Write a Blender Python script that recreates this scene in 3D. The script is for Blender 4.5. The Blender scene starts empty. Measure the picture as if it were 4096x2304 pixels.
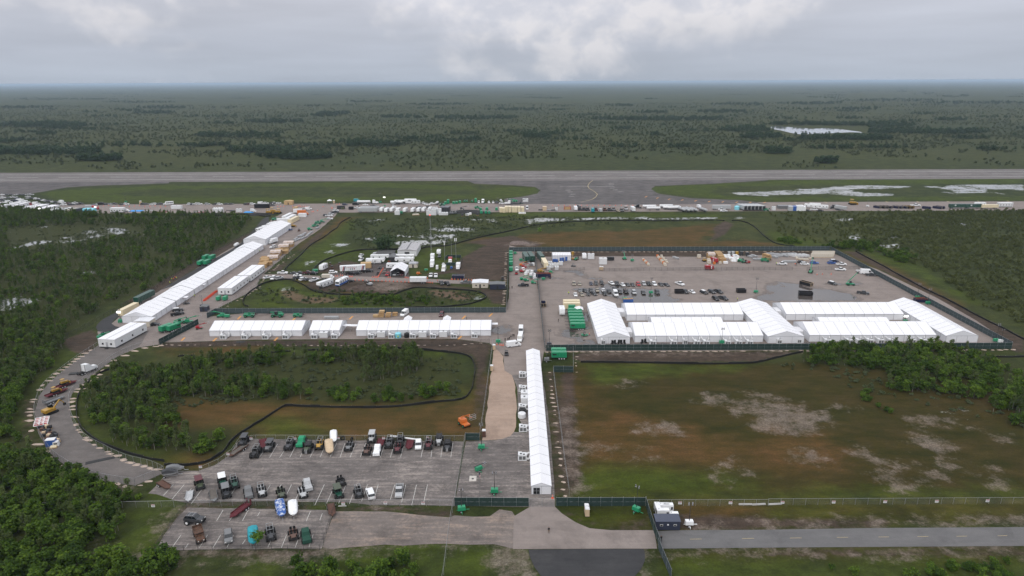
import bpy, math, random, zlib
import numpy as np
from mathutils import Vector, Matrix
# camera
scene=bpy.context.scene
F_PX, CAM_H, PITCH, YAW, ROLL=2730.0, 106.0, 16.83, 0.4, -0.26
IW, IH=4096.0, 2304.0
_p, _y, _r=(math.radians(v) for v in (PITCH,YAW,ROLL))
_fw=np.array([-math.sin(_y)*math.cos(_p),math.cos(_y)*math.cos(_p),-math.sin(_p)])
_rt=np.array([math.cos(_y),math.sin(_y),0.0])
_up=np.cross(_rt,_fw)
_rt2=_rt*math.cos(_r)+_up*math.sin(_r)
_up2=-_rt*math.sin(_r)+_up*math.cos(_r)
cd=bpy.data.cameras.new('camera')
cam=bpy.data.objects.new('camera',cd)
scene.collection.objects.link(cam)
cd.sensor_width=36.0
cd.lens=36.0*F_PX/IW
cd.clip_start, cd.clip_end=1.0, 200000.0
cam.matrix_world=Matrix(((_rt2[0],_up2[0],-_fw[0],0),(_rt2[1],_up2[1],-_fw[1],0),(_rt2[2],_up2[2],-_fw[2],CAM_H),(0,0,0,1)))
scene.camera=cam
# world: overcast sky with cumulus
SUN_EL, SUN_AZ=42.0, 205.0
world=bpy.data.worlds.new('World')
scene.world=world
world.use_nodes=True
wn, wl=world.node_tree.nodes, world.node_tree.links
wn.clear()
def N(nodes,t,**kw):
 n=nodes.new(t)
 for k, v in kw.items():
  if k=='ins':
   for i, val in v.items():
    n.inputs[i].default_value=val
  else:
   setattr(n,k,v)
 return n
def ramp(nodes,stops,interp='LINEAR'):
 n=nodes.new('ShaderNodeValToRGB')
 cr=n.color_ramp
 cr.interpolation=interp
 while len(cr.elements)<len(stops):
  cr.elements.new(0.5)
 for e,(p,c) in zip(cr.elements,stops):
  e.position=p
  e.color=(c,c,c,1) if isinstance(c,(int,float)) else (*c,1)
 return n
def mixc(nodes,links,fac,a,b,blend='MIX'):
 n=nodes.new('ShaderNodeMix')
 n.data_type='RGBA'
 n.blend_type=blend
 for i, v in ((0,fac),(6,a),(7,b)):
  if hasattr(v,'is_linked'):
   links.new(v,n.inputs[i])
  elif i==0:
   n.inputs[0].default_value=v
  else:
   n.inputs[i].default_value=(v,v,v,1) if isinstance(v,(int,float)) else (*v,1)
 return n.outputs[2]
def mth(nodes,links,op,a,b=None,c=None,clamp=False):
 n=nodes.new('ShaderNodeMath')
 n.operation=op
 n.use_clamp=clamp
 for i, v in enumerate((a,b,c)):
  if v is None:
   continue
  if hasattr(v,'is_linked'):
   links.new(v,n.inputs[i])
  else:
   n.inputs[i].default_value=v
 return n.outputs[0]
tc=N(wn,'ShaderNodeTexCoord')
nishita=N(wn,'ShaderNodeTexSky',sky_type='NISHITA',sun_disc=False,sun_elevation=math.radians(SUN_EL),sun_rotation=math.radians(SUN_AZ),air_density=1.0,dust_density=3.0,ozone_density=1.0)
sep=N(wn,'ShaderNodeSeparateXYZ')
wl.new(tc.outputs['Generated'],sep.inputs[0])
elev=mth(wn,wl,'MAXIMUM',sep.outputs[2],0.0)
def wmap(scale,loc=(0,0,0)):
 m=N(wn,'ShaderNodeMapping')
 m.inputs['Scale'].default_value=scale
 m.inputs['Location'].default_value=loc
 wl.new(tc.outputs['Generated'],m.inputs[0])
 return m.outputs[0]
def wnoise(vec,scale,detail=8.0,rough=0.55,dist=0.0):
 n=N(wn,'ShaderNodeTexNoise',ins={'Scale':scale,'Detail':detail,'Roughness':rough,'Distortion':dist})
 wl.new(vec,n.inputs['Vector'])
 return n.outputs['Fac']
 # base veil: darker blue-grey at the horizon, brighter overhead (overcast sky)
veil=ramp(wn,[(0.0,(3.55,3.98,4.7)),(0.012,(3.75,4.15,4.85)),(0.045,(3.85,4.15,4.85)),(0.11,(4.6,4.7,5.3)),(0.35,(6.9,7.1,7.7)),(1.0,(10.6,10.8,11.4))])
wl.new(elev,veil.inputs[0])
# long flat streaks of stratus
streak=wnoise(wmap((1.0,1.0,9.0),(3.1,0.4,0.0)),3.2,6.0,0.5)
streak_r=ramp(wn,[(0.35,0.93),(0.72,1.10)])
wl.new(streak,streak_r.inputs[0])
base=mixc(wn,wl,1.0,veil.outputs[0],streak_r.outputs[0],'MULTIPLY')
# towering cumulus: broad masses broken into billows
mass=wnoise(wmap((1.0,1.0,1.6),(0.62,0.30,0.0)),2.3,2.0,0.4)
billow=wnoise(wmap((1.0,1.0,1.35),(5.0,1.0,0.2)),15.0,9.0,0.5,0.25)
shade=wnoise(wmap((1.0,1.0,1.35),(5.0,1.0,0.262)),15.0,9.0,0.5,0.25)
lift=ramp(wn,[(0.035,-0.0),(0.085,1.0)])
wl.new(elev,lift.inputs[0])
cum=mth(wn,wl,'MULTIPLY_ADD',mth(wn,wl,'SUBTRACT',billow,0.5),0.42,mass)
cum=mth(wn,wl,'MULTIPLY_ADD',mth(wn,wl,'SUBTRACT',lift.outputs[0],1.0),0.14,cum)
cum_r=ramp(wn,[(0.43,0.0),(0.66,1.0)],'EASE')
wl.new(cum,cum_r.inputs[0])
lit=mth(wn,wl,'SUBTRACT',billow,shade)
lit_r=ramp(wn,[(0.40,(4.45,4.6,5.2)),(0.5,(5.6,5.55,5.9)),(0.6,(6.9,6.6,6.6))])
wl.new(mth(wn,wl,'ADD',lit,0.5),lit_r.inputs[0])
cloudc=mixc(wn,wl,0.45,lit_r.outputs[0],mixc(wn,wl,1.0,base,(1.32,1.28,1.24),'MULTIPLY'))
sky=mixc(wn,wl,mth(wn,wl,'MULTIPLY',cum_r.outputs[0],0.95),base,cloudc)
sky=mixc(wn,wl,0.93,nishita.outputs[0],sky)
bg=N(wn,'ShaderNodeBackground')
bg.inputs['Strength'].default_value=0.128
wl.new(sky,bg.inputs['Color'])
wo=N(wn,'ShaderNodeOutputWorld')
wl.new(bg.outputs[0],wo.inputs[0])
sd=bpy.data.lights.new('sun','SUN')
sd.energy, sd.angle, sd.color=1.1, math.radians(25.0),(1.0,0.96,0.9)
sun=bpy.data.objects.new('sun',sd)
scene.collection.objects.link(sun)
_az, _el=math.radians(SUN_AZ), math.radians(SUN_EL)
sun.rotation_euler=Vector((math.sin(_az)*math.cos(_el),math.cos(_az)*math.cos(_el),math.sin(_el))).to_track_quat('Z','Y').to_euler()
scene.view_settings.view_transform='Standard'
scene.view_settings.look='None'
scene.view_settings.exposure=0.0
scene.view_settings.gamma=1.0
scene.view_settings.use_curve_mapping=False
scene.render.engine='CYCLES'
cy=scene.cycles
cy.max_bounces, cy.diffuse_bounces, cy.glossy_bounces, cy.transmission_bounces=5, 2, 2, 3
cy.transparent_max_bounces=10
cy.volume_bounces=0
cy.use_denoising=True
cy.use_adaptive_sampling=True
cy.adaptive_threshold=0.02
# pixels to ground
def G(px,py,z=0.0):
 """ground point (x, y) seen at photo pixel (px, py) on the horizontal plane at height z"""
 d=_rt2*(px-IW/2)/F_PX-_up2*(py-IH/2)/F_PX+_fw
 t=(z-CAM_H)/d[2]
 return (float(t*d[0]),float(t*d[1]))
def proj(x,y,z):
 v=np.array([x,y,z-CAM_H])
 a, b, c=v@_rt2, v@_up2, v@_fw
 return IW/2+F_PX*a/c, IH/2-F_PX*b/c, c
REG={'px':(0,0,1.0)}
for i in range(4):
 REG['a%d'%i]=(1024*i,640,2576/1024)
 REG['b%d'%i]=(1024*i,1152,2576/1024)
 REG['d%d'%i]=(1024*i,1728,2576/1024)
for i in range(8):
 REG['q%d'%i]=(512*i,740,2576/512)
for k, x, y, w, ow in (('e0',1024,960,512,2576),('e1',1400,930,512,2576),('e2',1990,980,350,2574),('e3',2300,980,512,2576),('e4',2780,980,400,2576),('e5',3050,980,512,2576),('e6',2180,1190,512,2576),('e7',120,1450,512,2576),('f0',100,1600,300,1976),('f1',900,1730,320,2576),('f2',1200,1730,320,2576),('f3',1500,1730,340,1456),('f4',700,1880,400,1456),('f5',1080,1900,560,1456),('f6',680,2000,400,1456),('f7',1830,1700,400,1456)):
 REG[k]=(x,y,ow/w)
def PX(reg,x,y):
 r=REG[reg]
 return r[0]+x/r[2], r[1]+y/r[2]
def pts(s,z=0.0):
 """'a0 12,34 56,78 b1 90,12' -> ground points"""
 out, reg=[], 'px'
 for tok in s.split():
  if ',' in tok:
   x, y=tok.split(',')
   out.append(G(*PX(reg,float(x),float(y)),z))
  else:
   reg=tok
 return out
 # mesh building
class MB:
 def __init__(s):
  s.v, s.f, s.m=[],[],[]
 def add(s,vs,fs,mi=0):
  o=len(s.v)
  s.v.extend([tuple(map(float,q)) for q in vs])
  for f in fs:
   s.f.append(tuple(o+i for i in f))
   s.m.append(mi)
  return s
 def box(s,x0,x1,y0,y1,z0,z1,mi=0,tx=0.0,ty=0.0,dx=0.0):
  """box; the top is drawn in by tx / ty on each side and shifted by dx"""
  return s.add([(x0,y0,z0),(x1,y0,z0),(x1,y1,z0),(x0,y1,z0),(x0+tx+dx,y0+ty,z1),(x1-tx+dx,y0+ty,z1),(x1-tx+dx,y1-ty,z1),(x0+tx+dx,y1-ty,z1)],[(3,2,1,0),(4,5,6,7),(0,1,5,4),(1,2,6,5),(2,3,7,6),(3,0,4,7)],mi)
 def prism(s,prof,y0,y1,mi=0,inset=0.0,zin=None):
  """side profile [(x, z)...] (counter-clockwise seen from -y) extruded in y; points above zin move in by inset"""
  n=len(prof)
  def yy(z,y,sg):
   return y+sg*inset if zin is not None and z>zin else y
  vs=[(x,yy(z,y0,1),z) for x,z in prof]+[(x,yy(z,y1,-1),z) for x,z in prof]
  fs=[tuple(range(n)),tuple(range(2*n-1,n-1,-1))]
  fs+=[((i+1)%n,i,i+n,(i+1)%n+n) for i in range(n)]
  return s.add(vs,fs,mi)
 def cyl(s,p0,p1,r0,r1=None,n=10,mi=0,caps=True):
  r1=r0 if r1 is None else r1
  a, b=Vector(p0), Vector(p1)
  d=(b-a).normalized()
  u=d.orthogonal().normalized()
  w=d.cross(u)
  vs=[]
  for c, r in ((a,r0),(b,r1)):
   for i in range(n):
    t=2*math.pi*i/n
    vs.append(c+(u*math.cos(t)+w*math.sin(t))*r)
  fs=[(i,(i+1)%n,(i+1)%n+n,i+n) for i in range(n)]
  if caps:
   fs+=[tuple(range(n-1,-1,-1)),tuple(range(n,2*n))]
  return s.add(vs,fs,mi)
 def tube(s,path,r,n=6,mi=0):
  for a, b in zip(path[:-1],path[1:]):
   s.cyl(a,b,r,n=n,mi=mi)
  return s
 def blob(s,c,r,mi=0,nu=8,nv=5,jit=0.0,rng=random):
  vs, fs=[],[]
  for j in range(nv+1):
   ph=math.pi*j/nv-math.pi/2
   for i in range(nu):
    t=2*math.pi*i/nu
    k=1+rng.uniform(-jit,jit)
    vs.append((c[0]+r[0]*k*math.cos(ph)*math.cos(t),c[1]+r[1]*k*math.cos(ph)*math.sin(t),c[2]+r[2]*k*math.sin(ph)))
  for j in range(nv):
   for i in range(nu):
    fs.append((j*nu+i,j*nu+(i+1)%nu,(j+1)*nu+(i+1)%nu,(j+1)*nu+i))
  return s.add(vs,fs,mi)
 def quad(s,a,b,c,d,mi=0):
  return s.add([a,b,c,d],[(0,1,2,3)],mi)
 def M(s,mats,smooth=False):
  nm='part'
  return s.mesh(nm,mats,smooth)
 def mesh(s,name,mats,smooth=False):
  me=bpy.data.meshes.new(name)
  me.from_pydata(s.v,[],s.f)
  for m in (mats if isinstance(mats,(list,tuple)) else [mats]):
   me.materials.append(m)
  if max(s.m,default=0)>0:
   me.polygons.foreach_set('material_index',s.m)
  if smooth:
   me.polygons.foreach_set('use_smooth',[True]*len(s.f))
  me.update()
  return me
COL=scene.collection
def ob(name,data,parent=None,loc=None,rot=None,scale=None):
 o=bpy.data.objects.new(name,data)
 COL.objects.link(o)
 if parent is not None:
  o.parent=parent
 if loc is not None:
  o.location=loc if len(loc)==3 else (loc[0],loc[1],0.0)
 if rot is not None:
  o.rotation_euler=(0,0,rot) if isinstance(rot,(int,float)) else rot
 if scale is not None:
  o.scale=(scale,)*3 if isinstance(scale,(int,float)) else scale
 return o
def tag(o,label,cat,group=None,kind=None):
 if label:
  o['label']=label
 if cat:
  o['category']=cat
 if group:
  o['group']=group
 if kind:
  o['kind']=kind
 return o
 # a "kit" is a list of (part_name, mesh, [sub kit], local matrix or None); place() makes the thing
def place(name,kit,label,cat,loc,rot=0.0,group=None,scale=None):
 root=ob(name,None,None,loc,rot,scale)
 root.empty_display_size=0.3
 tag(root,label,cat,group)
 for it in kit:
  pn, me=it[0], it[1]
  c=ob(pn,me,root)
  if len(it)>3 and it[3] is not None:
   c.location=it[3]
  for sub in (it[2] if len(it)>2 and it[2] else []):
   d=ob(sub[0],sub[1],c)
   if len(sub)>3 and sub[3] is not None:
    d.location=sub[3]
 return root
 # materials
MATS={}
def mat(key,col=None,rough=0.6,metal=0.0,var=0.10,scale=0.6,spec=0.4,wear=None,alpha=None,emit=None,bump=0.0):
 if key in MATS:
  return MATS[key]
 m=bpy.data.materials.new(key)
 m.use_nodes=True
 n, l=m.node_tree.nodes, m.node_tree.links
 b=n['Principled BSDF']
 b.inputs['Roughness'].default_value=rough
 b.inputs['Metallic'].default_value=metal
 b.inputs['Specular IOR Level'].default_value=spec
 t=N(n,'ShaderNodeTexCoord')
 no=N(n,'ShaderNodeTexNoise',ins={'Scale':scale,'Detail':6.0,'Roughness':0.65})
 l.new(t.outputs['Object'],no.inputs['Vector'])
 r=ramp(n,[(0.3,tuple(c*(1-var) for c in col)),(0.7,tuple(min(1.0,c*(1+var)) for c in col))])
 l.new(no.outputs['Fac'],r.inputs[0])
 out=r.outputs[0]
 if wear:
  wno=N(n,'ShaderNodeTexNoise',ins={'Scale':wear[2],'Detail':9.0,'Roughness':0.7})
  l.new(t.outputs['Object'],wno.inputs['Vector'])
  wr=ramp(n,[(wear[1],0.0),(wear[1]+0.12,1.0)])
  l.new(wno.outputs['Fac'],wr.inputs[0])
  out=mixc(n,l,wr.outputs[0],out,wear[0])
 l.new(out,b.inputs['Base Color'])
 if alpha is not None:
  b.inputs['Alpha'].default_value=alpha
 if emit:
  b.inputs['Emission Color'].default_value=(*emit[:3],1)
  b.inputs['Emission Strength'].default_value=emit[3]
 if bump:
  bn=N(n,'ShaderNodeBump',ins={'Strength':bump,'Distance':0.1})
  l.new(no.outputs['Fac'],bn.inputs['Height'])
  l.new(bn.outputs[0],b.inputs['Normal'])
 MATS[key]=m
 return m
def paint(key,col,**kw):
 return mat('paint_'+key,col,rough=kw.pop('rough',0.32),var=0.06,spec=0.5,**kw)
RUST=(0.10,0.045,0.025)
C=dict(white=(0.78,0.79,0.80),black=(0.012,0.012,0.014),charcoal=(0.045,0.047,0.052),grey=(0.16,0.165,0.17),silver=(0.42,0.43,0.44),red=(0.32,0.012,0.02),maroon=(0.09,0.012,0.018),blue=(0.03,0.10,0.34),navy=(0.012,0.016,0.05),green=(0.02,0.25,0.12),darkgreen=(0.012,0.06,0.04),tan=(0.55,0.42,0.28),beige=(0.55,0.50,0.42),yellow=(0.40,0.23,0.03),orange=(0.56,0.15,0.03),olive=(0.06,0.075,0.045),teal=(0.02,0.28,0.34),brown=(0.10,0.05,0.035),gold=(0.30,0.26,0.20),cream=(0.72,0.62,0.42))
GLASS=mat('dark_glass',(0.012,0.015,0.018),rough=0.08,var=0.05,spec=0.8)
RUBBER=mat('rubber',(0.016,0.016,0.016),rough=0.85,var=0.2)
STEEL=mat('galvanised_steel',(0.36,0.37,0.38),rough=0.45,metal=0.6,var=0.12)
DARKSTEEL=mat('dark_steel',(0.035,0.035,0.037),rough=0.6,metal=0.2,var=0.2)
CHROME=mat('bright_steel',(0.6,0.6,0.62),rough=0.25,metal=0.9,var=0.05)
def P(c):
 return paint(c,C[c])
 # ground
def sdf(P0,poly):
 """signed distance (positive inside) of points P0 (n,2) to a polygon"""
 q=np.array(poly)
 lo, hi=q.min(0)-45, q.max(0)+45
 out=np.full(len(P0),-45.0)
 sel=np.where((P0>lo).all(1)&(P0<hi).all(1))[0]
 if len(sel)==0:
  return out
 p=P0[sel]
 d=np.full(len(p),1e9)
 s=np.zeros(len(p),bool)
 n=len(q)
 for i in range(n):
  a, b=q[i], q[(i+1)%n]
  e=b-a
  w=p-a
  t=np.clip((w@e)/max(e@e,1e-9),0,1)
  d=np.minimum(d,np.hypot(*(w-t[:,None]*e).T))
  c=(a[1]>p[:,1])!=(b[1]>p[:,1])
  if e[1]!=0:
   s^=c&(p[:,0]<a[0]+(p[:,1]-a[1])*e[0]/e[1])
 out[sel]=np.where(s,d,-d)
 return out
def sdf_line(P0,line,w):
 q=np.array(line)
 out=np.full(len(P0),-45.0)
 lo, hi=q.min(0)-45-w, q.max(0)+45+w
 sel=np.where((P0>lo).all(1)&(P0<hi).all(1))[0]
 p=P0[sel]
 d=np.full(len(p),1e9)
 for a, b in zip(q[:-1],q[1:]):
  e=b-a
  v=p-a
  t=np.clip((v@e)/max(e@e,1e-9),0,1)
  d=np.minimum(d,np.hypot(*(v-t[:,None]*e).T))
 out[sel]=w-d
 return out
LUSH=['a1 0,240 1200,228 2200,262 2250,300 1900,305 1000,268 0,268','a0 420,330 700,300 1500,262 2576,245 a1 0,262 a0 2576,275 1500,300 1100,345 1700,372 2576,378 a1 0,375 1300,372 2000,352 2576,335 a2 0,335 280,305 250,290 0,268 a1 2200,265 a2 0,265 a1 2576,262 a2 0,300 a1 2300,350 a2 200,335 0,382 a1 1800,402 0,428 a0 1500,432 600,415','a2 0,270 230,278 290,310 200,350 0,378 a1 2300,380 2250,300','a2 1430,270 2000,240 2576,222 a3 0,205 2576,185 2576,235 0,255 a2 2576,262 2100,265 2000,320 2150,360 2576,375 a3 0,370 2576,368 2576,405 0,412 a2 2000,385 1450,330 1400,295','a2 0,525 600,530 2100,540 2130,580 1500,575 0,570 a1 2300,560','a1 960,590 1000,640 870,800 900,900 1150,903 700,1010 560,1112 300,1112 480,950 640,830 830,690','a1 640,1070 800,985 1160,915 1680,905 1740,960 1660,1090 1620,1170 1540,1120 1540,1040 1200,960 1060,960 980,1010','a1 1760,900 2070,960 2080,1010 1900,1110 1700,1160 1560,1110 1680,980','e0 0,1010 300,850 620,800 860,900 1080,1020 1700,1110 2576,1120 2576,1250 1800,1230 1400,1300 700,1200 500,1240 900,1330 2576,1330 2576,1370 0,1365','b1 0,190 700,180 1500,200 2100,180 2280,140 2250,70 2330,90 2300,170 1900,196 0,205','d2 560,420 900,330 1400,360 2200,400 2576,470 2576,660 1350,640 600,630','d3 0,540 900,560 1300,600 2576,600 2576,660 0,690','d3 0,760 2576,760 2576,840 1000,850 0,860','d3 60,1300 800,1260 1800,1290 2576,1260 2576,1449 0,1449','d2 1560,1290 2576,1270 2576,1449 1600,1449','d0 1290,790 1700,800 1780,840 1600,1080 1400,1200 1180,1190 1050,1190 1290,950','d0 1560,640 1780,690 1880,730 1500,745 1420,700','d1 0,1250 700,1240 1200,1190 1880,1160 1880,1449 0,1449','d1 2000,1160 2330,1160 2340,1300 2300,1449 1950,1449','d1 0,745 780,745 700,800 100,765','d1 1310,760 1900,765 1800,815 1330,800','d2 490,760 1330,760 1330,880 900,940 650,900','b2 720,775 1500,770 2500,775 2300,830 1700,850 1300,900 840,960','b0 640,600 740,610 750,700 600,850 450,980 330,1100 200,1300 150,1449 60,1449 250,1150 480,880','b1 0,1330 300,1290 700,1400 d1 700,30 100,35','b1 1700,640 1900,650 1820,700 1500,660 1000,650 0,680 0,640 700,630 1500,610','d0 880,0 1000,80 1250,180 1650,290 1760,320 1400,120 1100,40','b1 2000,1060 2140,1030 2160,1080 1980,1125','b0 800,1050 900,1200 860,1400 960,1449 850,1449 770,1250','a3 0,700 500,820 640,865 250,868 0,800','a3 1000,900 1400,1000 1560,1080 1900,1300 2200,1449 2050,1449 1500,1150 1000,980']
RED=['a2 0,790 300,730 900,720 1500,700 2060,650 2000,760 1800,830 2300,800 2576,840 a3 60,862 a2 2576,872 0,872 a1 2540,872 2480,860 2100,830 2300,780','b0 1640,1290 1850,1150 2300,1140 b1 0,1155 1150,1198 1900,1150 2100,1130 2190,1000 2330,900 2250,1449 d1 2090,35 900,30 0,35 d0 2420,30 b1 60,1340 b0 1900,1400','b2 530,880 700,950 840,1150 800,1300 1200,1290 1500,1300 1900,1449 d2 1900,60 2500,60 2300,330 1600,330 700,330 640,0 b2 600,1449','d2 2500,0 d3 500,20 700,200 500,400 d2 2400,330','d2 1400,740 2576,750 d3 0,740 2576,730 2576,770 0,770 d2 2000,770 1450,790','b0 1650,580 2576,580 2576,640 2200,650 1650,640','a3 800,930 1000,960 1450,1200 1900,1449 1750,1449 1200,1130','e0 830,800 1100,980 1700,1090 2576,1100 2576,1040 1300,1000 1000,900','d0 1640,300 2200,260 2100,330 1700,345','d3 0,600 500,600 300,650','a1 560,850 700,790 760,740 900,610 980,580 860,580 660,740 440,900']
DIRT=['a2 0,918 2576,915 a3 640,915 700,960 0,950 a2 2576,955 2000,975 1000,970 100,985','a3 760,915 900,930 1500,1230 1900,1449 b3 1550,0 2000,220 2576,500 2576,660 2440,640 2440,560 2000,330 a3 1800,1449 1300,1180','b2 640,660 900,640 2576,640 2576,735 1500,750 690,745 600,700','b3 0,640 340,640 0,720','b0 1600,590 1700,545 2576,530 b1 0,530 1000,520 2000,510 2350,560 2370,600 2330,700 2300,900 2340,1000 2250,1449 2200,1449 2220,1100 2220,800 2180,680 2000,640 1500,600 0,580 b0 1650,600','a1 2080,980 2300,860 2540,850 2540,1210 2300,1215 2070,1200 2000,1130 1740,1170 1700,1145 1950,1110','a1 2100,830 2576,760 a2 300,850 260,875 a1 2540,872','a1 700,1080 900,1010 1060,1040 800,1130 580,1140','a1 560,1220 820,1200 1560,1230 2000,1270 2500,1310 2530,1449 2380,1449 2330,1370 2240,1310 2000,1290 1650,1270 1480,1300 1390,1345 600,1320 500,1250','b0 650,520 900,420 980,470 970,560 900,700 740,640 660,590','a0 1500,1400 1900,1130 2300,900 2576,740 2576,700 2200,890 1800,1120 1240,1449','f0 0,0 330,0 260,300 190,600 190,900 350,1200 600,1449 350,1449 100,1100 0,900','d0 290,0 360,60 450,200 700,400 900,460 1100,560 1350,590 1200,620 850,520 620,420 450,300 330,130','d1 2050,400 2280,415 2290,640 2040,640','b2 320,840 400,840 d2 560,640 430,640 b2 390,1449 d2 380,0 350,-300','d2 380,0 490,0 570,640 440,640','b2 500,850 620,850 640,1449 d2 640,0 700,500 560,640 480,0 b2 480,1449','a1 250,1110 460,900 640,780 760,620 840,560 780,600 560,790 330,1010 100,1130','d2 1450,840 2576,860 d3 0,880 1200,890 1200,960 0,970 d2 1700,985 1440,860','d2 500,800 700,900 1000,985 1400,990 1330,900 900,950','d0 1560,1180 2576,1180 d1 650,1180 600,1240 0,1250 d0 1500,1210','d0 1840,750 1900,700 2576,700 d1 0,700 700,705 700,750 0,760 d0 1900,770 1700,1000 1560,1180 1500,1180','d1 820,770 1200,760 1900,770 1980,740 1960,860 820,790','d3 0,1180 2576,1150 2576,1230 0,1240','a2 2020,690 2140,610 2230,650 2150,740 1950,850 2050,740']
SAND=['b2 1080,960 1190,930 1270,950 1190,975','b3 0,1130 120,1090 200,1180 350,1190 420,1240 560,1260 600,1330 480,1449 0,1449 b2 2400,1420 2500,1280 2200,1240 2250,1180 2400,1160','d3 270,200 480,170 600,260 450,310 350,290','d3 1430,60 1500,20 1680,60 1850,150 1860,250 1780,330 1800,430 1700,450 1590,420 1600,350 1730,310 1720,220 1500,120','d3 840,130 960,190 1040,250 1280,280 1300,330 1290,400 1180,430 1100,400 1120,300 880,220','d3 1180,530 1500,500 1700,550 1300,580','d3 2200,390 2350,400 2350,540 2260,540','d3 2200,0 2440,80 2350,110 2220,40','d2 830,120 1000,160 960,200 860,190','d2 1130,210 1430,230 1430,290 1300,280','d2 2140,350 2340,300 2370,400 2230,380','b2 1210,1400 1500,1340 1620,1390 1700,1449 1250,1449','b2 1930,1100 2100,1070 2150,1120 2050,1150 1900,1150','d2 2040,440 2230,440 2200,480 2080,470','b3 1420,1340 1500,1310 1750,1330 1900,1310 1890,1350 1600,1390','b3 650,1190 860,1210 700,1215','b2 2390,1050 2576,1080 2576,1120 2400,1090','a1 1080,1260 1340,1220 1540,1260 1460,1310 1150,1320','d0 1700,770 1900,770 1760,900 1600,1130 1620,1030','d0 1370,1120 1450,1110 1430,1160 1390,1160','d3 0,1190 2576,1160 2576,1190 1200,1205 0,1215','d2 1480,1180 2576,1180 d3 0,1210 d2 2576,1225 1500,1210','d3 0,940 2576,890 2576,930 1000,960 0,970','d2 1700,985 d3 0,930 0,975 d2 1740,995','d0 820,1245 1000,1230 930,1280','d0 1320,1225 2576,1225 d1 0,1225 650,1185 1100,1150 1880,1130 1880,1140 1150,1170 750,1260 300,1295 100,1290 d0 2300,1260 1450,1250','d1 2000,1110 2576,1090 2576,1449 d2 0,1449 0,1180 d1 2340,1160','d1 2340,1160 2576,1150 d2 120,1185 240,1449 d1 2576,1449 2350,1300','d2 1330,1185 1460,1180 1420,1300 1300,1449 1270,1449 1330,1330','b2 640,650 900,640 2500,632 2576,640 1500,655 750,668','b2 490,1200 560,1210 620,1449 d2 600,0 700,200 660,360 720,540 650,620 600,600 560,300 500,0','d2 600,0 680,260 640,400 700,560 650,600 580,380','b3 0,632 400,632 200,645','d1 80,1250 300,1230 650,1190 700,1240 300,1295','d0 650,360 1350,540 1300,580 1000,500 700,400','d1 1190,760 1310,760 1320,815 1190,815','a2 0,850 100,810 300,840 200,865','a1 2470,850 2576,835 2576,850 2480,860']
WATER=['a1 790,848 920,838 930,850 860,865 790,862','a1 1145,608 1250,596 1280,604 1160,614','a1 1400,830 1560,810 1800,815 1900,790 1980,755 2010,760 1900,830 1700,860 1450,880','a1 1640,740 2000,755 1800,790 1650,790','a1 1780,680 1850,700 2000,665 2190,690 2190,715 1830,715','a1 1860,660 1960,655 1950,700 1890,690','a1 2180,600 2260,593 2240,605','a1 2300,595 2380,600 2430,630 2360,625','a1 1090,790 1220,788 1160,800','a1 1480,770 1580,762 1590,775 1500,780','a1 1380,755 1450,755 1440,772 1390,770','a1 690,925 760,920 750,935','a1 490,1030 600,1015 590,1040 500,1050','a2 90,608 240,585 550,585 560,600 400,615 160,640','a2 590,598 800,582 1180,580 1200,595 700,603','a2 1200,582 1360,578 1400,600 1260,598','a2 1480,590 1800,580 2070,578 2060,592 1600,602','a2 2255,590 2310,574 2290,600','a2 2190,330 2576,318 a3 0,315 900,255 1400,262 1450,270 1200,290 870,292 850,310 960,330 1240,340 1260,358 960,365 700,350 600,335 300,345 0,355 a2 2576,362 2300,350','a3 1550,262 1700,262 1740,280 1600,272','a3 1800,258 2000,247 2576,250 2576,312 2450,300 2200,292 2170,330 1900,335 1830,300 1750,290','a3 1780,325 1980,352 1900,345','a3 2290,325 2350,340 2300,335','a0 830,720 980,700 960,740 870,745','a0 1070,680 1260,690 1240,740 1100,730','a0 880,760 1040,735 1010,770 890,795','a0 590,790 720,770 700,800','a0 240,850 340,820 540,815 500,830 300,860 120,900 80,905','a0 410,670 490,668 460,685','a0 1400,730 1500,730 1490,750','a0 610,810 750,815 700,840','a0 700,1165 830,1135 990,1125 830,1150','a0 0,1420 150,1390 360,1400 340,1449 0,1449','b0 0,150 200,100 240,180 100,220 0,230','a0 90,720 140,725 100,735','a3 700,600 880,585 860,600 720,620','a3 1840,620 1960,630 2000,660 1900,650','a3 1150,860 1300,850 1330,880 1210,885','a3 820,770 910,750 880,800','a3 1200,760 1290,770 1250,800','b1 250,20 290,0 300,20 260,25','b1 2190,90 2250,70 2270,100 2200,115','b3 1810,1250 1900,1228 1960,1250 1900,1270','a3 1640,740 1690,735 1670,750']
SCRUB=['b1 850,110 1000,70 1400,60 1700,60 1850,100 1950,150 1500,185 900,160','b0 2576,690 2000,720 1500,760 1050,850 850,1000 780,1200 900,1449 d0 1000,60 1300,200 1700,290 2100,280 2250,150 b1 0,1200 b0 1900,1100 b1 0,1130 400,1150 1100,1170 1900,1100 2100,900 2000,700 1500,650 0,690','b3 400,640 2250,640 2576,800 2576,1449 2400,1400 2100,1230 1500,1080 1100,1000 800,950 100,760','a3 540,850 1100,860 1200,930 1100,990 800,890','d0 0,0 280,0 430,250 700,420 1000,540 1430,560 1400,720 1280,900 1050,1150 800,1250 1700,1260 1900,1449 0,1449','b0 0,200 640,500 660,600 480,850 250,1100 130,1449 0,1449','a0 -300,480 1200,560 1500,545 2200,545 2560,590 2400,740 2000,1020 1500,1300 b0 1050,180 700,430 640,470 300,330 -300,180']
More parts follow.
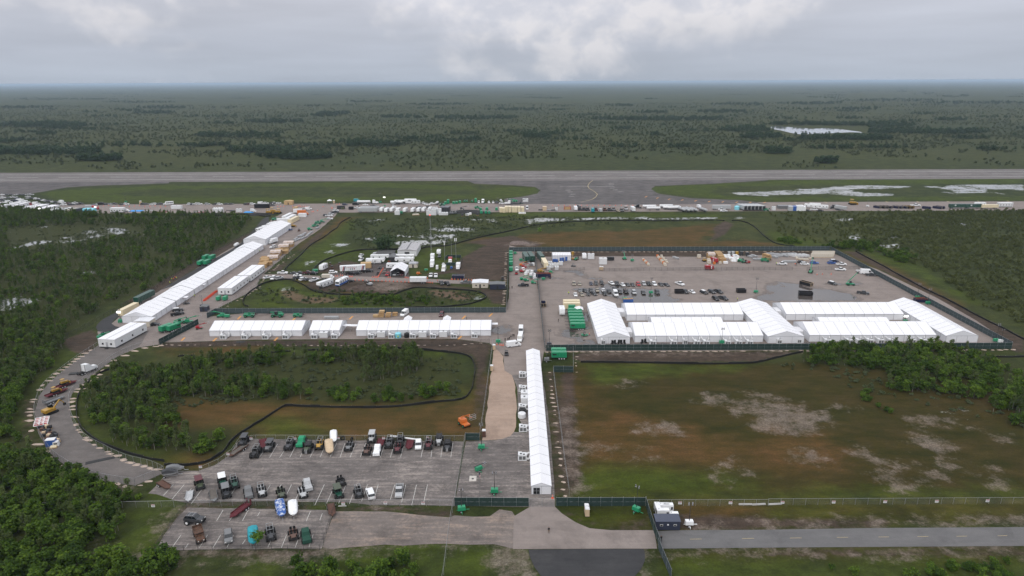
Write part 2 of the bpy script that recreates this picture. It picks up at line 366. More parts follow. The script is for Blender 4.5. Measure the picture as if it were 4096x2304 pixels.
FIELD=['b2 560,760 2576,760 b3 300,740 2576,1000 2700,1449 d3 2700,600 0,640 d2 1340,640 600,630 640,0 b2 560,1200','d2 1450,745 d3 2600,735 2600,900 0,960 d2 1450,990','d2 490,760 1330,760 1420,990 1000,985 640,900','d2 1480,1200 d3 2600,1160 2600,1330 0,1300 d2 1560,1320']
DRYREED=['e0 480,1020 700,1000 1000,1150 1600,1160 1600,1260 1100,1280 700,1200 560,1130','b1 1720,20 2000,30 2200,90 2080,130 1800,80']
def grid_axis(lo,hi,step,far,n):
 a=np.arange(lo,hi+1e-6,step)
 g=np.geomspace(1,far,n)
 g=(g-1)/(far-1)
 return a, g
xs=np.concatenate([-620-(30000-620)*np.geomspace(0.0004,1,34)[::-1],np.arange(-620,621,3.0),620+(30000-620)*np.geomspace(0.0004,1,34)])
ys=np.concatenate([[-2000,-600,-200,-50,20,60,80,95],np.arange(105,901,3.0),900+(60000-900)*np.geomspace(0.0002,1,44)])
gx, gy=np.meshgrid(xs,ys)
gp=np.stack([gx.ravel(),gy.ravel()],1)
nx, ny=len(xs), len(ys)
idx=np.arange(nx*ny).reshape(ny,nx)
quads=np.stack([idx[:-1,:-1],idx[:-1,1:],idx[1:,1:],idx[1:,:-1]],-1).reshape(-1,4)
gm=bpy.data.meshes.new('ground')
gm.vertices.add(len(gp))
gm.vertices.foreach_set('co',np.concatenate([gp,np.zeros((len(gp),1))],1).ravel())
gm.loops.add(quads.size)
gm.loops.foreach_set('vertex_index',quads.ravel())
gm.polygons.add(len(quads))
gm.polygons.foreach_set('loop_start',np.arange(0,quads.size,4))
gm.polygons.foreach_set('loop_total',np.full(len(quads),4))
gm.update(calc_edges=True)
def mask_attr(me,P0,name,polys,lines=()):
 v=np.full(len(P0),-45.0)
 for s in polys:
  v=np.maximum(v,sdf(P0,pts(s)))
 for s, w in lines:
  v=np.maximum(v,sdf_line(P0,pts(s),w))
 at=me.attributes.new(name,'FLOAT','POINT')
 at.data.foreach_set('value',v.astype(np.float32))
for nm, pl in (('lush',LUSH),('red',RED),('dirt',DIRT),('sand',SAND),('water',WATER),('scrub',SCRUB),('reed',DRYREED),('field',FIELD)):
 mask_attr(gm,gp,nm,pl)
def nodes_of(name):
 m=bpy.data.materials.new(name)
 m.use_nodes=True
 return m, m.node_tree.nodes, m.node_tree.links, m.node_tree.nodes['Principled BSDF']
def noise(n,l,vec,scale,detail=6.0,rough=0.6,dist=0.0):
 q=N(n,'ShaderNodeTexNoise',ins={'Scale':scale,'Detail':detail,'Roughness':rough,'Distortion':dist})
 l.new(vec,q.inputs['Vector'])
 return q.outputs['Fac']
def attr_mask(n,l,name,nz,amp,w,shift=0.0,cap=None):
 a=N(n,'ShaderNodeAttribute',attribute_name=name)
 f=mth(n,l,'MINIMUM',a.outputs['Fac'],cap) if cap else a.outputs['Fac']
 v=mth(n,l,'MULTIPLY_ADD',mth(n,l,'SUBTRACT',nz,0.5),amp,f)
 v=mth(n,l,'ADD',v,shift)
 mr=N(n,'ShaderNodeMapRange',interpolation_type='SMOOTHSTEP',ins={1:-w,2:w,3:0.0,4:1.0})
 l.new(v,mr.inputs[0])
 return mr.outputs[0]
def ground_material():
 m, n, l, b=nodes_of('marsh_ground')
 pos=N(n,'ShaderNodeNewGeometry').outputs['Position']
 big, mid, fine, tiny=noise(n,l,pos,0.012,5), noise(n,l,pos,0.07,7,0.62), noise(n,l,pos,0.35,8,0.7), noise(n,l,pos,1.8,4,0.7)
 st=N(n,'ShaderNodeMapping',ins={'Scale':(0.35,1.0,1.0),'Rotation':(0,0,0.12)})
 l.new(pos,st.inputs[0])
 streaks=noise(n,l,st.outputs[0],0.22,8,0.7)
 far=noise(n,l,pos,0.0022,7,0.6)
 g1=ramp(n,[(0.28,(0.022,0.029,0.007)),(0.5,(0.040,0.045,0.012)),(0.72,(0.060,0.064,0.018))])
 l.new(mid,g1.inputs[0])
 fr=ramp(n,[(0.30,0.55),(0.5,0.98),(0.70,1.28)])
 l.new(fine,fr.inputs[0])
 c=mixc(n,l,0.85,g1.outputs[0],fr.outputs[0],'MULTIPLY')
 # far marsh: broad drifts of darker hammock and paler prairie
 fa=ramp(n,[(0.38,(0.72,0.90,0.86)),(0.5,(0.95,1.05,0.95)),(0.62,(1.12,1.14,1.0))])
 l.new(far,fa.inputs[0])
 c=mixc(n,l,0.9,c,fa.outputs[0],'MULTIPLY')
 # scrub floor, darker olive
 k=attr_mask(n,l,'scrub',mid,10.0,4.0)
 sc=mixc(n,l,fine,(0.016,0.022,0.004),(0.050,0.056,0.016))
 c=mixc(n,l,k,c,sc)
 k=attr_mask(n,l,'field',mid,8.0,3.0)
 fd=ramp(n,[(0.28,(0.013,0.014,0.002)),(0.44,(0.029,0.028,0.003)),(0.55,(0.044,0.032,0.007)),(0.72,(0.066,0.045,0.019))])
 l.new(mth(n,l,'ADD',mth(n,l,'MULTIPLY',streaks,0.45),mth(n,l,'MULTIPLY',noise(n,l,pos,0.045,7,0.65),0.55)),fd.inputs[0])
 c=mixc(n,l,mth(n,l,'MULTIPLY',k,0.92),c,fd.outputs[0])
 # red-brown dying turf
 k=attr_mask(n,l,'red',mid,26.0,7.0,1.0)
 rd=ramp(n,[(0.28,(0.036,0.034,0.005)),(0.47,(0.074,0.046,0.012)),(0.68,(0.118,0.056,0.022))])
 l.new(mth(n,l,'ADD',mth(n,l,'MULTIPLY',streaks,0.55),mth(n,l,'MULTIPLY',mid,0.45)),rd.inputs[0])
 c=mixc(n,l,mth(n,l,'MULTIPLY',k,0.85),c,rd.outputs[0])
 # lush mown grass
 k=attr_mask(n,l,'lush',mid,26.0,6.0,-0.5)
 lu=ramp(n,[(0.28,(0.022,0.035,0.003)),(0.5,(0.046,0.066,0.006)),(0.72,(0.080,0.104,0.013))])
 l.new(mth(n,l,'ADD',mth(n,l,'MULTIPLY',streaks,0.5),mth(n,l,'MULTIPLY',fine,0.5)),lu.inputs[0])
 c=mixc(n,l,mth(n,l,'MULTIPLY',k,0.78),c,lu.outputs[0])
 # dry reeds
 k=attr_mask(n,l,'reed',fine,9.0,2.0)
 c=mixc(n,l,mth(n,l,'MULTIPLY',k,0.75),c,mixc(n,l,fine,(0.09,0.06,0.04),(0.19,0.12,0.09)))
 # graded brown earth
 k=attr_mask(n,l,'dirt',fine,7.0,1.3)
 di=ramp(n,[(0.30,(0.030,0.024,0.020)),(0.5,(0.062,0.044,0.034)),(0.72,(0.105,0.074,0.060))])
 l.new(mth(n,l,'ADD',mth(n,l,'MULTIPLY',streaks,0.5),mth(n,l,'MULTIPLY',fine,0.5)),di.inputs[0])
 c=mixc(n,l,mth(n,l,'MULTIPLY',k,0.93),c,di.outputs[0])
 # pale limestone and sand showing through
 k=attr_mask(n,l,'sand',noise(n,l,pos,0.17,10,0.75),34.0,3.2,-0.6,3.0)
 sa=ramp(n,[(0.30,(0.10,0.080,0.066)),(0.5,(0.20,0.160,0.132)),(0.72,(0.36,0.31,0.275))])
 l.new(mth(n,l,'ADD',mth(n,l,'MULTIPLY',tiny,0.5),mth(n,l,'MULTIPLY',fine,0.5)),sa.inputs[0])
 c=mixc(n,l,mth(n,l,'MULTIPLY',k,0.62),c,sa.outputs[0])
 gr=ramp(n,[(0.28,0.45),(0.5,0.95),(0.72,1.6)])
 l.new(mth(n,l,'ADD',mth(n,l,'MULTIPLY',tiny,0.55),mth(n,l,'MULTIPLY',streaks,0.45)),gr.inputs[0])
 c=mixc(n,l,0.8,c,gr.outputs[0],'MULTIPLY')
 # shallow standing water among the sedge
 stw=N(n,'ShaderNodeMapping',ins={'Scale':(0.7,1.0,1.0)})
 l.new(pos,stw.inputs[0])
 k=attr_mask(n,l,'water',mth(n,l,'ADD',mth(n,l,'MULTIPLY',noise(n,l,stw.outputs[0],0.5,6,0.7),0.45),mth(n,l,'MULTIPLY',noise(n,l,stw.outputs[0],0.075,9,0.75),0.55)),44.0,1.5,-0.8,1.6)
 c=mixc(n,l,k,c,(0.36,0.37,0.36))
 l.new(mth(n,l,'MULTIPLY',k,0.5),b.inputs['Metallic'])
 l.new(c,b.inputs['Base Color'])
 l.new(mth(n,l,'SUBTRACT',0.95,mth(n,l,'MULTIPLY',k,0.86)),b.inputs['Roughness'])
 l.new(mth(n,l,'MULTIPLY_ADD',k,0.8,0.15),b.inputs['Specular IOR Level'])
 bn=N(n,'ShaderNodeBump',ins={'Distance':0.35})
 l.new(mth(n,l,'MULTIPLY_ADD',k,-0.75,0.75),bn.inputs['Strength'])
 l.new(mth(n,l,'ADD',fine,mth(n,l,'MULTIPLY',tiny,0.35)),bn.inputs['Height'])
 l.new(bn.outputs[0],b.inputs['Normal'])
 return m
gm.materials.append(ground_material())
tag(ob('ground',gm),None,None,kind='structure')
# paved sheets
def pave_material(name,cols,patch=None,wet=False,stain=0.5,scale=1.0,grain=0.25):
 """cols: dark, mid, light; patch: (colour, threshold) of crushed limestone showing through"""
 m, n, l, b=nodes_of(name)
 pos=N(n,'ShaderNodeNewGeometry').outputs['Position']
 big, mid, fine, tiny=noise(n,l,pos,0.03*scale,5), noise(n,l,pos,0.16*scale,7,0.65), noise(n,l,pos,0.8*scale,7,0.7), noise(n,l,pos,4.0,3,0.7)
 st=N(n,'ShaderNodeMapping',ins={'Scale':(0.14,1.0,1.0)})
 l.new(pos,st.inputs[0])
 band=noise(n,l,st.outputs[0],0.5*scale,6,0.65)
 r=ramp(n,[(0.30,cols[0]),(0.5,cols[1]),(0.70,cols[2])])
 l.new(mth(n,l,'ADD',mth(n,l,'MULTIPLY',band,0.4),mth(n,l,'ADD',mth(n,l,'MULTIPLY',mid,0.35),mth(n,l,'MULTIPLY',big,0.25))),r.inputs[0])
 c=r.outputs[0]
 gr=ramp(n,[(0.25,1-grain),(0.75,1+grain)])
 l.new(mth(n,l,'ADD',mth(n,l,'MULTIPLY',fine,0.5),mth(n,l,'MULTIPLY',tiny,0.5)),gr.inputs[0])
 c=mixc(n,l,1.0,c,gr.outputs[0],'MULTIPLY')
 if patch:
  pr=ramp(n,[(patch[1],0.0),(patch[1]+0.13,1.0)])
  l.new(mth(n,l,'ADD',mth(n,l,'MULTIPLY',band,0.5),mth(n,l,'ADD',mth(n,l,'MULTIPLY',big,0.2),mth(n,l,'MULTIPLY',fine,0.3))),pr.inputs[0])
  c=mixc(n,l,mth(n,l,'MULTIPLY',pr.outputs[0],0.85),c,patch[0])
 cr=N(n,'ShaderNodeTexVoronoi',feature='DISTANCE_TO_EDGE',ins={'Scale':0.11})
 wv=N(n,'ShaderNodeMixRGB',ins={0:0.035})
 l.new(pos,wv.inputs[1])
 l.new(pos,cr.inputs['Vector'])
 rough=0.9
 if stain:
  sr=ramp(n,[(0.34,1-stain*0.6),(0.50,1.0)])
  l.new(noise(n,l,pos,0.09,8,0.7,0.4),sr.inputs[0])
  c=mixc(n,l,1.0,c,sr.outputs[0],'MULTIPLY')
 b.inputs['Roughness'].default_value=rough
 b.inputs['Specular IOR Level'].default_value=0.25
 if wet:
  k=attr_mask(n,l,'wet',noise(n,l,pos,0.12,8,0.68,0.5),16.0,0.35,-0.5)
  edge=attr_mask(n,l,'wet',noise(n,l,pos,0.12,8,0.68,0.5),16.0,0.6,1.1)
  c=mixc(n,l,mth(n,l,'MULTIPLY',edge,0.45),c,tuple(v*0.38 for v in cols[1]))
  c=mixc(n,l,k,c,tuple(v*0.30 for v in cols[1]))
  l.new(mth(n,l,'MULTIPLY_ADD',k,-0.84,0.9),b.inputs['Roughness'])
  l.new(mth(n,l,'MULTIPLY_ADD',k,0.4,0.25),b.inputs['Specular IOR Level'])
 l.new(c,b.inputs['Base Color'])
 bn=N(n,'ShaderNodeBump',ins={'Strength':0.25,'Distance':0.05})
 l.new(fine,bn.inputs['Height'])
 if not wet:
  l.new(bn.outputs[0],b.inputs['Normal'])
 return m
GRAVEL=pave_material('crushed_rock',((0.168,0.140,0.126),(0.228,0.192,0.172),(0.276,0.236,0.214)),stain=0.35,wet=True,grain=0.18)
GRAVEL2=pave_material('crushed_rock_road',((0.165,0.139,0.127),(0.222,0.187,0.170),(0.270,0.230,0.210)),stain=0.3,grain=0.18)
LOT=pave_material('worn_asphalt',((0.080,0.071,0.067),(0.152,0.135,0.127),(0.228,0.202,0.189)),patch=((0.36,0.31,0.275),0.50),stain=0.6,scale=1.6,grain=0.32)
ROADG=pave_material('loop_road_gravel',((0.098,0.088,0.083),(0.142,0.127,0.119),(0.190,0.170,0.160)),stain=0.4,grain=0.22)
ASPH=pave_material('grey_asphalt',((0.105,0.103,0.104),(0.135,0.132,0.132),(0.165,0.160,0.158)),stain=0.35,grain=0.12)
CONCR=pave_material('pale_apron',((0.180,0.153,0.140),(0.235,0.200,0.182),(0.290,0.250,0.228)),stain=0.45,grain=0.15)
NEWASPH=pave_material('new_asphalt',((0.030,0.031,0.033),(0.044,0.044,0.046),(0.066,0.065,0.065)),stain=0.3,grain=0.2)
TAN=pave_material('tan_limerock',((0.27,0.195,0.150),(0.345,0.255,0.198),(0.42,0.32,0.255)),stain=0.3,grain=0.2)
AIRF=pave_material('airfield_asphalt',((0.050,0.046,0.046),(0.100,0.091,0.089),(0.180,0.164,0.158)),stain=0.65,scale=0.55,grain=0.12)
RUNW=pave_material('runway_asphalt',((0.092,0.083,0.080),(0.150,0.136,0.130),(0.225,0.206,0.197)),stain=0.3,scale=0.5,grain=0.1)
DIRTL=pave_material('packed_dirt',((0.120,0.103,0.094),(0.175,0.150,0.136),(0.235,0.200,0.178)),patch=((0.36,0.27,0.21),0.50),stain=0.6,scale=1.4,grain=0.28)
MUDDY=pave_material('muddy_gravel',((0.050,0.042,0.040),(0.088,0.074,0.069),(0.150,0.126,0.116)),stain=0.5,scale=1.2,grain=0.25)
def subdiv_poly(p,step=6.0,jit=0.0,rng=random.Random(3)):
 out=[]
 for a, b in zip(p,p[1:]+p[:1]):
  d=math.hypot(b[0]-a[0],b[1]-a[1])
  k=max(1,int(d/step))
  for i in range(k):
   t=i/k
   j=(rng.uniform(-jit,jit),rng.uniform(-jit,jit)) if i or jit<0.3 else (0,0)
   out.append((a[0]+(b[0]-a[0])*t+j[0],a[1]+(b[1]-a[1])*t+j[1]))
 return out
import bmesh
def sheet(name,poly,z,material,wet=None,jit=0.0,step=4.0,parent=None,res=None):
 """a flat sheet filling a polygon, with a slightly ragged edge; wet: puddle polygons"""
 p=pts(poly) if isinstance(poly,str) else poly
 p=subdiv_poly(p,step,jit) if jit else p
 bm=bmesh.new()
 vs=[bm.verts.new((x,y,z)) for x,y in p]
 es=[bm.edges.new((vs[i],vs[(i+1)%len(vs)])) for i in range(len(vs))]
 bmesh.ops.triangle_fill(bm,use_beauty=True,edges=es)
 if wet is not None:
  for ax, a in ((0,res),(1,res)):
   lo=min(v.co[ax] for v in bm.verts)
   hi=max(v.co[ax] for v in bm.verts)
   t=lo+a
   while t<hi:
    no=[0,0,0]
    no[ax]=1
    co=[0,0,0]
    co[ax]=t
    bmesh.ops.bisect_plane(bm,geom=bm.verts[:]+bm.edges[:]+bm.faces[:],plane_co=co,plane_no=no)
    t+=a
 for f in bm.faces:
  if f.normal.z<0:
   f.normal_flip()
 me=bpy.data.meshes.new(name)
 bm.to_mesh(me)
 bm.free()
 me.materials.append(material)
 if wet is not None:
  P0=np.array([(v.co.x,v.co.y) for v in me.vertices])
  mask_attr(me,P0,'wet',wet)
 o=ob(name,me,parent)
 if parent is None:
  tag(o,None,None,kind='structure')
 return o
YT0, YT1=573.0, 618.0
# airfield
apron=sheet('taxiway_apron','a0 -200,470 0,455 60,360 330,335 430,320 540,300 680,275 1000,258 1700,235 1700,190 -400,190',0.05,AIRF,jit=0.6)
conn=sheet('taxiway_connector','a1 2100,200 2200,240 2576,255 a2 230,272 290,305 250,340 100,370 a1 2500,392 2500,440 a2 1200,450 2576,440 2300,405 1800,385 1480,340 1400,295 1440,262 2000,240 2576,205 2576,178 a1 2300,195',0.055,AIRF,jit=0.5)
WETPAVE=['e3 0,880 480,880 620,740 900,770 1000,860 1300,880 1900,890 1880,980 1960,1060 2200,1090 2100,1160 1300,1170 900,1120 780,1030 600,1020 350,1000 0,900','e3 1290,900 1750,930 1900,1010 1980,1070 2100,1150 1300,1170 1200,1060 1340,1000','e5 0,800 200,790 460,840 330,740 700,760 820,860 1250,870 1700,960 2000,1080 1900,1130 300,1130 0,1020 200,990','e4 1620,1350 1750,1280 2070,1270 2000,1080 2100,960 2250,980 2200,1150 2400,1260 2576,1290 2576,1449 1700,1449','e6 380,620 760,700 740,870 620,860 300,780','e6 830,200 1000,300 960,560 800,650 770,420','e6 1460,150 1560,180 1560,400 1720,560 1700,620 1580,440','e6 420,960 1070,970 1000,850 850,830 600,900','b2 600,580 2576,578 2576,555 1200,555 900,575','b3 0,570 1700,560 1700,545 0,550','e3 0,580 230,600 240,625 0,605','e3 210,670 500,670 650,690 400,690','e4 840,715 1060,730 960,745','e2 1200,970 2000,970 2150,985 1300,995','e5 1900,800 2000,760 1200,780','e2 1900,780 2300,700 2574,850 2400,860']
yard=sheet('compound_yard','a2 225,975 1000,968 2000,975 2576,955 a3 680,950 1100,1100 1600,1340 b3 1700,100 2100,330 2440,560 2440,606 1000,620 0,628 b2 2000,634 325,640 300,300 270,0 a2 250,1200',0.03,GRAVEL,wet=WETPAVE,res=4.0)
taxi=sheet('taxiway',[(-1500,YT0),(1500,YT0),(1500,YT1),(-1500,YT1)],0.03,GRAVEL2)
runway=sheet('runway',[(-3000,764),(3000,764),(3000,851),(-3000,851)],0.08,RUNW)
midyard=sheet('service_yard','b0 1330,560 1600,455 1900,300 2080,290 b1 0,245 1500,235 2500,240 2545,100 a1 2550,860 a2 225,920 260,1300 b2 270,0 325,620 300,760 140,850 80,870 0,880 b1 2500,830 2490,680 2400,600 2350,555 2000,510 0,520 b0 1700,548',0.035,GRAVEL,wet=['b1 2300,400 2576,380 2576,480 2350,480'],res=8.0)
leftyard=sheet('gravel_yard','a1 830,500 800,560 640,700 420,850 340,920 100,1130 40,1180 a0 2576,1300 b0 2200,200 2080,300 2000,330 1600,570 1390,600 1180,690 1030,800 950,860 800,880 700,860 870,720 1000,590 980,440 1120,360 1240,250 1500,90 a0 1900,1140 2300,900 2560,760 a1 180,580 340,500 620,490',0.04,GRAVEL2,jit=0.3)
service=sheet('service_road','a1 130,560 60,600 0,680 a0 2400,860 2000,1080 1650,1290 b0 1330,150 1150,255 1040,310 975,370 965,400 990,435 1060,450 1250,470 1280,420 1160,385 1125,360 1150,320 1260,240 1560,40 a0 2000,1180 2400,920 a1 0,740 130,640',0.05,NEWASPH,jit=0.15)
loop=sheet('loop_road','b0 1400,590 1180,690 1030,800 930,880 e7 870,600 800,740 790,900 820,1040 f0 1260,560 1400,820 1620,1100 d0 1000,160 1160,245 1300,300 1450,330 1560,365 1650,410 1360,540 1160,515 960,475 735,385 560,270 470,170 f0 480,1090 330,850 270,600 255,330 e7 120,900 180,680 300,500 500,300 800,60 b0 800,710 1000,570 1100,480 1500,430',0.045,ROADG,jit=0.2)
lot=sheet('parking_lot','d0 1650,440 1760,390 2000,395 2150,340 2310,230 2390,100 2440,62 d1 60,75 2090,95 2040,420 1995,745 1300,740 700,700 0,700 d0 1900,715 1780,690 1580,630 1500,620',0.04,LOT,jit=0.25)
lot2=sheet('overflow_lot','d0 1880,765 2576,765 d1 0,770 700,790 790,800 720,1000 660,1175 0,1175 d0 2200,1180 1570,1190 1650,1040 1780,860',0.035,LOT,jit=0.25)
dirtlot=sheet('dirt_lot','d1 800,800 1300,800 1950,860 2000,840 2350,850 2450,780 2576,800 d2 30,845 10,1175 d1 2400,1130 1900,1125 1100,1150 750,1180 670,1160 720,1000',0.045,DIRTL,jit=0.4)
drive=sheet('entrance_apron','d2 20,850 170,760 180,755 435,755 500,820 640,910 780,970 1000,990 1430,990 1460,1175 1000,1175 10,1180',0.055,CONCR)
road=sheet('entrance_road','d2 1425,1000 1700,990 2576,985 d3 1000,968 2576,958 d3 4000,945 4000,1135 2576,1148 1000,1158 0,1165 d2 1490,1175',0.05,ASPH)
newpad=sheet('new_asphalt_pad','d2 165,1185 700,1180 1325,1178 1338,1230 1335,1300 1300,1380 1240,1449 1150,1560 800,1600 400,1560 290,1449 230,1370 180,1260',0.075,NEWASPH)
tanroad=sheet('limerock_road','b1 2400,600 2490,690 2500,830 2576,880 b2 25,950 45,1150 40,1400 d2 20,0 d1 2560,40 2480,70 2420,78 2275,86 2290,0 b1 2305,1449 2345,1000 2385,700',0.052,TAN,jit=0.3)
ctryard=sheet('guard_yard','d1 2110,95 2270,88 2420,80 2576,20 d2 0,0 150,10 b2 140,1449 60,1300 50,1000 0,880 140,850 300,840 340,1100 d2 385,0 430,640 430,755 170,755 d1 2000,745 2050,430',0.043,LOT,wet=['f7 380,370 530,250 560,330 700,380 890,410 890,490 650,480 540,430 420,410'],res=5.0,jit=0.1)
access=sheet('access_road','e0 -300,700 130,690 600,690 1300,725 1700,720 2576,750 e1 700,905 1300,925 1800,945 2576,975 2900,985 2900,1050 2300,1040 1700,1010 1200,1000 0,960 e0 1900,800 1400,795 600,775 0,780 -300,860',0.06,GRAVEL2,jit=0.2)
hq=sheet('command_apron','e0 1350,715 1600,650 1850,640 2060,600 2330,520 e1 450,620 880,600 1180,760 1190,880 1420,935 700,915 0,905',0.055,MUDDY,jit=0.4)
# painted lines: children of the sheet they lie on
WLINE=mat('white_line_paint',(0.52,0.51,0.48),rough=0.7,var=0.25,scale=0.9)
YLINE=mat('yellow_line_paint',(0.42,0.34,0.17),rough=0.7,var=0.2,scale=0.9)
OLINE=mat('orange_mark_paint',(0.60,0.28,0.07),rough=0.7,var=0.2)
def stripe(parent,name,a,b,w,z,m):
 a, b=Vector((a[0],a[1],0)), Vector((b[0],b[1],0))
 L=(b-a).length
 key=(round(L,2),round(w,2),m.name)
 if key not in STRIPES:
  STRIPES[key]=MB().box(0,L,-w/2,w/2,0,0.006).M(m)
 o=ob(name,STRIPES[key],parent,(a.x,a.y,z),math.atan2((b-a).y,(b-a).x))
 return o
STRIPES={}
for yy, w in ((783.4,1.0),(830.3,1.0)):
 stripe(runway,'edge_line',(-2400,yy),(2400,yy),w,0.085,WLINE)
for i in range(-24,24):
 stripe(runway,'centre_line_dash',(i*61+8,806.5),(i*61+45,806.5),0.9,0.085,WLINE)
_dash=[(1790,1080,1910,1078),(2315,1074,2437,1072)]
for x0, y0, x1, y1 in _dash:
 stripe(road,'centre_dash',G(*PX('d2',x0,y0)),G(*PX('d2',x1,y1)),0.12,0.055,YLINE)
for x0, y0, x1, y1 in ((220,1069,338,1067),(694,1062,806,1061),(1112,1058,1218,1057),(1502,1054,1613,1053),(1895,1051,2002,1049),(2310,1046,2407,1044)):
 stripe(road,'centre_dash',G(*PX('d3',x0,y0)),G(*PX('d3',x1,y1)),0.12,0.055,YLINE)
 # stalls of the parking lot (photo: about 2.9 m apart, slanted in the picture only by perspective)
def stalls(parent,s,w=0.13):
 for q in s.split(';'):
  r, a, b=q.split()
  stripe(parent,'stall_line',pts(r+' '+a)[0],pts(r+' '+b)[0],w,0.045,WLINE)
stalls(lot,'d1 1960,256 1982,112;d1 1860,254 1878,112;d1 1760,256 1782,112;d1 1660,256 1690,115;d1 1455,256 1490,115;d1 1352,256 1395,112;d1 1250,256 1300,112;d1 1150,250 1170,180;d1 1048,256 1105,115;d1 946,256 1005,118;d1 845,258 895,115;d1 745,256 812,112;d1 645,256 690,150;d1 543,256 590,170;d1 442,256 480,180;d1 340,256 395,150;d1 238,258 280,195;d1 137,258 218,122;d1 35,258 70,205')
stalls(lot,'d1 1690,700 1726,530;d1 1567,738 1615,532;d1 1465,710 1508,530;d1 1352,680 1397,530;d1 1185,690 1230,530;d1 1062,700 1122,530;d1 940,725 1012,530;d1 832,720 905,530;d1 710,720 795,530;d1 592,738 688,530;d1 505,650 577,530;d1 385,710 468,530;d1 283,680 358,530;d1 205,620 253,530;d1 70,655 145,532;d0 2300,672 2388,535;d0 2460,580 2498,533;d0 1925,722 2068,530;d0 1850,675 1925,570;d0 1730,680 1855,528;d0 1645,640 1745,530')
stalls(lot2,'d0 1722,1178 1823,1036;d0 1866,1170 1894,1125;d0 2005,1168 2088,1036;d0 2140,1172 2222,1036;d0 2280,1168 2352,1036;d0 2440,1128 2470,1085;d1 120,1160 178,1033;d1 255,1168 308,1035;d1 393,1165 443,1035;d1 533,1158 576,1033;d0 2180,895 2245,785;d0 2308,895 2352,830;d0 2440,893 2502,780;d1 15,845 40,805;d1 505,898 548,798;d1 642,888 668,820')
# worn orange bars along the taxiway edge and in the service yard
for x, y in ((120,238),(350,264),(590,286),(852,303),(1120,319),(1392,333),(1665,341),(1945,348),(2220,351),(2505,353)):
 a=G(*PX('q5',x-22,y+9));b=G(*PX('q5',x+22,y-9))
 stripe(taxi,'edge_bar',a,b,1.0,0.065,OLINE)
for q, x, y in (('q6',555,352),('q6',1165,350),('q6',1778,343),('q6',2395,342),('q7',440,338),('q7',1050,335),('q7',1660,328),('q7',2260,326)):
 stripe(taxi,'edge_bar',G(*PX(q,x-24,y-9)),G(*PX(q,x+24,y+9)),0.9,0.065,YLINE)
for q, x, y in (('b0',1845,515),('b0',2165,520),('b1',205,515),('b1',960,300),('b1',380,318),('b1',1530,296),('b1',2095,295),('b1',2365,272),('b1',2055,500),('b0',2410,300)):
 stripe(midyard,'edge_bar',G(*PX(q,x-20,y+16)),G(*PX(q,x+14,y-16)),0.8,0.04,OLINE)
 # curved lead-in line and apron ticks on the connector
def polyline(parent,name,s,w,z,m):
 p=pts(s)
 mb=MB()
 for i,(a,b) in enumerate(zip(p[:-1],p[1:])):
  d=Vector((b[0]-a[0],b[1]-a[1],0)).normalized()
  nrm=Vector((-d.y,d.x,0))*(w/2)
  mb.quad((a[0]-nrm.x,a[1]-nrm.y,z),(b[0]-nrm.x,b[1]-nrm.y,z),(b[0]+nrm.x,b[1]+nrm.y,z),(a[0]+nrm.x,a[1]+nrm.y,z))
 return ob(name,mb.mesh(name,m),parent)
polyline(conn,'lead_in_line','a2 815,205 780,230 762,262 775,285 830,318 860,345 845,370 810,395 760,410 690,425',0.6,0.062,YLINE)
for x, y in ((565,305),(585,323),(612,345),(600,366),(1000,235),(1000,250),(1005,267),(1010,284),(1040,302),(1095,321)):
 stripe(conn,'apron_tick',G(*PX('a2',x-26,y)),G(*PX('a2',x+26,y-1)),0.9,0.062,WLINE)
stripe(conn,'hold_line',G(*PX('a2',480,270)),G(*PX('a2',980,267)),0.7,0.062,WLINE)
# pond beyond the runway
def water_mat():
 m, n, l, b=nodes_of('pond_water')
 b.inputs['Base Color'].default_value=(0.8,0.81,0.82,1)
 b.inputs['Metallic'].default_value=0.8
 b.inputs['Roughness'].default_value=0.06
 b.inputs['Specular IOR Level'].default_value=0.9
 return m
WATERM=water_mat()
sheet('pond','px 3082,509 3090,516 3125,522 3165,532 3200,537 3270,536 3340,532 3400,529 3440,530 3450,538 3458,536 3440,527 3380,519 3345,515 3300,512 3250,515 3200,511 3140,507 3105,503',0.05,WATERM)
# vegetation
def leaf_material(name,dark,mid,light,warm=0.25):
 m, n, l, b=nodes_of(name)
 geo=N(n,'ShaderNodeNewGeometry')
 oi=N(n,'ShaderNodeObjectInfo')
 v=mth(n,l,'ADD',mth(n,l,'MULTIPLY',geo.outputs['Random Per Island'],0.55),mth(n,l,'MULTIPLY',oi.outputs['Random'],0.45))
 r=ramp(n,[(0.12,dark),(0.5,mid),(0.88,light)])
 l.new(v,r.inputs[0])
 l.new(r.outputs[0],b.inputs['Base Color'])
 b.inputs['Roughness'].default_value=0.75
 b.inputs['Specular IOR Level'].default_value=0.2
 tr=N(n,'ShaderNodeBsdfTranslucent')
 l.new(r.outputs[0],tr.inputs[0])
 mx=N(n,'ShaderNodeMixShader',ins={0:0.38})
 l.new(b.outputs[0],mx.inputs[1])
 l.new(tr.outputs[0],mx.inputs[2])
 l.new(mx.outputs[0],n['Material Output'].inputs[0])
 return m
LEAF_BROAD=leaf_material('broad_leaf',(0.022,0.050,0.005),(0.056,0.108,0.010),(0.140,0.220,0.024))
LEAF_CYP=leaf_material('cypress_needle',(0.044,0.072,0.016),(0.078,0.112,0.028),(0.124,0.158,0.050))
LEAF_DARK=leaf_material('dark_leaf',(0.024,0.048,0.020),(0.040,0.072,0.030),(0.062,0.100,0.040))
LEAF_FAR=leaf_material('marsh_leaf',(0.062,0.080,0.038),(0.078,0.098,0.046),(0.100,0.118,0.056))
LEAF_LIME=leaf_material('lime_leaf',(0.05,0.10,0.012),(0.10,0.19,0.022),(0.17,0.28,0.04))
BARK=mat('pale_bark',(0.20,0.185,0.165),rough=0.9,var=0.3)
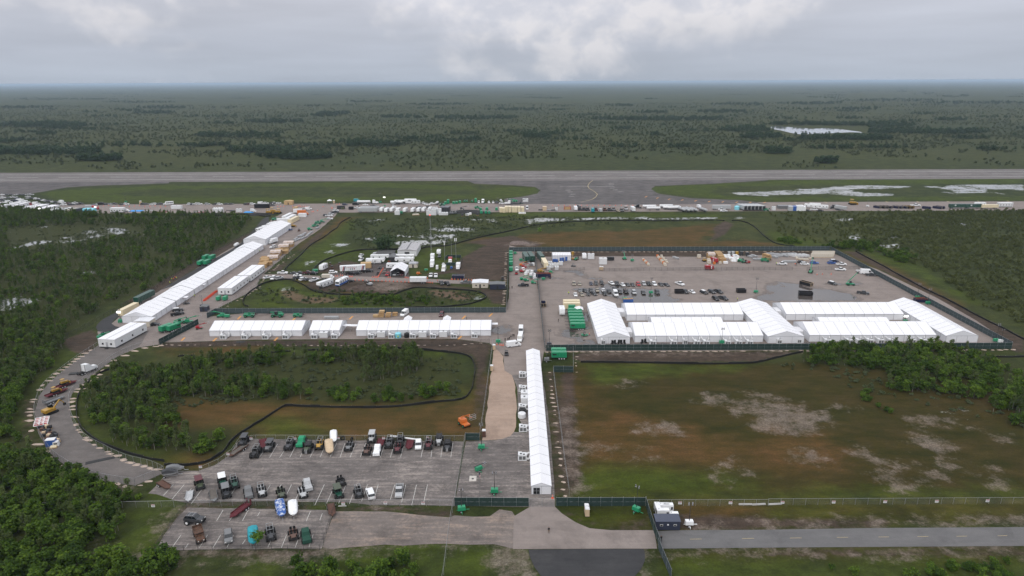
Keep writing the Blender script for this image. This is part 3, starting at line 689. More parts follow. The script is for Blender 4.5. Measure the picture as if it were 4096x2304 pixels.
BARK_D=mat('brown_bark',(0.07,0.055,0.042),rough=0.9,var=0.3)
def crown_mesh(name,seed,material,h,w,n_lobe,n_leaf,leaf,z0=0.35,narrow=0.0,n_tri=4):
 """leaf clumps spread through a set of lobes; h total height, w crown width"""
 rg=np.random.default_rng(seed)
 mb=MB()
 lobes=[]
 for i in range(n_lobe):
  t=rg.random()
  zc=h*(z0+(0.93-z0)*t)
  rad=w*0.5*(1-narrow*t)*rg.uniform(0.1,0.62)
  a=rg.uniform(0,2*math.pi)
  lobes.append((math.cos(a)*rad,math.sin(a)*rad,zc,w*rg.uniform(0.17,0.30)*(1-narrow*t*0.6),h*rg.uniform(0.09,0.17)))
 for i in range(n_leaf):
  cx, cy, cz, rr, rz=lobes[rg.integers(n_lobe)]
  d=rg.normal(size=3)
  d/=np.linalg.norm(d)
  k=rg.uniform(0.55,1.06)
  p=np.array([cx+d[0]*rr*k,cy+d[1]*rr*k,max(0.15,cz+d[2]*rz*k)])
  nn=d*0.55+rg.normal(size=3)*0.42+np.array([0,0,0.85])
  nn/=np.linalg.norm(nn)
  u=np.cross(nn,rg.normal(size=3))
  u/=np.linalg.norm(u)+1e-9
  v=np.cross(nn,u)
  s=leaf*rg.uniform(0.55,1.25)
  e=rg.uniform(0.5,0.95)
  vs=[p+u*s,p+v*s*e+nn*s*0.15,p-u*s*rg.uniform(0.6,1.0),p-v*s*e-nn*s*0.2]
  mb.add(vs,[(0,1,2,3)])
 return mb.mesh(name,material)
def trunk_mesh(name,seed,h,r,material,stems=1,spread=0.15,limbs=4,w=3.0):
 rg=random.Random(seed)
 mb=MB()
 for s in range(stems):
  a=rg.uniform(0,6.28)
  lean=spread*(0.3 if stems==1 else 1.0)
  p0=Vector((math.cos(a)*0.12*(stems>1),math.sin(a)*0.12*(stems>1),-0.2))
  p1=Vector((math.cos(a)*lean*h*0.5,math.sin(a)*lean*h*0.5,h*0.5))
  p2=Vector((math.cos(a)*lean*h,math.sin(a)*lean*h,h*0.92))
  mb.cyl(p0,p1,r,r*0.65,n=6)
  mb.cyl(p1,p2,r*0.65,r*0.2,n=5)
  for k in range(limbs):
   t=rg.uniform(0.35,0.85)
   q=p0.lerp(p2,t)
   b=rg.uniform(0,6.28)
   mb.cyl(q,q+Vector((math.cos(b)*w*0.3,math.sin(b)*w*0.3,h*0.12)),r*0.32,r*0.1,n=4)
 return mb.mesh(name,material)
 # kinds: (crowns, trunks)
BROAD=[(crown_mesh('crown',10+i,LEAF_BROAD,5.2,5.0,13,420,0.40,0.22),trunk_mesh('trunk',40+i,4.4,0.10,BARK_D,3,0.25,3)) for i in range(4)]
BUSH=[(crown_mesh('crown',20+i,LEAF_BROAD,2.6,4.0,10,300,0.34,0.16),trunk_mesh('trunk',50+i,2.0,0.06,BARK_D,4,0.4,2,2.0)) for i in range(3)]
CYP=[(crown_mesh('crown',30+i,LEAF_CYP,7.0,3.0,12,330,0.27,0.30,0.55),trunk_mesh('trunk',60+i,6.9,0.10,BARK,1,0.06,5,2.4)) for i in range(4)]
FAR=[(crown_mesh('crown',70+i,LEAF_FAR,3.4,5.0,8,110,0.62,0.12,0.3),None) for i in range(3)]
DARK=[(crown_mesh('crown',80+i,LEAF_DARK,7.5,7.0,12,240,0.75,0.2),None) for i in range(2)]
LEAF_PRAI=leaf_material('prairie_leaf',(0.068,0.084,0.022),(0.092,0.110,0.032),(0.120,0.138,0.046))
PRAI=[(crown_mesh('crown',95+i,LEAF_PRAI,2.6,4.2,10,150,0.42,0.08,0.3),None) for i in range(3)]
TUFT=[(crown_mesh('crown',90+i,LEAF_FAR,1.3,2.2,5,60,0.40,0.2),None) for i in range(2)]
rng=np.random.default_rng(7)
def in_poly(P0,poly):
 q=np.array(poly)
 s=np.zeros(len(P0),bool)
 for a, b in zip(q,np.roll(q,-1,0)):
  if a[1]!=b[1]:
   c=(a[1]>P0[:,1])!=(b[1]>P0[:,1])
   s^=c&(P0[:,0]<a[0]+(P0[:,1]-a[1])*(b[0]-a[0])/(b[1]-a[1]))
 return s
def vnoise(P0,scale,seed):
 """smooth value noise for clumping"""
 r=np.random.default_rng(seed)
 T=r.random((64,64))
 q=P0*scale
 i=np.floor(q).astype(int)
 f=q-i
 f=f*f*(3-2*f)
 g=lambda a, b:T[(i[:,0]+a)%64,(i[:,1]+b)%64]
 return (g(0,0)*(1-f[:,0])+g(1,0)*f[:,0])*(1-f[:,1])+(g(0,1)*(1-f[:,0])+g(1,1)*f[:,0])*f[:,1]
def scatter(poly,spacing,clump=0.0,cs=0.05,seed=1,holes=()):
 p=pts(poly) if isinstance(poly,str) else poly
 q=np.array(p)
 lo, hi=q.min(0), q.max(0)
 n=int((hi-lo).prod()/spacing**2)
 r=np.random.default_rng(seed)
 P0=lo+r.random((n,2))*(hi-lo)
 P0=P0[in_poly(P0,p)]
 if clump:
  v=0.65*vnoise(P0,cs,seed+5)+0.35*vnoise(P0,cs*3.1,seed+9)
  P0=P0[v>clump]
 for h in holes:
  P0=P0[~in_poly(P0,pts(h) if isinstance(h,str) else h)]
 return P0
TREES=[]
def grow(poly,spacing,kinds,smin,smax,place,seed,clump=0.0,cs=0.05,holes=()):
 P0=scatter(poly,spacing,clump,cs,seed,holes)
 r=np.random.default_rng(seed+100)
 for x, y in P0:
  TREES.append((x,y,kinds[int(r.integers(len(kinds)))],float(r.uniform(smin,smax)),place))
_B, _U, _C='broad', 'bush', 'cyp'
grow('d0 -150,760 300,740 900,750 1250,770 1290,900 1200,1050 1030,1180 800,1235 -150,1190',2.1,(_B,_B,_U,_C),0.61,1.02,'thicket',1)
grow('d0 -150,1210 700,1260 1000,1270 1500,1300 1800,1280 1900,1449 -150,1700',2.1,(_B,_B,_U),0.61,0.98,'verge',2)
grow('d0 -200,150 330,190 480,330 700,430 850,470 1080,580 1300,610 1440,560 1420,690 900,720 -200,715',2.1,(_B,_B,_C,_U),0.57,0.98,'strip',3)
grow('b0 -150,800 250,860 330,900 250,1060 130,1250 150,1449 d0 280,120 -150,60',2.4,(_B,_B,_C),0.61,0.98,'west',4)
grow('b0 -300,180 300,330 640,470 640,610 520,820 330,960 -300,880',2.8,(_C,_B,_C),0.61,0.94,'west',5)
ISL='island'
grow('b1 1080,660 1250,640 1700,660 1650,840 1450,900 1080,960',2.5,(_C,_C,_C),0.57,0.90,ISL,6,0.25,0.09)
grow('b0 2576,680 b1 0,665 600,660 1100,640 1700,650 1600,740 700,760 0,790 b0 2000,830 2100,730',2.4,(_C,_C,_B),0.57,0.94,ISL,7,0.3,0.09)
grow('b0 2050,720 1850,780 1700,860 1500,850 1300,830 1050,880 900,1000 830,1100 850,1250 950,1400 d0 1000,40 1250,160 1480,220 1760,260 1900,230 1960,120 b0 1800,1300 1650,1250 1700,1150 1900,1100 2100,1100 2300,1060',2.8,(_C,_B,_C),0.57,0.94,ISL,8,0.24,0.08)
grow('b0 2100,1000 2576,900 b1 300,1000 560,1080 520,1140 0,1120 b0 2200,1100',2.6,(_C,_B),0.53,0.82,ISL,9,0.28,0.1)
grow('b1 700,1040 1000,1020 1250,1060 1500,1100 1700,1010 1950,1040 1900,1090 1450,1150 1100,1165 800,1140',2.2,(_B,_U,_U),0.53,0.82,ISL,10,0.36,0.12)
grow('b3 520,625 800,615 1150,605 1600,600 1850,610 2150,680 2280,790 2500,850 2700,900 2700,1300 2300,1190 2000,1100 1700,1070 1300,1040 1160,1000 1200,860 900,800 600,780 250,770 380,690',2.5,(_B,_U,_B,_C),0.57,0.94,'east',11,0.18,0.08)
grow('b3 2300,1150 2700,1200 2700,1430 2500,1400 2200,1270',2.9,(_B,_C),0.53,0.82,'east',12)
grow('b3 1180,1215 1280,1205 1270,1260 1190,1265 b3 910,1060 1060,1040 1060,1100 920,1110',2.1,(_U,),0.61,0.90,'east',13)
grow('b1 860,150 1000,80 1300,80 1500,90 1700,120 1900,160 1500,180 900,170',2.2,(_U,_U,_B),0.38,0.70,'basin',14,0.3,0.15)
grow('d0 1960,130 2250,50 2200,180 2080,250 1980,240',2.1,(_B,),0.53,0.82,ISL,15)
grow('d1 300,1449 420,1380 700,1330 900,1370 1150,1340 1400,1310 1560,1340 1600,1449 1600,1600 300,1600',2.1,(_U,_B),0.53,0.86,'verge',16,0.2,0.2)
grow('d3 540,1390 700,1340 850,1449 540,1500 d3 1950,1330 2300,1280 2576,1330 2576,1500 2000,1500',2.2,(_U,),0.46,0.74,'verge',17,0.3,0.2)
grow('a3 520,865 800,850 1100,855 1160,930 1080,940 800,905 540,880',2.6,(_B,_U),0.53,0.90,'marsh',18)
grow('a3 1150,960 1400,930 1500,1000 1350,1040 1200,1000',2.6,(_B,_U),0.61,0.90,'marsh',19)
grow('a3 70,790 120,770 320,810 330,850 180,845 80,815',2.6,(_U,),0.53,0.98,'marsh',20,0.3,0.2)
# cypress prairie west of the tents and east of the compound: dense, beyond counting
grow('a0 -200,480 1200,560 1500,545 2200,545 2560,590 2400,740 2000,1020 1500,1300 b0 1050,180 700,430 640,470 300,330 -300,180 a0 -300,500',3.4,(_C,_C,_B),0.42,0.78,'prairie',21,0.26,0.035,holes=('a0 70,690 560,660 1250,650 1500,720 1450,760 900,820 300,900 80,920',))
grow('a0 100,480 500,520 1100,560 700,600 100,600 -200,560 -200,480',3.1,(_C,_B),0.53,0.86,'prairie',22)
KIND={'broad':BROAD,'bush':BUSH,'cyp':CYP}
HGT={'broad':5.2,'bush':2.6,'cyp':7.0}
# the largest in the picture become things, the rest one mass
def app(t):
 u, v, c=proj(t[0],t[1],1.0)
 vis=-60<u<IW+60 and v<IH+120
 return (HGT[t[2]]*t[3]/c) if vis else 0.0
TREES=[t for t in TREES if app(t)>0]
order=sorted(range(len(TREES)),key=lambda i:-app(TREES[i]))
PL={'thicket':'in the thicket beside the overflow lot','verge':'in the brush along the dirt track below the lots','strip':'outside the dead end of the loop road','west':'along the outer verge of the loop road','island':'on the island ringed by the loop road','east':'in the stand south of the screened compound','basin':'in the basin behind the long screened fence','marsh':'on the marsh edge behind the compound','prairie':'on the open cypress prairie'}
KN={'broad':('broadleaf_tree','bright green leafy tree','tree'),'bush':('shrub','rounded green shrub','shrub'),'cyp':('cypress_tree','slim pale-trunked cypress','tree')}
cnt={'broad':0,'bush':0,'cyp':0}
rest=[]
rr=random.Random(5)
for i in order:
 x, y, k, s, pl=TREES[i]
 if cnt[k]<(130 if k!='bush' else 40):
  cnt[k]+=1
  cr, tr=KIND[k][rr.randrange(len(KIND[k]))]
  nm, lb, ct=KN[k]
  place(nm,[('crown',cr),('trunk',tr)],('tall ' if s>0.87 else 'small ' if s<0.72 else 'medium ')+lb+' '+PL[pl],ct,(x,y,0.0),rr.uniform(0,6.28),'%ss %s'%(ct,PL[pl]),scale=(s*rr.uniform(0.9,1.1),s*rr.uniform(0.9,1.1),s))
 else:
  rest.append(TREES[i])
def stuff(name,protos,P0,scl,seed,label=None):
 """one uncountable mass: points carrying instances"""
 r=np.random.default_rng(seed)
 me=bpy.data.meshes.new(name)
 me.vertices.add(len(P0))
 me.vertices.foreach_set('co',np.concatenate([P0,np.zeros((len(P0),1))],1).ravel())
 me.attributes.new('scl','FLOAT','POINT').data.foreach_set('value',np.asarray(scl,np.float32))
 me.attributes.new('rz','FLOAT','POINT').data.foreach_set('value',r.uniform(0,6.28,len(P0)).astype(np.float32))
 me.attributes.new('pick','INT','POINT').data.foreach_set('value',r.integers(0,len(protos),len(P0)).astype(np.int32))
 o=ob(name,me)
 tag(o,label,None,kind='stuff')
 ng=bpy.data.node_groups.new(name,'GeometryNodeTree')
 ng.interface.new_socket('Geometry',in_out='INPUT',socket_type='NodeSocketGeometry')
 ng.interface.new_socket('Geometry',in_out='OUTPUT',socket_type='NodeSocketGeometry')
 n, l=ng.nodes, ng.links
 gi, go=n.new('NodeGroupInput'), n.new('NodeGroupOutput')
 join=n.new('GeometryNodeJoinGeometry')
 def named(nm,t):
  q=n.new('GeometryNodeInputNamedAttribute')
  q.data_type=t
  q.inputs[0].default_value=nm
  return q.outputs[0]
 sc, rz, pk=named('scl','FLOAT'), named('rz','FLOAT'), named('pick','INT')
 cx=n.new('ShaderNodeCombineXYZ')
 l.new(rz,cx.inputs[2])
 for i, p in enumerate(protos):
  oi=n.new('GeometryNodeObjectInfo')
  oi.inputs[0].default_value=p
  oi.inputs['As Instance'].default_value=True
  ip=n.new('GeometryNodeInstanceOnPoints')
  cmp_=n.new('FunctionNodeCompare')
  cmp_.data_type, cmp_.operation='INT', 'EQUAL'
  l.new(pk,cmp_.inputs[2])
  cmp_.inputs[3].default_value=i
  l.new(gi.outputs[0],ip.inputs['Points'])
  l.new(cmp_.outputs[0],ip.inputs['Selection'])
  l.new(oi.outputs['Geometry'],ip.inputs['Instance'])
  l.new(cx.outputs[0],ip.inputs['Rotation'])
  l.new(sc,ip.inputs['Scale'])
  l.new(ip.outputs[0],join.inputs[0])
 l.new(join.outputs[0],go.inputs[0])
 md=o.modifiers.new('scatter','NODES')
 md.node_group=ng
 return o
def proto(cr,tr):
 """an unlinked tree (crown and trunk in one mesh) that the masses repeat"""
 me=cr.copy()
 if tr:
  bm=bmesh.new()
  bm.from_mesh(cr)
  k=len(bm.faces)
  bm.from_mesh(tr)
  bm.faces.ensure_lookup_table()
  for f in bm.faces[k:]:
   f.material_index=1
  bm.to_mesh(me)
  bm.free()
  me.materials.append(tr.materials[0])
 return bpy.data.objects.new('foliage_clump',me)
PRO={k:[proto(*q) for q in KIND[k]] for k in KIND}
for k, nm in (('broad','thicket_trees'),('bush','thicket_shrubs'),('cyp','cypress_stand')):
 q=[t for t in rest if t[2]==k]
 if q:
  stuff(nm,PRO[k],np.array([(t[0],t[1]) for t in q]),[t[3] for t in q],11)
  # marsh beyond the runway: scattered scrub thinning into hammocks and haze
def frustum_pts(n,y0,y1,seed,power=1.0):
 r=np.random.default_rng(seed)
 y=y0*(y1/y0)**(r.random(n)**power)
 x=(r.random(n)*2-1)*y*0.82
 return np.stack([x,y],1)
RUN_N=856.0
Q=frustum_pts(60000,RUN_N+10,3600,31)
v=0.5*vnoise(Q,0.011,3)+0.3*vnoise(Q,0.04,4)+0.2*vnoise(Q,0.003,8)
edge=np.clip((Q[:,1]-900)/260,0,1)
keep=(v>0.62-0.26*edge)&(rng.random(len(Q))<0.35+0.65*edge)
pond_hole=in_poly(Q,pts('px 3060,500 3470,500 3490,545 3330,548 3130,540 3060,520'))
Q=Q[keep&~pond_hole][:20000]
stuff('marsh_scrub',[proto(*q) for q in FAR],Q,0.55+0.75*rng.random(len(Q)),12)
# darker tree islands (hammocks), including the ring round the pond
HX, HS=[],[]
def hammock(px,py,wpx,hpx,n,s=1.0):
 r=np.random.default_rng(int(px*7+py))
 a=r.random(n)*2*math.pi
 q=np.sqrt(r.random(n))
 for i in range(n):
  u, w=px+math.cos(a[i])*q[i]*wpx, py+math.sin(a[i])*q[i]*hpx
  if w>338:
   x, y=G(u,w)
   HX.append((x,y))
   HS.append(s*r.uniform(0.45,1.15))
for spec in ('215,502,150,9,150 80,503,90,8,90 1340,455,70,5,60 1180,628,150,12,110 1900,473,170,8,120 2700,478,190,8,130 3520,505,140,10,110 3700,530,260,9,170 3000,520,120,10,90 3040,548,90,8,60 3330,556,160,4,90 3250,500,200,4,120 3490,558,80,5,40 ' '2480,423,60,4,40 2950,418,110,5,70 3230,415,120,5,80 3600,402,170,6,110 3900,412,220,5,120 2180,393,70,3,36 2470,478,110,5,70 1620,470,90,5,55 1300,463,60,6,40 950,545,170,8,90 1040,605,140,8,90 1500,583,110,5,60 2150,548,70,6,42 3110,612,55,5,34 3300,652,42,3,20 150,612,260,10,150 400,640,90,6,60 620,452,90,5,52 1100,488,120,5,70 ' '560,410,150,4,80 260,397,220,4,100 1480,408,100,4,50 1750,418,130,4,66 2050,440,120,4,62 660,432,120,4,60 2900,447,120,4,60 3430,436,100,4,50 2600,450,80,4,44 3800,480,70,4,36 90,430,120,4,60').split():
 px_, py_, w_, h_, n_=map(float,spec.split(','))
 hammock(px_,py_,w_,h_,int(n_*1.6))
r2=np.random.default_rng(77)
for i in range(190):
 py_=345+260*r2.random()**1.5
 hammock(r2.uniform(-100,4200),py_,r2.uniform(30,120)*(0.5+(py_-330)/260),r2.uniform(1.2,4.0),int(r2.uniform(10,40)),0.8)
hxa, hsa=np.array(HX), np.array(HS)
ok_=~in_poly(hxa,pts('px 3072,501 3470,505 3480,543 3330,540 3130,534 3066,518'))
stuff('hammock_trees',[proto(*q) for q in DARK],hxa[ok_],hsa[ok_]*1.25,13)
# sedge tufts on the wet prairie
T0=np.concatenate([scatter('a1 900,600 2576,560 2576,700 1900,850 1200,900 1000,860',3.2,0.35,0.06,51),scatter('a0 100,600 2200,600 1500,900 0,950',4.0,0.35,0.05,52),scatter('a2 0,560 2100,600 2100,610 0,690',3.5,0.3,0.06,53),scatter('a3 1000,510 2576,500 2576,1200 1300,880',4.5,0.3,0.05,54),scatter('b1 0,660 2100,700 2050,1080 300,1140 0,1100',2.8,0.3,0.08,55),scatter('a1 0,1290 500,1300 2280,1320 2250,1440 0,1449',3.0,0.3,0.08,56),scatter('b0 900,900 2576,680 2576,1120 1700,1240 900,1400',2.8,0.3,0.08,57),scatter('b3 100,750 1100,800 2000,1100 2576,1300 2576,1400 1000,1050 200,850',3.2,0.35,0.08,58)])
stuff('sedge_tufts',[proto(*q) for q in TUFT],T0,0.45+0.6*rng.random(len(T0)),14)
R0=np.concatenate([scatter('a3 1150,520 2700,500 2700,1449 b3 2700,430 2200,200 a3 2100,1449 1600,1090 1300,1000 1250,880 900,840 950,700 850,620',2.9,0.22,0.04,23),scatter('a3 0,530 1100,520 900,640 900,840 400,850 100,760',4.5,0.3,0.05,24)])
stuff('dwarf_cypress_scrub',[proto(*q) for q in PRAI],R0,0.35+0.55*rng.random(len(R0))**1.5,15)
# single trees
big=place('shade_tree',[('crown',crown_mesh('crown',201,LEAF_DARK,12.0,19.0,34,1500,0.75,0.25)),('trunk',trunk_mesh('trunk',202,9.0,0.45,BARK_D,2,0.25,6,9.0))],'large spreading dark green tree behind the white campers','tree',(*G(*PX('e1',720,410)),0),0.4)
place('lime_tree',[('crown',crown_mesh('crown',203,LEAF_LIME,4.0,4.2,10,330,0.28,0.45)),('trunk',trunk_mesh('trunk',204,3.4,0.07,BARK,3,0.3,3))],'bright lime-green sapling growing in the overflow lot','tree',(*G(*PX('f6',1300,670)),0))
place('lime_shrub',[('crown',crown_mesh('crown',205,LEAF_LIME,3.6,4.4,8,170,0.35,0.2))],'lone lime-green shrub on the red-brown field north of the compound','shrub',(*G(*PX('q4',555,955)),0))
# fences
SCREEN=mat('green_windscreen',(0.018,0.040,0.036),rough=0.8,var=0.25,scale=0.3)
SCREEN_GREY=mat('grey_green_windscreen',(0.048,0.068,0.074),rough=0.8,var=0.2,scale=0.3)
SILT=mat('black_silt_fabric',(0.010,0.010,0.010),rough=0.7,var=0.3,scale=0.6)
def mesh_mat(name,col,dens):
 m, n, l, b=nodes_of(name)
 b.inputs['Base Color'].default_value=(*col,1)
 b.inputs['Roughness'].default_value=0.5
 b.inputs['Alpha'].default_value=dens
 return m
CHAIN=mesh_mat('chain_link',(0.25,0.26,0.27),0.10)
CHAIN_D=mesh_mat('dark_chain_link',(0.05,0.05,0.05),0.20)
PALE=mat('pale_spoil',(0.40,0.32,0.265),rough=0.95,var=0.3,scale=1.5)
_panel={}
def panel_mesh(kind):
 if kind not in _panel:
  if kind in ('screen','greyscreen'):
   m=SCREEN if kind=='screen' else SCREEN_GREY
   mb=MB()
   for z0, z1 in ((0.02,0.485),(0.505,0.985)):
    for i in range(6):
     d0, d1=0.02*math.sin(i*1.9+z0*7), 0.02*math.sin((i+1)*1.9+z0*7)
     x0, x1=i/6,(i+1)/6
     mb.add([(x0,d0-0.02,z0),(x1,d1-0.02,z0),(x1,d1-0.02,z1),(x0,d0-0.02,z1),(x0,d0+0.02,z0),(x1,d1+0.02,z0),(x1,d1+0.02,z1),(x0,d0+0.02,z1)],[(0,1,2,3),(5,4,7,6),(3,2,6,7),(1,0,4,5)])
   _panel[kind]=mb.M(m)
  else:
   m=CHAIN if kind=='chain' else CHAIN_D
   _panel[kind]=MB().quad((0,0,0.02),(1,0,0.02),(1,0,0.97),(0,0,0.97)).M(m)
 return _panel[kind]
POSTM={k:MB().cyl((0,0,-0.3),(0,0,1.0),0.042,n=6).M(m) for k,m in (('s',STEEL),('d',DARKSTEEL))}
RAILM={k:MB().cyl((0,0,0),(1,0,0),0.028,n=6).M(m) for k,m in (('s',STEEL),('d',DARKSTEEL))}
def mound_mesh(seed):
 rg=random.Random(seed)
 mb=MB()
 n=9
 ring=[]
 for k,(r,z) in enumerate(((1.0,0.0),(0.62,0.11),(0.2,0.16))):
  ring.append([(math.cos(6.283*i/n)*r*rg.uniform(0.75,1.2),math.sin(6.283*i/n)*r*0.5*rg.uniform(0.75,1.2),z) for i in range(n)])
 mb.add(sum(ring,[])+[(0,0,0.17)],[(k*n+i,k*n+(i+1)%n,(k+1)*n+(i+1)%n,(k+1)*n+i) for k in range(2) for i in range(n)]+[(2*n+i,2*n+(i+1)%n,3*n) for i in range(n)])
 return mb.M(PALE)
MOUNDS=[mound_mesh(i) for i in range(5)]
def resample(p,step):
 out=[p[0]]
 for a, b in zip(p[:-1],p[1:]):
  d=math.hypot(b[0]-a[0],b[1]-a[1])
  k=max(1,round(d/step))
  out+=[(a[0]+(b[0]-a[0])*i/k,a[1]+(b[1]-a[1])*i/k) for i in range(1,k+1)]
 return out
frng=random.Random(12)
def fence(name,path,h,style,label,step=3.0,metal='s',foot=None,topw=True,wire=False,smooth=0):
 p=pts(path) if isinstance(path,str) else path
 for _ in range(smooth):
  q=[p[0]]
  for a, b in zip(p[:-1],p[1:]):
   q+=[(a[0]*0.75+b[0]*0.25,a[1]*0.75+b[1]*0.25),(a[0]*0.25+b[0]*0.75,a[1]*0.25+b[1]*0.75)]
  p=q+[p[-1]]
 p=resample(p,step)
 root=ob(name,None,None,(*p[0],0))
 tag(root,label,'fence')
 o=p[0]
 pm=panel_mesh(style)
 for i,(x,y) in enumerate(p):
  ob('post',POSTM[metal],root,(x-o[0],y-o[1],0),None,(1,1,h+(0.25 if wire else 0.04)))
  if foot and frng.random()<0.8:
   ob('footing_spoil',MOUNDS[frng.randrange(5)],root,(x-o[0]+foot[0]+frng.uniform(-.4,.4),y-o[1]+foot[1]+frng.uniform(-.3,.3),0.03),frng.uniform(-0.2,0.2)+(foot[3] if len(foot)>3 else 0),tuple(foot[2]*frng.uniform(0.45,1.15) for _ in range(3)))
  if i:
   a=p[i-1]
   L, an=math.hypot(x-a[0],y-a[1]), math.atan2(y-a[1],x-a[0])
   ob('screen_panel' if 'screen' in style else 'mesh_panel',pm,root,(a[0]-o[0],a[1]-o[1],0),an,(L,1,h))
   if topw:
    ob('top_rail',RAILM[metal],root,(a[0]-o[0],a[1]-o[1],h),an,(L,1,1))
   if wire:
    ob('mid_rail',RAILM[metal],root,(a[0]-o[0],a[1]-o[1],h*0.495),an,(L,0.6,0.6))
 return root
YS, YN, XW, XE, XC=261.0, 432.5, 11.6, 203.3, -4.8
fence('screen_fence',[(XW+0.5,YS),(XE,YS+1.4)],2.7,'screen','tall dark green windscreen fence along the south side of the compound',wire=True,foot=(0,-1.2,1.3))
fence('screen_fence',[(XC,YN),(XE,YN)],2.9,'greyscreen','grey-green windscreen fence along the north side of the compound',wire=True,foot=(0,-2.2,1.3))
fence('screen_fence',[(XE+0.4,YN-0.5),(XE+0.4,YS+2)],2.8,'greyscreen','grey-green windscreen fence along the east side of the compound',wire=True)
fence('screen_fence',[(XW,YN-0.6),(XW,YS)],2.7,'greyscreen','grey-green screened fence between the compound and the central lane',wire=True)
fence('screen_fence',[(XC,YN-0.6),(XC-0.1,313)],2.7,'greyscreen','grey-green screened fence west of the equipment lane',wire=True,foot=(-1.6,0,1.1))
fence('screen_fence','b0 2085,305 2175,258 b1 0,258 1000,254 2515,247',2.7,'greyscreen','long grey-green screened fence behind the row of three tents',wire=True)
fence('screen_fence','b0 1605,575 2000,365',2.7,'screen','dark green screened fence slanting across the west end of the service yard',wire=True)
fence('screen_fence','d1 1998,745 d2 168,748',2.6,'screen','dark green windscreen fence from the lot to the tent gate',wire=True)
fence('screen_fence','d2 442,746 1340,745',2.6,'screen','dark green windscreen fence between the tent gate and the guard hut',wire=True)
fence('screen_fence','d2 1345,745 1420,985 1490,1175',2.6,'screen','grey screened fence running past the dark guard hut to the road',wire=True)
fence('screen_fence','d2 1470,1170 1600,1480',2.6,'greyscreen','grey screened fence running south from the entrance road',wire=True)
fence('screen_fence','b2 418,848 616,850',2.6,'screen','short dark green screened fence panel in front of the twin generator pad',wire=True)
fence('screen_fence','d1 2108,85 2250,87',2.6,'screen','short dark green screened gate across the limerock road',wire=True)
fence('chain_link_fence','b2 615,636 617,850',2.4,'chain','short chain-link fence beside the twin generator pad',foot=(1.3,0,0.8))
fence('chain_link_fence','b2 415,850 450,1150 490,1449 d2 530,330 575,640',2.4,'chain','straight chain-link fence east of the long walkway tent',foot=(-1.2,0,1.0))
fence('chain_link_fence','b1 2385,560 2300,1200 2262,1449 d1 2255,30',2.4,'chain','chain-link fence along the west side of the limerock road',foot=None)
fence('chain_link_fence','d1 2105,90 2060,400 1998,742',2.5,'chain','chain-link fence between the swamp buggy lot and the guard yard')
fence('chain_link_fence','d1 1990,745 1950,960 1890,1440 1870,1560',2.5,'chain','chain-link fence crossing the dirt lot and grass verge')
fence('chain_link_fence','b0 1600,575 b1 -870,590 0,590 1000,597 2000,590 2350,560',2.2,'darkchain','thin dark chain-link fence south of the row of three tents',step=3.3,metal='d',foot=(0,1.6,0.9))
LOOP_IN='b0 1600,575 1390,605 1180,695 1030,805 930,885 e7 880,600 805,740 795,900 830,1050 f0 1270,560 1410,820 1630,1110 d0 1010,170 1170,255 1310,310 1460,340 1570,375 1655,420'
LOOP_OUT='b0 1000,590 800,720 e7 510,310 310,500 190,680 125,900 f0 262,330 275,600 335,850 485,1090 d0 475,175 565,275 735,385 960,475 1160,515 1362,542'
fence('chain_link_fence',LOOP_IN,2.4,'chain','chain-link fence curving along the inner side of the loop road',foot=(1.3,-0.6,1.75),smooth=1)
fence('chain_link_fence',LOOP_OUT,2.4,'chain','chain-link fence curving along the outer side of the loop road',foot=(-1.4,-0.4,1.7),smooth=1)
fence('chain_link_fence','d0 1362,542 1655,420',2.4,'chain','chain-link fence closing the dead end of the loop road',foot=(1.0,0.4,1.1))
fence('chain_link_fence','d0 -60,778 700,775 1370,762 1880,752 2576,745 d1 0,743 700,742 1150,742',1.9,'chain','thin chain-link fence between the two parking lots',step=3.2)
fence('chain_link_fence','d1 1310,745 1985,748',1.9,'chain','thin chain-link fence on the lot edge past the double gate',step=3.2)
fence('chain_link_fence','d0 2010,415 2200,330 2340,225 2420,105 d1 0,85 1000,88 2095,92',1.9,'chain','thin chain-link fence behind the back row of swamp buggies',step=3.2)
fence('chain_link_fence','d2 1360,745 2576,742 d3 0,735 1500,728 2700,720',1.9,'chain','thin chain-link fence beside the entrance road with warning signs',step=3.2)
fence('chain_link_fence','d1 795,760 740,930 680,1110 640,1190 d0 2576,1195 1560,1195 1640,1080 1790,870 1880,760',1.5,'darkchain','sagging dark wire fence round the overflow lot',step=3.4,metal='d')
fence('chain_link_fence','e3 480,530 900,530 1500,518 2330,518 e4 0,655 950,655 1780,650 2510,650',2.0,'darkchain','thin dark chain-link fence across the supply yard',step=3.2,metal='d')
fence('chain_link_fence','e5 890,520 990,512 e5 1120,500 1270,500 1740,490 2030,490',2.0,'darkchain','thin dark chain-link fence by the white pickups',step=3.2,metal='d')
fence('chain_link_fence','e2 1440,770 1960,780 2300,785 2560,740',2.0,'darkchain','short dark chain-link fence around the white refrigeration units',step=3.0,metal='d')
fence('chain_link_fence','e0 705,300 440,470 215,660',2.4,'chain','chain-link fence beside the stacked lumber',foot=(1.8,0,0.9))
fence('chain_link_fence','a1 60,1175 a0 2576,1290 b0 2230,205 2175,255',2.4,'chain','chain-link fence below the two white modular offices',foot=(1.6,0,0.9))
fence('chain_link_fence','b0 640,530 900,385 1150,245 1560,15 a0 1900,1080 2200,915 2400,805 2576,705',2.2,'darkchain','black-screened chain-link fence along the west edge of the service road',metal='d')
# gate between the two lots, tent gate
fence('chain_link_gate','d1 1150,742 1310,745',1.9,'chain','chain-link double gate between the two lots',step=3.4)
fence('chain_link_gate','d2 175,752 430,752',2.4,'chain','chain-link vehicle gate in front of the walkway tent',step=3.2)
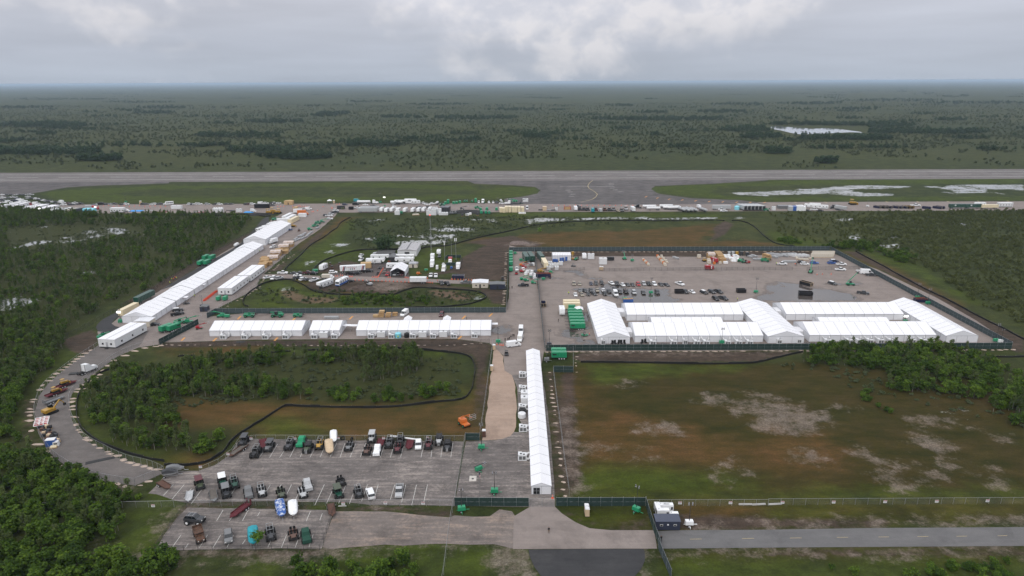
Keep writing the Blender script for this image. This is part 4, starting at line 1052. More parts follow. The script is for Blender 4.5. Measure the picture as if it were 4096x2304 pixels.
# low black silt fences: fabric part per span on stakes
STAKE=MB().cyl((0,0,-0.2),(0,0,1.0),0.03,n=4).M(mat('stake_wood',(0.30,0.24,0.16),var=0.2))
SILTP=MB().box(0,1,-0.04,0.04,-0.02,0.95).M(SILT)
def silt(path,label,h=0.95):
 p=pts(path)
 q=[p[0]]
 for a, b in zip(p[:-1],p[1:]):
  q+=[(a[0]*0.75+b[0]*0.25,a[1]*0.75+b[1]*0.25),(a[0]*0.25+b[0]*0.75,a[1]*0.25+b[1]*0.75)]
 p=resample(q+[p[-1]],4.0)
 root=ob('silt_fence',None,None,(*p[0],0))
 tag(root,label,'silt fence','black silt fences')
 o=p[0]
 for a, b in zip(p[:-1],p[1:]):
  L, an=math.hypot(b[0]-a[0],b[1]-a[1]), math.atan2(b[1]-a[1],b[0]-a[0])
  ob('fabric_panel',SILTP,root,(a[0]-o[0],a[1]-o[1],0),an,(L,frng.uniform(1,4),h*frng.uniform(0.7,1.05)))
  ob('stake',STAKE,root,(a[0]-o[0],a[1]-o[1],0))
silt('a1 950,580 880,615 835,645 825,680 760,720 700,770 630,810 560,850 510,890 460,950 380,1020 310,1080 290,1110','black silt fence beside the lumber yard grass')
silt('a1 570,1112 640,1040 720,1000 860,950 1000,915 1160,902 1600,905 1760,872 1840,868 1890,872 2000,850 2170,800 2300,770 2450,740 2576,714 a2 80,692 230,657 420,637 640,622 900,612 1200,612 1500,617 1800,607 2050,607 2140,614','very long black silt fence between the flooded marsh and the red-brown field')
silt('a2 2210,612 2300,614 2400,647 2470,702 2530,762 a3 0,797 70,842 200,867 270,870','black silt fence curving round the muddy track crossing')
silt('b0 2500,190 2455,180 2440,130 2490,60 a1 0,1287 80,1242 190,1217 330,1202 420,1232 500,1272 560,1317 680,1347 830,1357 1000,1360 1260,1360 1390,1360 1480,1322 1570,1292 1650,1282 1800,1297 2000,1307 2150,1317 2250,1332 2310,1362 2320,1387 2260,1422 b1 2150,165 1900,198 1500,200','black silt fence ringing the grassy drainage basin')
silt('d0 1655,335 1800,347 1950,337 2100,302 2200,242 2270,182 2320,102 2400,32 b1 0,1372 100,1312 200,1242 270,1197 330,1187 500,1197 700,1202 900,1207 1150,1210 1400,1200 1650,1172 1850,1147 2050,1132 2120,1102 2170,1032 2190,932 2208,822 2190,742 2150,692 2050,662 1900,647 1750,632 1650,622','black silt fence winding round the east end of the marsh island',1.0)
silt('b1 1590,612 1500,610 1300,612 1000,622 700,629 520,630','straight black silt fence behind the island cypresses')
silt('b1 350,638 250,645 150,652','short torn black silt fence scrap south of the three tents',0.6)
silt('b0 1960,680 1870,685 1790,692','short sagging black silt fence scrap by the loop road bend',0.7)
silt('b0 1310,778 1150,810 1020,850 930,905 870,975 800,1055 772,1150 768,1280 800,1380 860,1452 d0 960,85 1100,152 1300,225 1500,275 1655,300','black silt fence along the inner edge of the loop road')
silt('a3 880,922 1000,987 1150,1062 1300,1152 1450,1232 1600,1312 1750,1382 b3 1740,85 1900,172 2050,252 2200,332 2350,402 2500,482 2576,522','black silt fence parallel to the east fence of the compound')
silt('b2 690,750 900,752 1200,754 1500,760 1800,767 2100,767 2400,762 2500,747 b3 0,727 130,697 250,667 350,647','black silt fence in the strip below the dark green south fence')
silt('b3 2290,697 2420,700 2700,690','black silt fence by the southeast compound corner')
silt('q1 1200,600 1400,632 1650,632 q1 2170,600 2300,590 2576,600 q2 150,640 300,632','black silt fence on the berm by the earthmovers')
# tents
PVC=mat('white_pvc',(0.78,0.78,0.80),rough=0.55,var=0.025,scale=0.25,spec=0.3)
PVC_W=mat('white_pvc_shaded',(0.70,0.71,0.74),rough=0.55,var=0.04,scale=0.4,spec=0.3)  # roof white set darker, painting the tent walls' shading into the colour
ALU=mat('grey_aluminium',(0.40,0.41,0.43),rough=0.5,metal=0.2,var=0.08)
_tm={}
def grid_quad(mb,a,b,c,d,nu,nv,sag):
 a, b, c, d=map(Vector,(a,b,c,d))
 nrm=(b-a).cross(d-a).normalized()
 vs=[]
 for j in range(nv+1):
  for i in range(nu+1):
   u, v=i/nu, j/nv
   q=a.lerp(b,u).lerp(d.lerp(c,u),v)
   q=q-nrm*(sag*16*u*(1-u)*v*(1-v))
   vs.append(q)
 mb.add(vs,[(j*(nu+1)+i,j*(nu+1)+i+1,(j+1)*(nu+1)+i+1,(j+1)*(nu+1)+i) for j in range(nv) for i in range(nu)])
def tent(label,x0,y0,L,W,eave,ridge,nb,rot=0.0,group=None,front_open=False,door=None,over=0.12,gable_div=3,cat='tent',name='frame_tent'):
 """local x runs along the ridge from 0 to L, y across from -W/2 to W/2"""
 root=ob(name,None,None,(x0,y0,0.06),rot)
 tag(root,label,cat,group)
 bl=L/nb
 key=(round(bl,3),W,eave,ridge)
 if key not in _tm:
  hw=W/2+over
  ez=eave-over*(ridge-eave)/(W/2)
  r1, r2=MB(), MB()
  g=0.02
  grid_quad(r1,(g,-hw,ez),(bl-g,-hw,ez),(bl-g,0,ridge),(g,0,ridge),4,5,0.05)
  grid_quad(r2,(bl-g,hw,ez),(g,hw,ez),(g,0,ridge),(bl-g,0,ridge),4,5,0.05)
  w1, w2=MB(), MB()
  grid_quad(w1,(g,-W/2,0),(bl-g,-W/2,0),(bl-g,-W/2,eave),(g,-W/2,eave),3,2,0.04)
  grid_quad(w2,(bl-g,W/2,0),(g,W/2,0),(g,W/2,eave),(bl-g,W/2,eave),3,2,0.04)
  fr=MB()
  for s in (-1,1):
   fr.box(-0.08,0.08,s*W/2-0.05,s*W/2+0.05,0,eave)
   sl=math.atan2(ridge-eave,W/2)
   n_=Vector((0,s*math.sin(sl),math.cos(sl)))*0.03
   a, b=Vector((0,s*hw,ez)), Vector((0,0,ridge))
   fr.add([a+n_+Vector((-.06,0,0)),a+n_+Vector((.06,0,0)),b+n_+Vector((.06,0,0)),b+n_+Vector((-.06,0,0)),a-n_+Vector((-.06,0,0)),a-n_+Vector((.06,0,0)),b-n_+Vector((.06,0,0)),b-n_+Vector((-.06,0,0))],[(0,1,2,3),(5,4,7,6),(0,3,7,4),(2,1,5,6)])
  ev=MB()
  for s in (-1,1):
   ev.box(0,bl,s*hw-0.05,s*hw+0.05,ez-0.12,ez-0.01)
  gb=MB()
  prof=[(-W/2,0),(W/2,0),(W/2,eave),(0,ridge),(-W/2,eave)]
  gb.add([(0,y,z) for y,z in prof],[(0,1,2,3,4)])
  for i in range(1,gable_div):
   yy=-W/2+W*i/gable_div
   gb.box(-0.06,0.06,yy-0.05,yy+0.05,0,eave,1)
  gb.box(-0.07,0.07,-W/2,W/2,eave-0.06,eave+0.06,1)
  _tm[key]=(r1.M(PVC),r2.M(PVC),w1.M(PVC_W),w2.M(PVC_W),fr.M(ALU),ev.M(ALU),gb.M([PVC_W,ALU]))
 r1, r2, w1, w2, fr, ev, gb=_tm[key]
 for i in range(nb):
  for nm, me in (('roof_panel',r1),('roof_panel',r2),('wall_panel',w1),('wall_panel',w2),('eave_rail',ev)):
   ob(nm,me,root,(i*bl,0,0))
 for i in range(nb+1):
  ob('frame_arch',fr,root,(i*bl,0,0))
 for x in (0.0,L):
  if not (front_open and x==0.0):
   ob('gable_wall',gb,root,(x,0,0))
 return root
def dv(p):
 return G(*p)
 # long walkway tent, ridge running away from the camera (local x -> +y)
R90=math.pi/2
XT0, XT1=3.85, 9.1
walk=tent('very long narrow white walkway tent leading from the gate to the yard',(XT0+XT1)/2,159.2,96.0,5.25,2.5,3.45,19,R90,gable_div=2)
DOORM=MB().box(-0.08,0.02,-0.9,0.9,0.05,2.1,1).box(-0.1,0.0,-0.84,-0.04,0.14,1.05).box(-0.1,0.0,0.04,0.84,0.14,1.05).box(-0.1,0.0,-0.84,-0.04,1.13,2.0).box(-0.1,0.0,0.04,0.84,1.13,2.0)
_door=DOORM.M([GLASS,ALU])
ob('double_door',_door,walk,(-0.02,1.25,0))
# three tents in a row
Yr=278.6
xa, xb=G(*PX('b0',2110,487))[0], G(*PX('b1',465,487))[0]
xc, xd=G(*PX('b1',537,487))[0], G(*PX('b1',845,484))[0]
xe, xf=G(*PX('b1',1008,487))[0], G(*PX('b1',2365,476))[0]
for a, b, nb, lb in ((xa,xb,9,'long white frame tent at the west end of the row behind the island'),(xc,xd,3,'short white frame tent in the middle of the row of three'),(xe,xf,13,'longest white frame tent of the row, next to the central lane')):
 tent(lb,a,Yr+6.5,b-a,13.0,2.7,4.9,nb,0.0)
 # compound block: three tents end-on, four long tents between, two low tents in the courts
def endon(lb,x0,x1,yf,yb,nb,eave=3.0,ridge=5.3):
 return tent(lb,(x0+x1)/2,yf,yb-yf,x1-x0,eave,ridge,nb,R90)
yf1=G(*PX('b2',865,562))[1]
yb1=G(*PX('b2',760,155),3.0)[1]
xl=G(*PX('b2',865,492),3.0)[0];xr=G(*PX('b2',1187,492),3.0)[0]
endon('white frame tent on the west side of the compound, ending beside the green generators',xl,xr,yf1,yb1,10)
xl=G(*PX('b3',5,490),3.0)[0];xr=G(*PX('b3',360,482),3.0)[0]
yb2=G(*PX('b2',2430,103),5.3)[1]
endon('white frame tent in the middle of the compound joining the four long tents',xl,xr,yf1+0.3,yb2,10)
xl=G(*PX('b3',1778,472),3.0)[0];xr=G(*PX('b3',2095,470),3.0)[0]
yb3=G(*PX('b3',1380,95),5.3)[1]
endon('white frame tent on the east side of the compound beside the boundary fence',xl,xr,yf1+0.6,yb3,12)
def broad(lb,pa,pb,base,W,eave,ridge,nb):
 x0, x1=G(*PX(*pa),eave)[0], G(*PX(*pb),eave)[0]
 y=G(*PX(*base))[1]
 return tent(lb,x0,y+W/2,x1-x0,W,eave,ridge,nb,0.0)
WB=17.0
broad('long white frame tent on the southwest side of the compound block',('b2',1240,490),('b2',2540,488),('b2',1240,547),WB,3.0,5.9,12)
broad('long white frame tent on the northwest side of the compound block',('b2',1160,278),('b2',2340,275),('b2',1160,330),WB,3.0,5.9,12)
broad('long white frame tent on the southeast side of the compound block',('b3',430,485),('b3',1705,477),('b3',430,540),WB,3.0,5.9,12)
broad('long white frame tent on the northeast side of the compound block',('b3',190,270),('b3',1370,262),('b3',190,325),WB,3.0,5.9,12)
for lb, a, b in (('low white tent in the west court between two long tents',('b2',1385,300),('b2',2095,300)),('low white tent in the east court between two long tents',('b3',465,290),('b3',1160,290))):
 x0, x1=G(*PX(*a),3.4)[0], G(*PX(*b),3.4)[0]
 y=G(*PX(a[0],a[1],285),3.6)[1]
 tent(lb,x0,y-3.0,x1-x0,9.0,2.7,4.1,7,0.0)
 # small link canopies
def link(lb,pa,w,d,h=2.4):
 x, y=G(*PX(*pa))
 kit=[('roof_panel',MB().box(-w/2,w/2,-d/2,d/2,h,h+0.12,0,0,d*0.2).M(PVC)),('wall_panel',MB().box(-w/2,w/2,-d/2+0.02,-d/2+0.06,0,h).M(PVC_W)),('wall_panel',MB().box(-w/2,w/2,d/2-0.06,d/2-0.02,0,h).M(PVC_W))]
 for sx in (-1,1):
  kit.append(('leg',MB().box(sx*w/2-0.05,sx*w/2+0.05,-d/2-0.06,-d/2+0.02,0,h).M(ALU)))
 place('link_canopy',kit,lb,'canopy',(x,y+d/2,0.05),0,'link canopies between tents')
link('white link canopy between the west end-on tent and the northwest tent',('b2',1115,290),4.2,6)
link('white link canopy between the west end-on tent and the southwest tent',('b2',1210,497),4.0,6)
link('white link canopy between the middle end-on tent and the northeast tent',('b3',125,285),4.0,6)
link('white link canopy between the middle end-on tent and the southeast tent',('b3',345,490),4.0,6)
link('white link canopy between the southwest tent and the middle end-on tent',('b2',2560,475),3.6,6)
link('white link canopy between the northwest tent and the middle end-on tent',('b2',2355,285),3.6,6)
# western row of tents running away
XW0, XW1=-182.0, -168.4
ybr=[296.2]+[G(*PX(*q),3.0)[1] for q in (('b0',1770,130),('a0',1940,1300),('a0',2100,1212),('a0',2535,905),('a1',65,850))]
wl_=['white frame tent at the south end of the western row','white frame tent second in the western row','white frame tent third in the western row, by the orange-vested workers','longest white frame tent in the western row, by the green generators','white frame tent fifth in the western row']
for i,(a,b) in enumerate(zip(ybr[:-1],ybr[1:])):
 ins=(0,0.7,0.2,0.9,0.2)[i]
 tent(wl_[i],(XW0+XW1)/2+ins*0.5,a+(0.2 if i else 0),(b-a)-0.4,(XW1-XW0)-ins,3.0,5.2-0.2*ins,max(2,round((b-a)/5)),R90)
yv0, yv1=G(*PX('a1',100,860))[1], G(*PX('a1',350,692))[1]
xv=G(*PX('a1',100,860))[0]
tent('large white frame tent at the north end of the western row, by the yellow machine',xv-7.5,yv0,yv1-yv0,15.0,4.2,6.6,max(3,round((yv1-yv0)/5)),R90)
# garage tent at the command post, open to the road
gx0, gy0=G(*PX('e1',815,895));gx1=G(*PX('e1',1105,895))[0]
tent('white open-fronted garage tent sheltering vehicles at the command post',(gx0+gx1)/2,gy0,14.0,gx1-gx0,3.2,5.3,3,R90,front_open=True)
x_, y_=G(*PX('e2',1620,475));x2_=G(*PX('e2',2160,470))[0]
tent('small white ribbed storage tent with blue boxes in front',x_,y_+5,x2_-x_,8.0,3.4,4.1,11,0.0)
# air conditioners, tanks, small plant
WMET=mat('white_painted_metal',(0.66,0.67,0.68),rough=0.45,var=0.08,scale=0.8)
FAN=mat('fan_grille',(0.02,0.02,0.022),rough=0.6)
GRILLE=mat('grey_grille',(0.13,0.135,0.14),rough=0.6,var=0.15)
DUCT=mat('white_duct',(0.72,0.72,0.72),rough=0.7,var=0.08,scale=2.0)
def duct_mesh(path,r=0.28):
 mb=MB()
 P_=[Vector(p) for p in path]
 q=[P_[0]]
 for a, b in zip(P_[:-1],P_[1:]):
  q+=[a.lerp(b,0.25),a.lerp(b,0.75)]
 q.append(P_[-1])
 mb.tube(q,r,n=8)
 return mb.M(DUCT,True)
AC_BODY=MB().box(-1.25,1.25,-0.95,0.95,0.2,1.75).box(-1.3,1.3,-1.0,1.0,0.02,0.2).box(-1.27,-0.2,-0.97,0.97,1.75,1.95).M(WMET)
AC_FAN=MB().cyl((0,0,0),(0,0,0.05),0.33,n=14).M(FAN)
AC_VENT=MB().box(-0.42,0.42,-0.03,0.0,0.35,1.45).M(GRILLE)
# front unit: ducts go back (+y) to the tent wall behind it
DU_A=duct_mesh([(-0.9,0.95,1.2),(-1.3,1.3,1.9),(-1.4,1.9,2.4),(-1.2,2.6,2.3)])
DU_B=duct_mesh([(1.0,0.95,0.6),(1.6,1.2,0.4),(1.7,2.0,0.9),(1.4,2.6,1.6)])
DU_C=duct_mesh([(-1.1,0.9,1.6),(-1.5,1.4,2.2),(-1.6,2.6,2.5)],0.22)
DU_D=duct_mesh([(1.1,0.9,1.6),(1.5,1.4,2.2),(1.6,2.6,2.5)],0.22)
def ac(px,label,group,v=0,rot=0.0,scale=1.0):
 x, y=G(*PX(*px))
 kit=[('cabinet',AC_BODY),('fan',AC_FAN,None,(0.2,0.35,1.75)),('fan',AC_FAN,None,(0.9,0.35,1.75)),('vent',AC_VENT,None,(-0.55,-0.96,0)),('vent',AC_VENT,None,(0.5,-0.96,0))]
 kit+=[('duct',DU_A),('duct',DU_B)] if v==0 else [('duct',DU_C),('duct',DU_D)]
 if v==2:
  kit=kit[:5]
 place('air_conditioner',kit,label,'air conditioner',(x,y+1.0,0.04),rot,group,scale)
g3='air conditioners in front of the row of three tents'
for i,(r_,x,y) in enumerate((('b0',2242,517),('b0',2457,517))):
 ac((r_,x,y),'white air conditioner with duct near the west tip of the row of three tents',g3)
for x, y in ((90,517),(295,515)):
 ac(('b1',x,y),'white air conditioner with duct below the east half of the west tent of the row',g3)
for x, y in ((583,513),(786,512)):
 ac(('b1',x,y),'white air conditioner with duct in front of the short tent of the row',g3)
for x, y in ((1155,510),(1362,510),(1575,508),(1780,508),(1990,507),(2198,504)):
 ac(('b1',x,y),'white air conditioner with duct in front of the longest tent of the row',g3)
def shed(px,label,group=None,w=3.4,d=2.2,h=2.3,m=None):
 x, y=G(*PX(*px))
 kit=[('body',MB().box(-w/2,w/2,0,d,0.1,h).M(m or WMET)),('roof',MB().box(-w/2-0.06,w/2+0.06,-0.06,d+0.06,h,h+0.12).M(WMET)),('door',MB().box(-0.45,0.45,-0.04,0.0,0.15,h-0.2).M(m or WMET)),('skid',MB().box(-w/2+.1,w/2-.1,0.1,d-0.1,0.0,0.1).M(DARKSTEEL)),('roof_vent',MB().box(-0.3,0.3,d*.4,d*.4+0.6,h+0.12,h+0.3).M(GRILLE))]
 return place('equipment_shed',kit,label,'shed',(x,y,0.04),0,group)
for x, y in ((680,505),(1258,500),(1675,500),(1885,497)):
 shed(('b1',x,y),'white boxy equipment shed between the air conditioners of the three-tent row','white sheds in front of the three tents')
g4='air conditioners along the south side of the compound tents'
for x in (1420,1630,1865,1958,2172,2285,2395):
 ac(('b2',x,577),'white air conditioner with paired ducts in front of the southwest compound tent',g4,1)
for x in (605,822,922,1030,1138,1245,1458,1565):
 ac(('b3',x,565-(x-600)*0.004),'white air conditioner with paired ducts in front of the southeast compound tent',g4,1)
ac(('b2',918,577),'upright white air conditioner with a looping duct at the west end-on tent',g4,0,0,(0.7,0.8,1.25))
ac(('b2',1745,574),'upright white air conditioner with looping ducts amid the southwest tent units',g4,0,0,(0.7,0.8,1.2))
ac(('b3',118,568),'white air conditioner left of the middle tent door',g4,0,0,(0.8,0.8,1.1))
ac(('b3',318,560),'white air conditioner right of the middle tent door',g4,1,0,(0.7,0.8,1.0))
ac(('b3',2065,550),'white air conditioner with a looped duct on the east end-on tent',g4,0,0,(0.75,0.8,1.2))
# along the walkway tent: ducts run east
g5='air conditioners along the west wall of the walkway tent'
for r_, x, y in (('b2',105,905),('b2',105,1047),('b2',105,1240),('b2',112,1452),('d2',105,292)):
 xx, yy=G(*PX(r_,x,y))
 kit=[('cabinet',AC_BODY),('fan',AC_FAN,None,(-0.45,-0.3,1.95)),('fan',AC_FAN,None,(0.45,-0.3,1.76)),('vent',AC_VENT,None,(-0.55,-0.96,0)),('vent',AC_VENT,None,(0.5,-0.96,0)),('duct',duct_mesh([(1.25,0.3,1.4),(1.7,0.3,1.9),(2.2,0.4,1.9),(2.5,0.4,1.7)])),('duct',duct_mesh([(1.25,-0.5,0.6),(1.8,-0.9,0.4),(2.1,-0.4,0.8),(2.4,0.1,1.4)]))]
 place('air_conditioner',kit,'white air conditioner with ducts against the walkway tent','air conditioner',(xx,yy+1,0.05),0,g5)
for y in (1120,1175):
 shed(('b2',125,y),'white generator box beside the walkway tent','white boxes beside the walkway tent',2.4,2.6,2.3)
def tank(px,label,m,r=1.3,h=2.3,cat='water tank',group=None):
 x, y=G(*PX(*px))
 prof=[(0,0),(r,0),(r,h*0.8),(r*0.92,h*0.88),(r*0.4,h*0.97),(r*0.35,h),(0,h)]
 mb=MB()
 n=16
 vs=[(q*math.cos(6.283*i/n),q*math.sin(6.283*i/n),z) for q,z in prof for i in range(n)]
 mb.add(vs,[(j*n+i,j*n+(i+1)%n,(j+1)*n+(i+1)%n,(j+1)*n+i) for j in range(len(prof)-1) for i in range(n)])
 bands=MB()
 for k in range(1,5):
  bands.cyl((0,0,h*0.16*k),(0,0,h*0.16*k+0.05),r+0.02,n=16)
 lid=MB().cyl((0,0,h-0.02),(0,0,h+0.1),r*0.28,n=10)
 place('water_tank',[('shell',mb.M(m,False)),('band',bands.M(m)),('lid',lid.M(m))],label,cat,(x,y+r,0.04),0,group)
M_CY=mat('pale_blue_plastic',(0.24,0.62,0.72),rough=0.4,var=0.06)
M_BK=mat('black_plastic',(0.012,0.012,0.012),rough=0.5,var=0.1)
M_WH=mat('white_plastic',(0.70,0.71,0.72),rough=0.4,var=0.05)
tank(('b1',1427,508),'pale blue plastic water tank between the air conditioners',M_CY)
tank(('b1',1514,505),'black plastic water tank between the air conditioners',M_BK,1.15,2.1)
tank(('b2',100,1318),'squat white plastic tank beside the walkway tent',M_WH,1.3,1.7)
tank(('b2',105,1272),'black plastic tank behind the squat white tank',M_BK,1.2,1.6)
tank(('q5',1965,505),'pale blue tank at the end of the grey trailers on the taxiway',M_CY,2.2,3.4)
for x, y in ((1735,555),(1780,555),(1832,552),(1878,552)):
 tank(('q1',x,y),'tall white cylindrical tank in a row of four on the taxiway edge',M_WH,1.5,4.0,'tank','four white tanks on the taxiway edge')
def htank(px,label,m,L=5.0,r=1.2,rot=0.0):
 x, y=G(*PX(*px))
 mb=MB().cyl((-L/2,0,r+0.3),(L/2,0,r+0.3),r,n=14).cyl((-L/2-0.5,0,r+0.3),(-L/2,0,r+0.3),r*0.5,r,n=14).cyl((L/2,0,r+0.3),(L/2+0.5,0,r+0.3),r,r*0.5,n=14)
 place('storage_tank',[('shell',mb.M(m,False)),('saddle',MB().box(-L/3-.2,-L/3+.2,-r*.8,r*.8,0,r*.7).M(DARKSTEEL)),('saddle',MB().box(L/3-.2,L/3+.2,-r*.8,r*.8,0,r*.7).M(DARKSTEEL))],label,'tank',(x,y,0.05),rot)
htank(('q1',2185,1240),'white horizontal tank beside the western tent row',M_WH,4.0,1.1,R90)
htank(('q0',1670,545),'cyan rounded tank at the taxiway edge by the trees',M_CY,3.5,1.6)
# cabins, containers, modular offices
def windows_kit(xs_,y,z0,z1,w):
 return [('window',MB().box(x-w/2,x+w/2,y-0.05,y,z0,z1).M(GLASS)) for x in xs_]
def modular(px,label,L,W,H,rot,seam=True,wins=5,group=None,at=None):
 x, y=at or G(*PX(*px))
 kit=[('wall',MB().box(-L/2,L/2,-W/2,W/2,0.55,H).M(WMET)),('roof',MB().box(-L/2-.1,L/2+.1,-W/2-.1,W/2+.1,H,H+0.14).M(PVC)),('skirt',MB().box(-L/2+.3,L/2-.3,-W/2+.3,W/2-.3,0.0,0.55).M(DARKSTEEL))]
 if seam:
  kit.append(('roof_seam',MB().box(-L/2,L/2,-0.12,0.12,H+0.14,H+0.2).M(ALU)))
 for s in (-1,1):
  for i in range(wins):
   xx=-L/2+L*(i+0.6)/wins
   kit.append(('window',MB().box(xx-0.45,xx+0.45,s*W/2-0.04,s*W/2+0.04,1.5,2.35).M(GLASS)))
  for yy in (-W/4,W/4):
   kit.append(('window',MB().box(s*L/2-0.04,s*L/2+0.04,yy-0.4,yy+0.4,1.5,2.3).M(GLASS)))
 kit.append(('door',MB().box(-L/2-0.05,-L/2+0.04,-0.45,0.45,0.6,2.65).M(ALU)))
 kit.append(('step',MB().box(-L/2-1.1,-L/2-0.1,-0.6,0.6,0.0,0.35).M(DARKSTEEL)))
 return place('modular_office',kit,label,'office trailer',(x,y,0.05),rot,group)
 # two offices below the west row, and the one on the loop road
p0, p1=G(*PX('b0',2195,78)), G(*PX('b0',2310,85))
modular(None,'white modular office with a windowed end, nearest the loop road',23.0,7.2,3.9,R90,at=(p0[0]+3.7,p0[1]+11.8))
modular(None,'white modular office standing beyond its twin beside the gravel yard',22.0,7.2,3.9,R90,at=(p0[0]+4.3,p0[1]+36.0))
a_, b_=G(*PX('b0',1002,610)), G(*PX('b0',1165,608))
modular(None,'white modular office on blocks standing in the loop road',20.5,7.6,3.9,R90-0.13,at=((a_[0]+b_[0])/2+1.2,a_[1]+10.5),wins=3)
def container(px,label,L=12.0,W=2.44,H=2.6,col='beige',rot=0.0,group=None,doors=True,cat='container',ribs=16):
 x, y=px if not isinstance(px[0],str) else G(*PX(*px))
 key=('cont',L,W,H,col)
 if key not in _tm:
  m=P(col)
  mb=MB()
  for s in (-1,1):
   for i in range(ribs):
    x0, x1=-L/2+L*i/ribs, -L/2+L*(i+0.5)/ribs
    mb.box(x0,x1,min(s*(W/2-0.06),s*W/2),max(s*(W/2-0.06),s*W/2),0.25,H-0.12)
  mb.box(-L/2,L/2,-W/2+0.06,W/2-0.06,0.16,H-0.05)
  fr=MB()
  for s in (-1,1):
   fr.box(-L/2,L/2,s*W/2-0.06,s*W/2+0.06,0.1,0.25).box(-L/2,L/2,s*W/2-0.06,s*W/2+0.06,H-0.13,H)
   for t in (-1,1):
    fr.box(t*L/2-0.09,t*L/2+0.09,s*W/2-0.07,s*W/2+0.07,0.08,H+0.01)
  d1=MB().box(L/2-0.02,L/2+0.05,-W/2+0.1,-0.02,0.25,H-0.15)
  d2=MB().box(L/2-0.02,L/2+0.05,0.02,W/2-0.1,0.25,H-0.15)
  _tm[key]=[('body',mb.M(m)),('frame',fr.M(m)),('door',d1.M(m)),('door',d2.M(m))]
 return place('shipping_container' if cat=='container' else 'storage_box',_tm[key],label,cat,(x,y,0.05),rot,group)
 # vehicles (local +x is forward, origin on the ground under the middle)
_k={}
def cached(f):
 def w(*a,**kw):
  key=(f.__name__,a,tuple(sorted(kw.items())))
  if key not in _k:
   _k[key]=f(*a,**kw)
  return _k[key]
 return w
@cached
def wheel(r,w,rim=0.55,col='silver'):
 t=MB().cyl((0,-w/2,0),(0,w/2,0),r,n=14)
 d=MB()
 for s in (-1,1):
  d.cyl((0,s*(w/2-0.02),0),(0,s*(w/2+0.015),0),r*rim,n=10)
 return t.M(RUBBER), d.M(P(col) if col!='none' else DARKSTEEL)
def wheels(xs_,y,r,w,rim=0.55,col='silver'):
 t, d=wheel(r,w,rim,col)
 return [('wheel',t,[('rim',d)],(x,s*y,r)) for x in xs_ for s in (-1,1)]
HEAD=mat('headlight',(0.75,0.75,0.72),rough=0.15,var=0.03)
TAIL=mat('tail_light',(0.25,0.01,0.01),rough=0.25,var=0.03)
def lamps(L,W,z):
 return [('headlight',MB().box(L/2-0.06,L/2+0.02,s*W*0.36-0.17,s*W*0.36+0.17,z,z+0.16).M(HEAD)) for s in (-1,1)]+[('tail_light',MB().box(-L/2-0.02,-L/2+0.06,s*W*0.40-0.1,s*W*0.40+0.1,z+0.05,z+0.25).M(TAIL)) for s in (-1,1)]
@cached
def k_sedan(col,roof=None):
 L, W=4.75, 1.84
 m=P(col)
 body=MB().prism([(-L/2,.32),(L/2-.1,.28),(L/2,.5),(L/2-.12,.72),(1.1,.92),(-1.55,.96),(-L/2+.06,.92),(-L/2-.02,.6)],-W/2,W/2,0,.08,.7)
 cab=MB().prism([(1.15,.9),(.35,1.36),(-.9,1.38),(-1.75,.94)],-W/2+.1,W/2-.1,0,.16,1.2)
 rf=MB().prism([(.36,1.36),(.2,1.43),(-.8,1.44),(-.95,1.38)],-W/2+.24,W/2-.24)
 return [('body',body.M(m)),('window_glass',cab.M(GLASS)),('roof',rf.M(P(roof) if roof else m))]+wheels((1.42,-1.38),W/2-.1,.34,.22)+lamps(L,W,.6)
@cached
def k_suv(col,roof=None):
 L, W=4.9, 1.96
 m=P(col)
 body=MB().prism([(-L/2,.38),(L/2-.1,.34),(L/2,.6),(L/2-.1,.92),(1.05,1.08),(-L/2+.05,1.1),(-L/2-.02,.7)],-W/2,W/2,0,.07,.85)
 cab=MB().prism([(1.15,1.05),(.45,1.66),(-1.9,1.68),(-L/2+.08,1.08)],-W/2+.08,W/2-.08,0,.16,1.4)
 rf=MB().prism([(.46,1.66),(.25,1.75),(-1.75,1.77),(-1.98,1.66)],-W/2+.22,W/2-.22)
 pil=MB().box(-.25,-.17,-W/2+.07,W/2-.07,1.05,1.6).box(-1.4,-1.3,-W/2+.07,W/2-.07,1.05,1.6)
 return [('body',body.M(m)),('window_glass',cab.M(GLASS)),('roof',rf.M(P(roof) if roof else m)),('pillar',pil.M(m))]+wheels((1.5,-1.45),W/2-.1,.38,.24)+lamps(L,W,.72)
@cached
def k_pickup(col,bed='charcoal',lift=0.0):
 L, W=5.9, 2.0
 m=P(col)
 z=lift
 body=MB().prism([(-.6,.45+z),(L/2-.05,.42+z),(L/2,.8+z),(L/2-.08,1.08+z),(1.35,1.16+z),(-.6,1.16+z)],-W/2,W/2,0,.06,.95+z)
 cab=MB().prism([(1.45,1.13+z),(.75,1.82+z),(-.5,1.84+z),(-.72,1.13+z)],-W/2+.07,W/2-.07,0,.16,1.5+z)
 rf=MB().prism([(.76,1.82+z),(.6,1.9+z),(-.4,1.92+z),(-.55,1.84+z)],-W/2+.22,W/2-.22)
 b=MB()
 for s in (-1,1):
  y0, y1=sorted((s*(W/2),s*(W/2-.12)))
  b.box(-L/2,-.6,y0,y1,.5+z,1.14+z)
 b.box(-L/2,-L/2+.1,-W/2+.12,W/2-.12,.5+z,1.12+z).box(-L/2,-.6,-W/2+.12,W/2-.12,.5+z,.62+z)
 fl=MB().box(-L/2+.1,-.62,-W/2+.12,W/2-.12,.62+z,.66+z)
 return [('body',body.M(m)),('window_glass',cab.M(GLASS)),('roof',rf.M(m)),('cargo_bed',b.M(m)),('bed_floor',fl.M(P(bed)))]+wheels((1.85,-1.75),W/2-.12,.41+z*.5,.27)+lamps(L,W,.85+z)
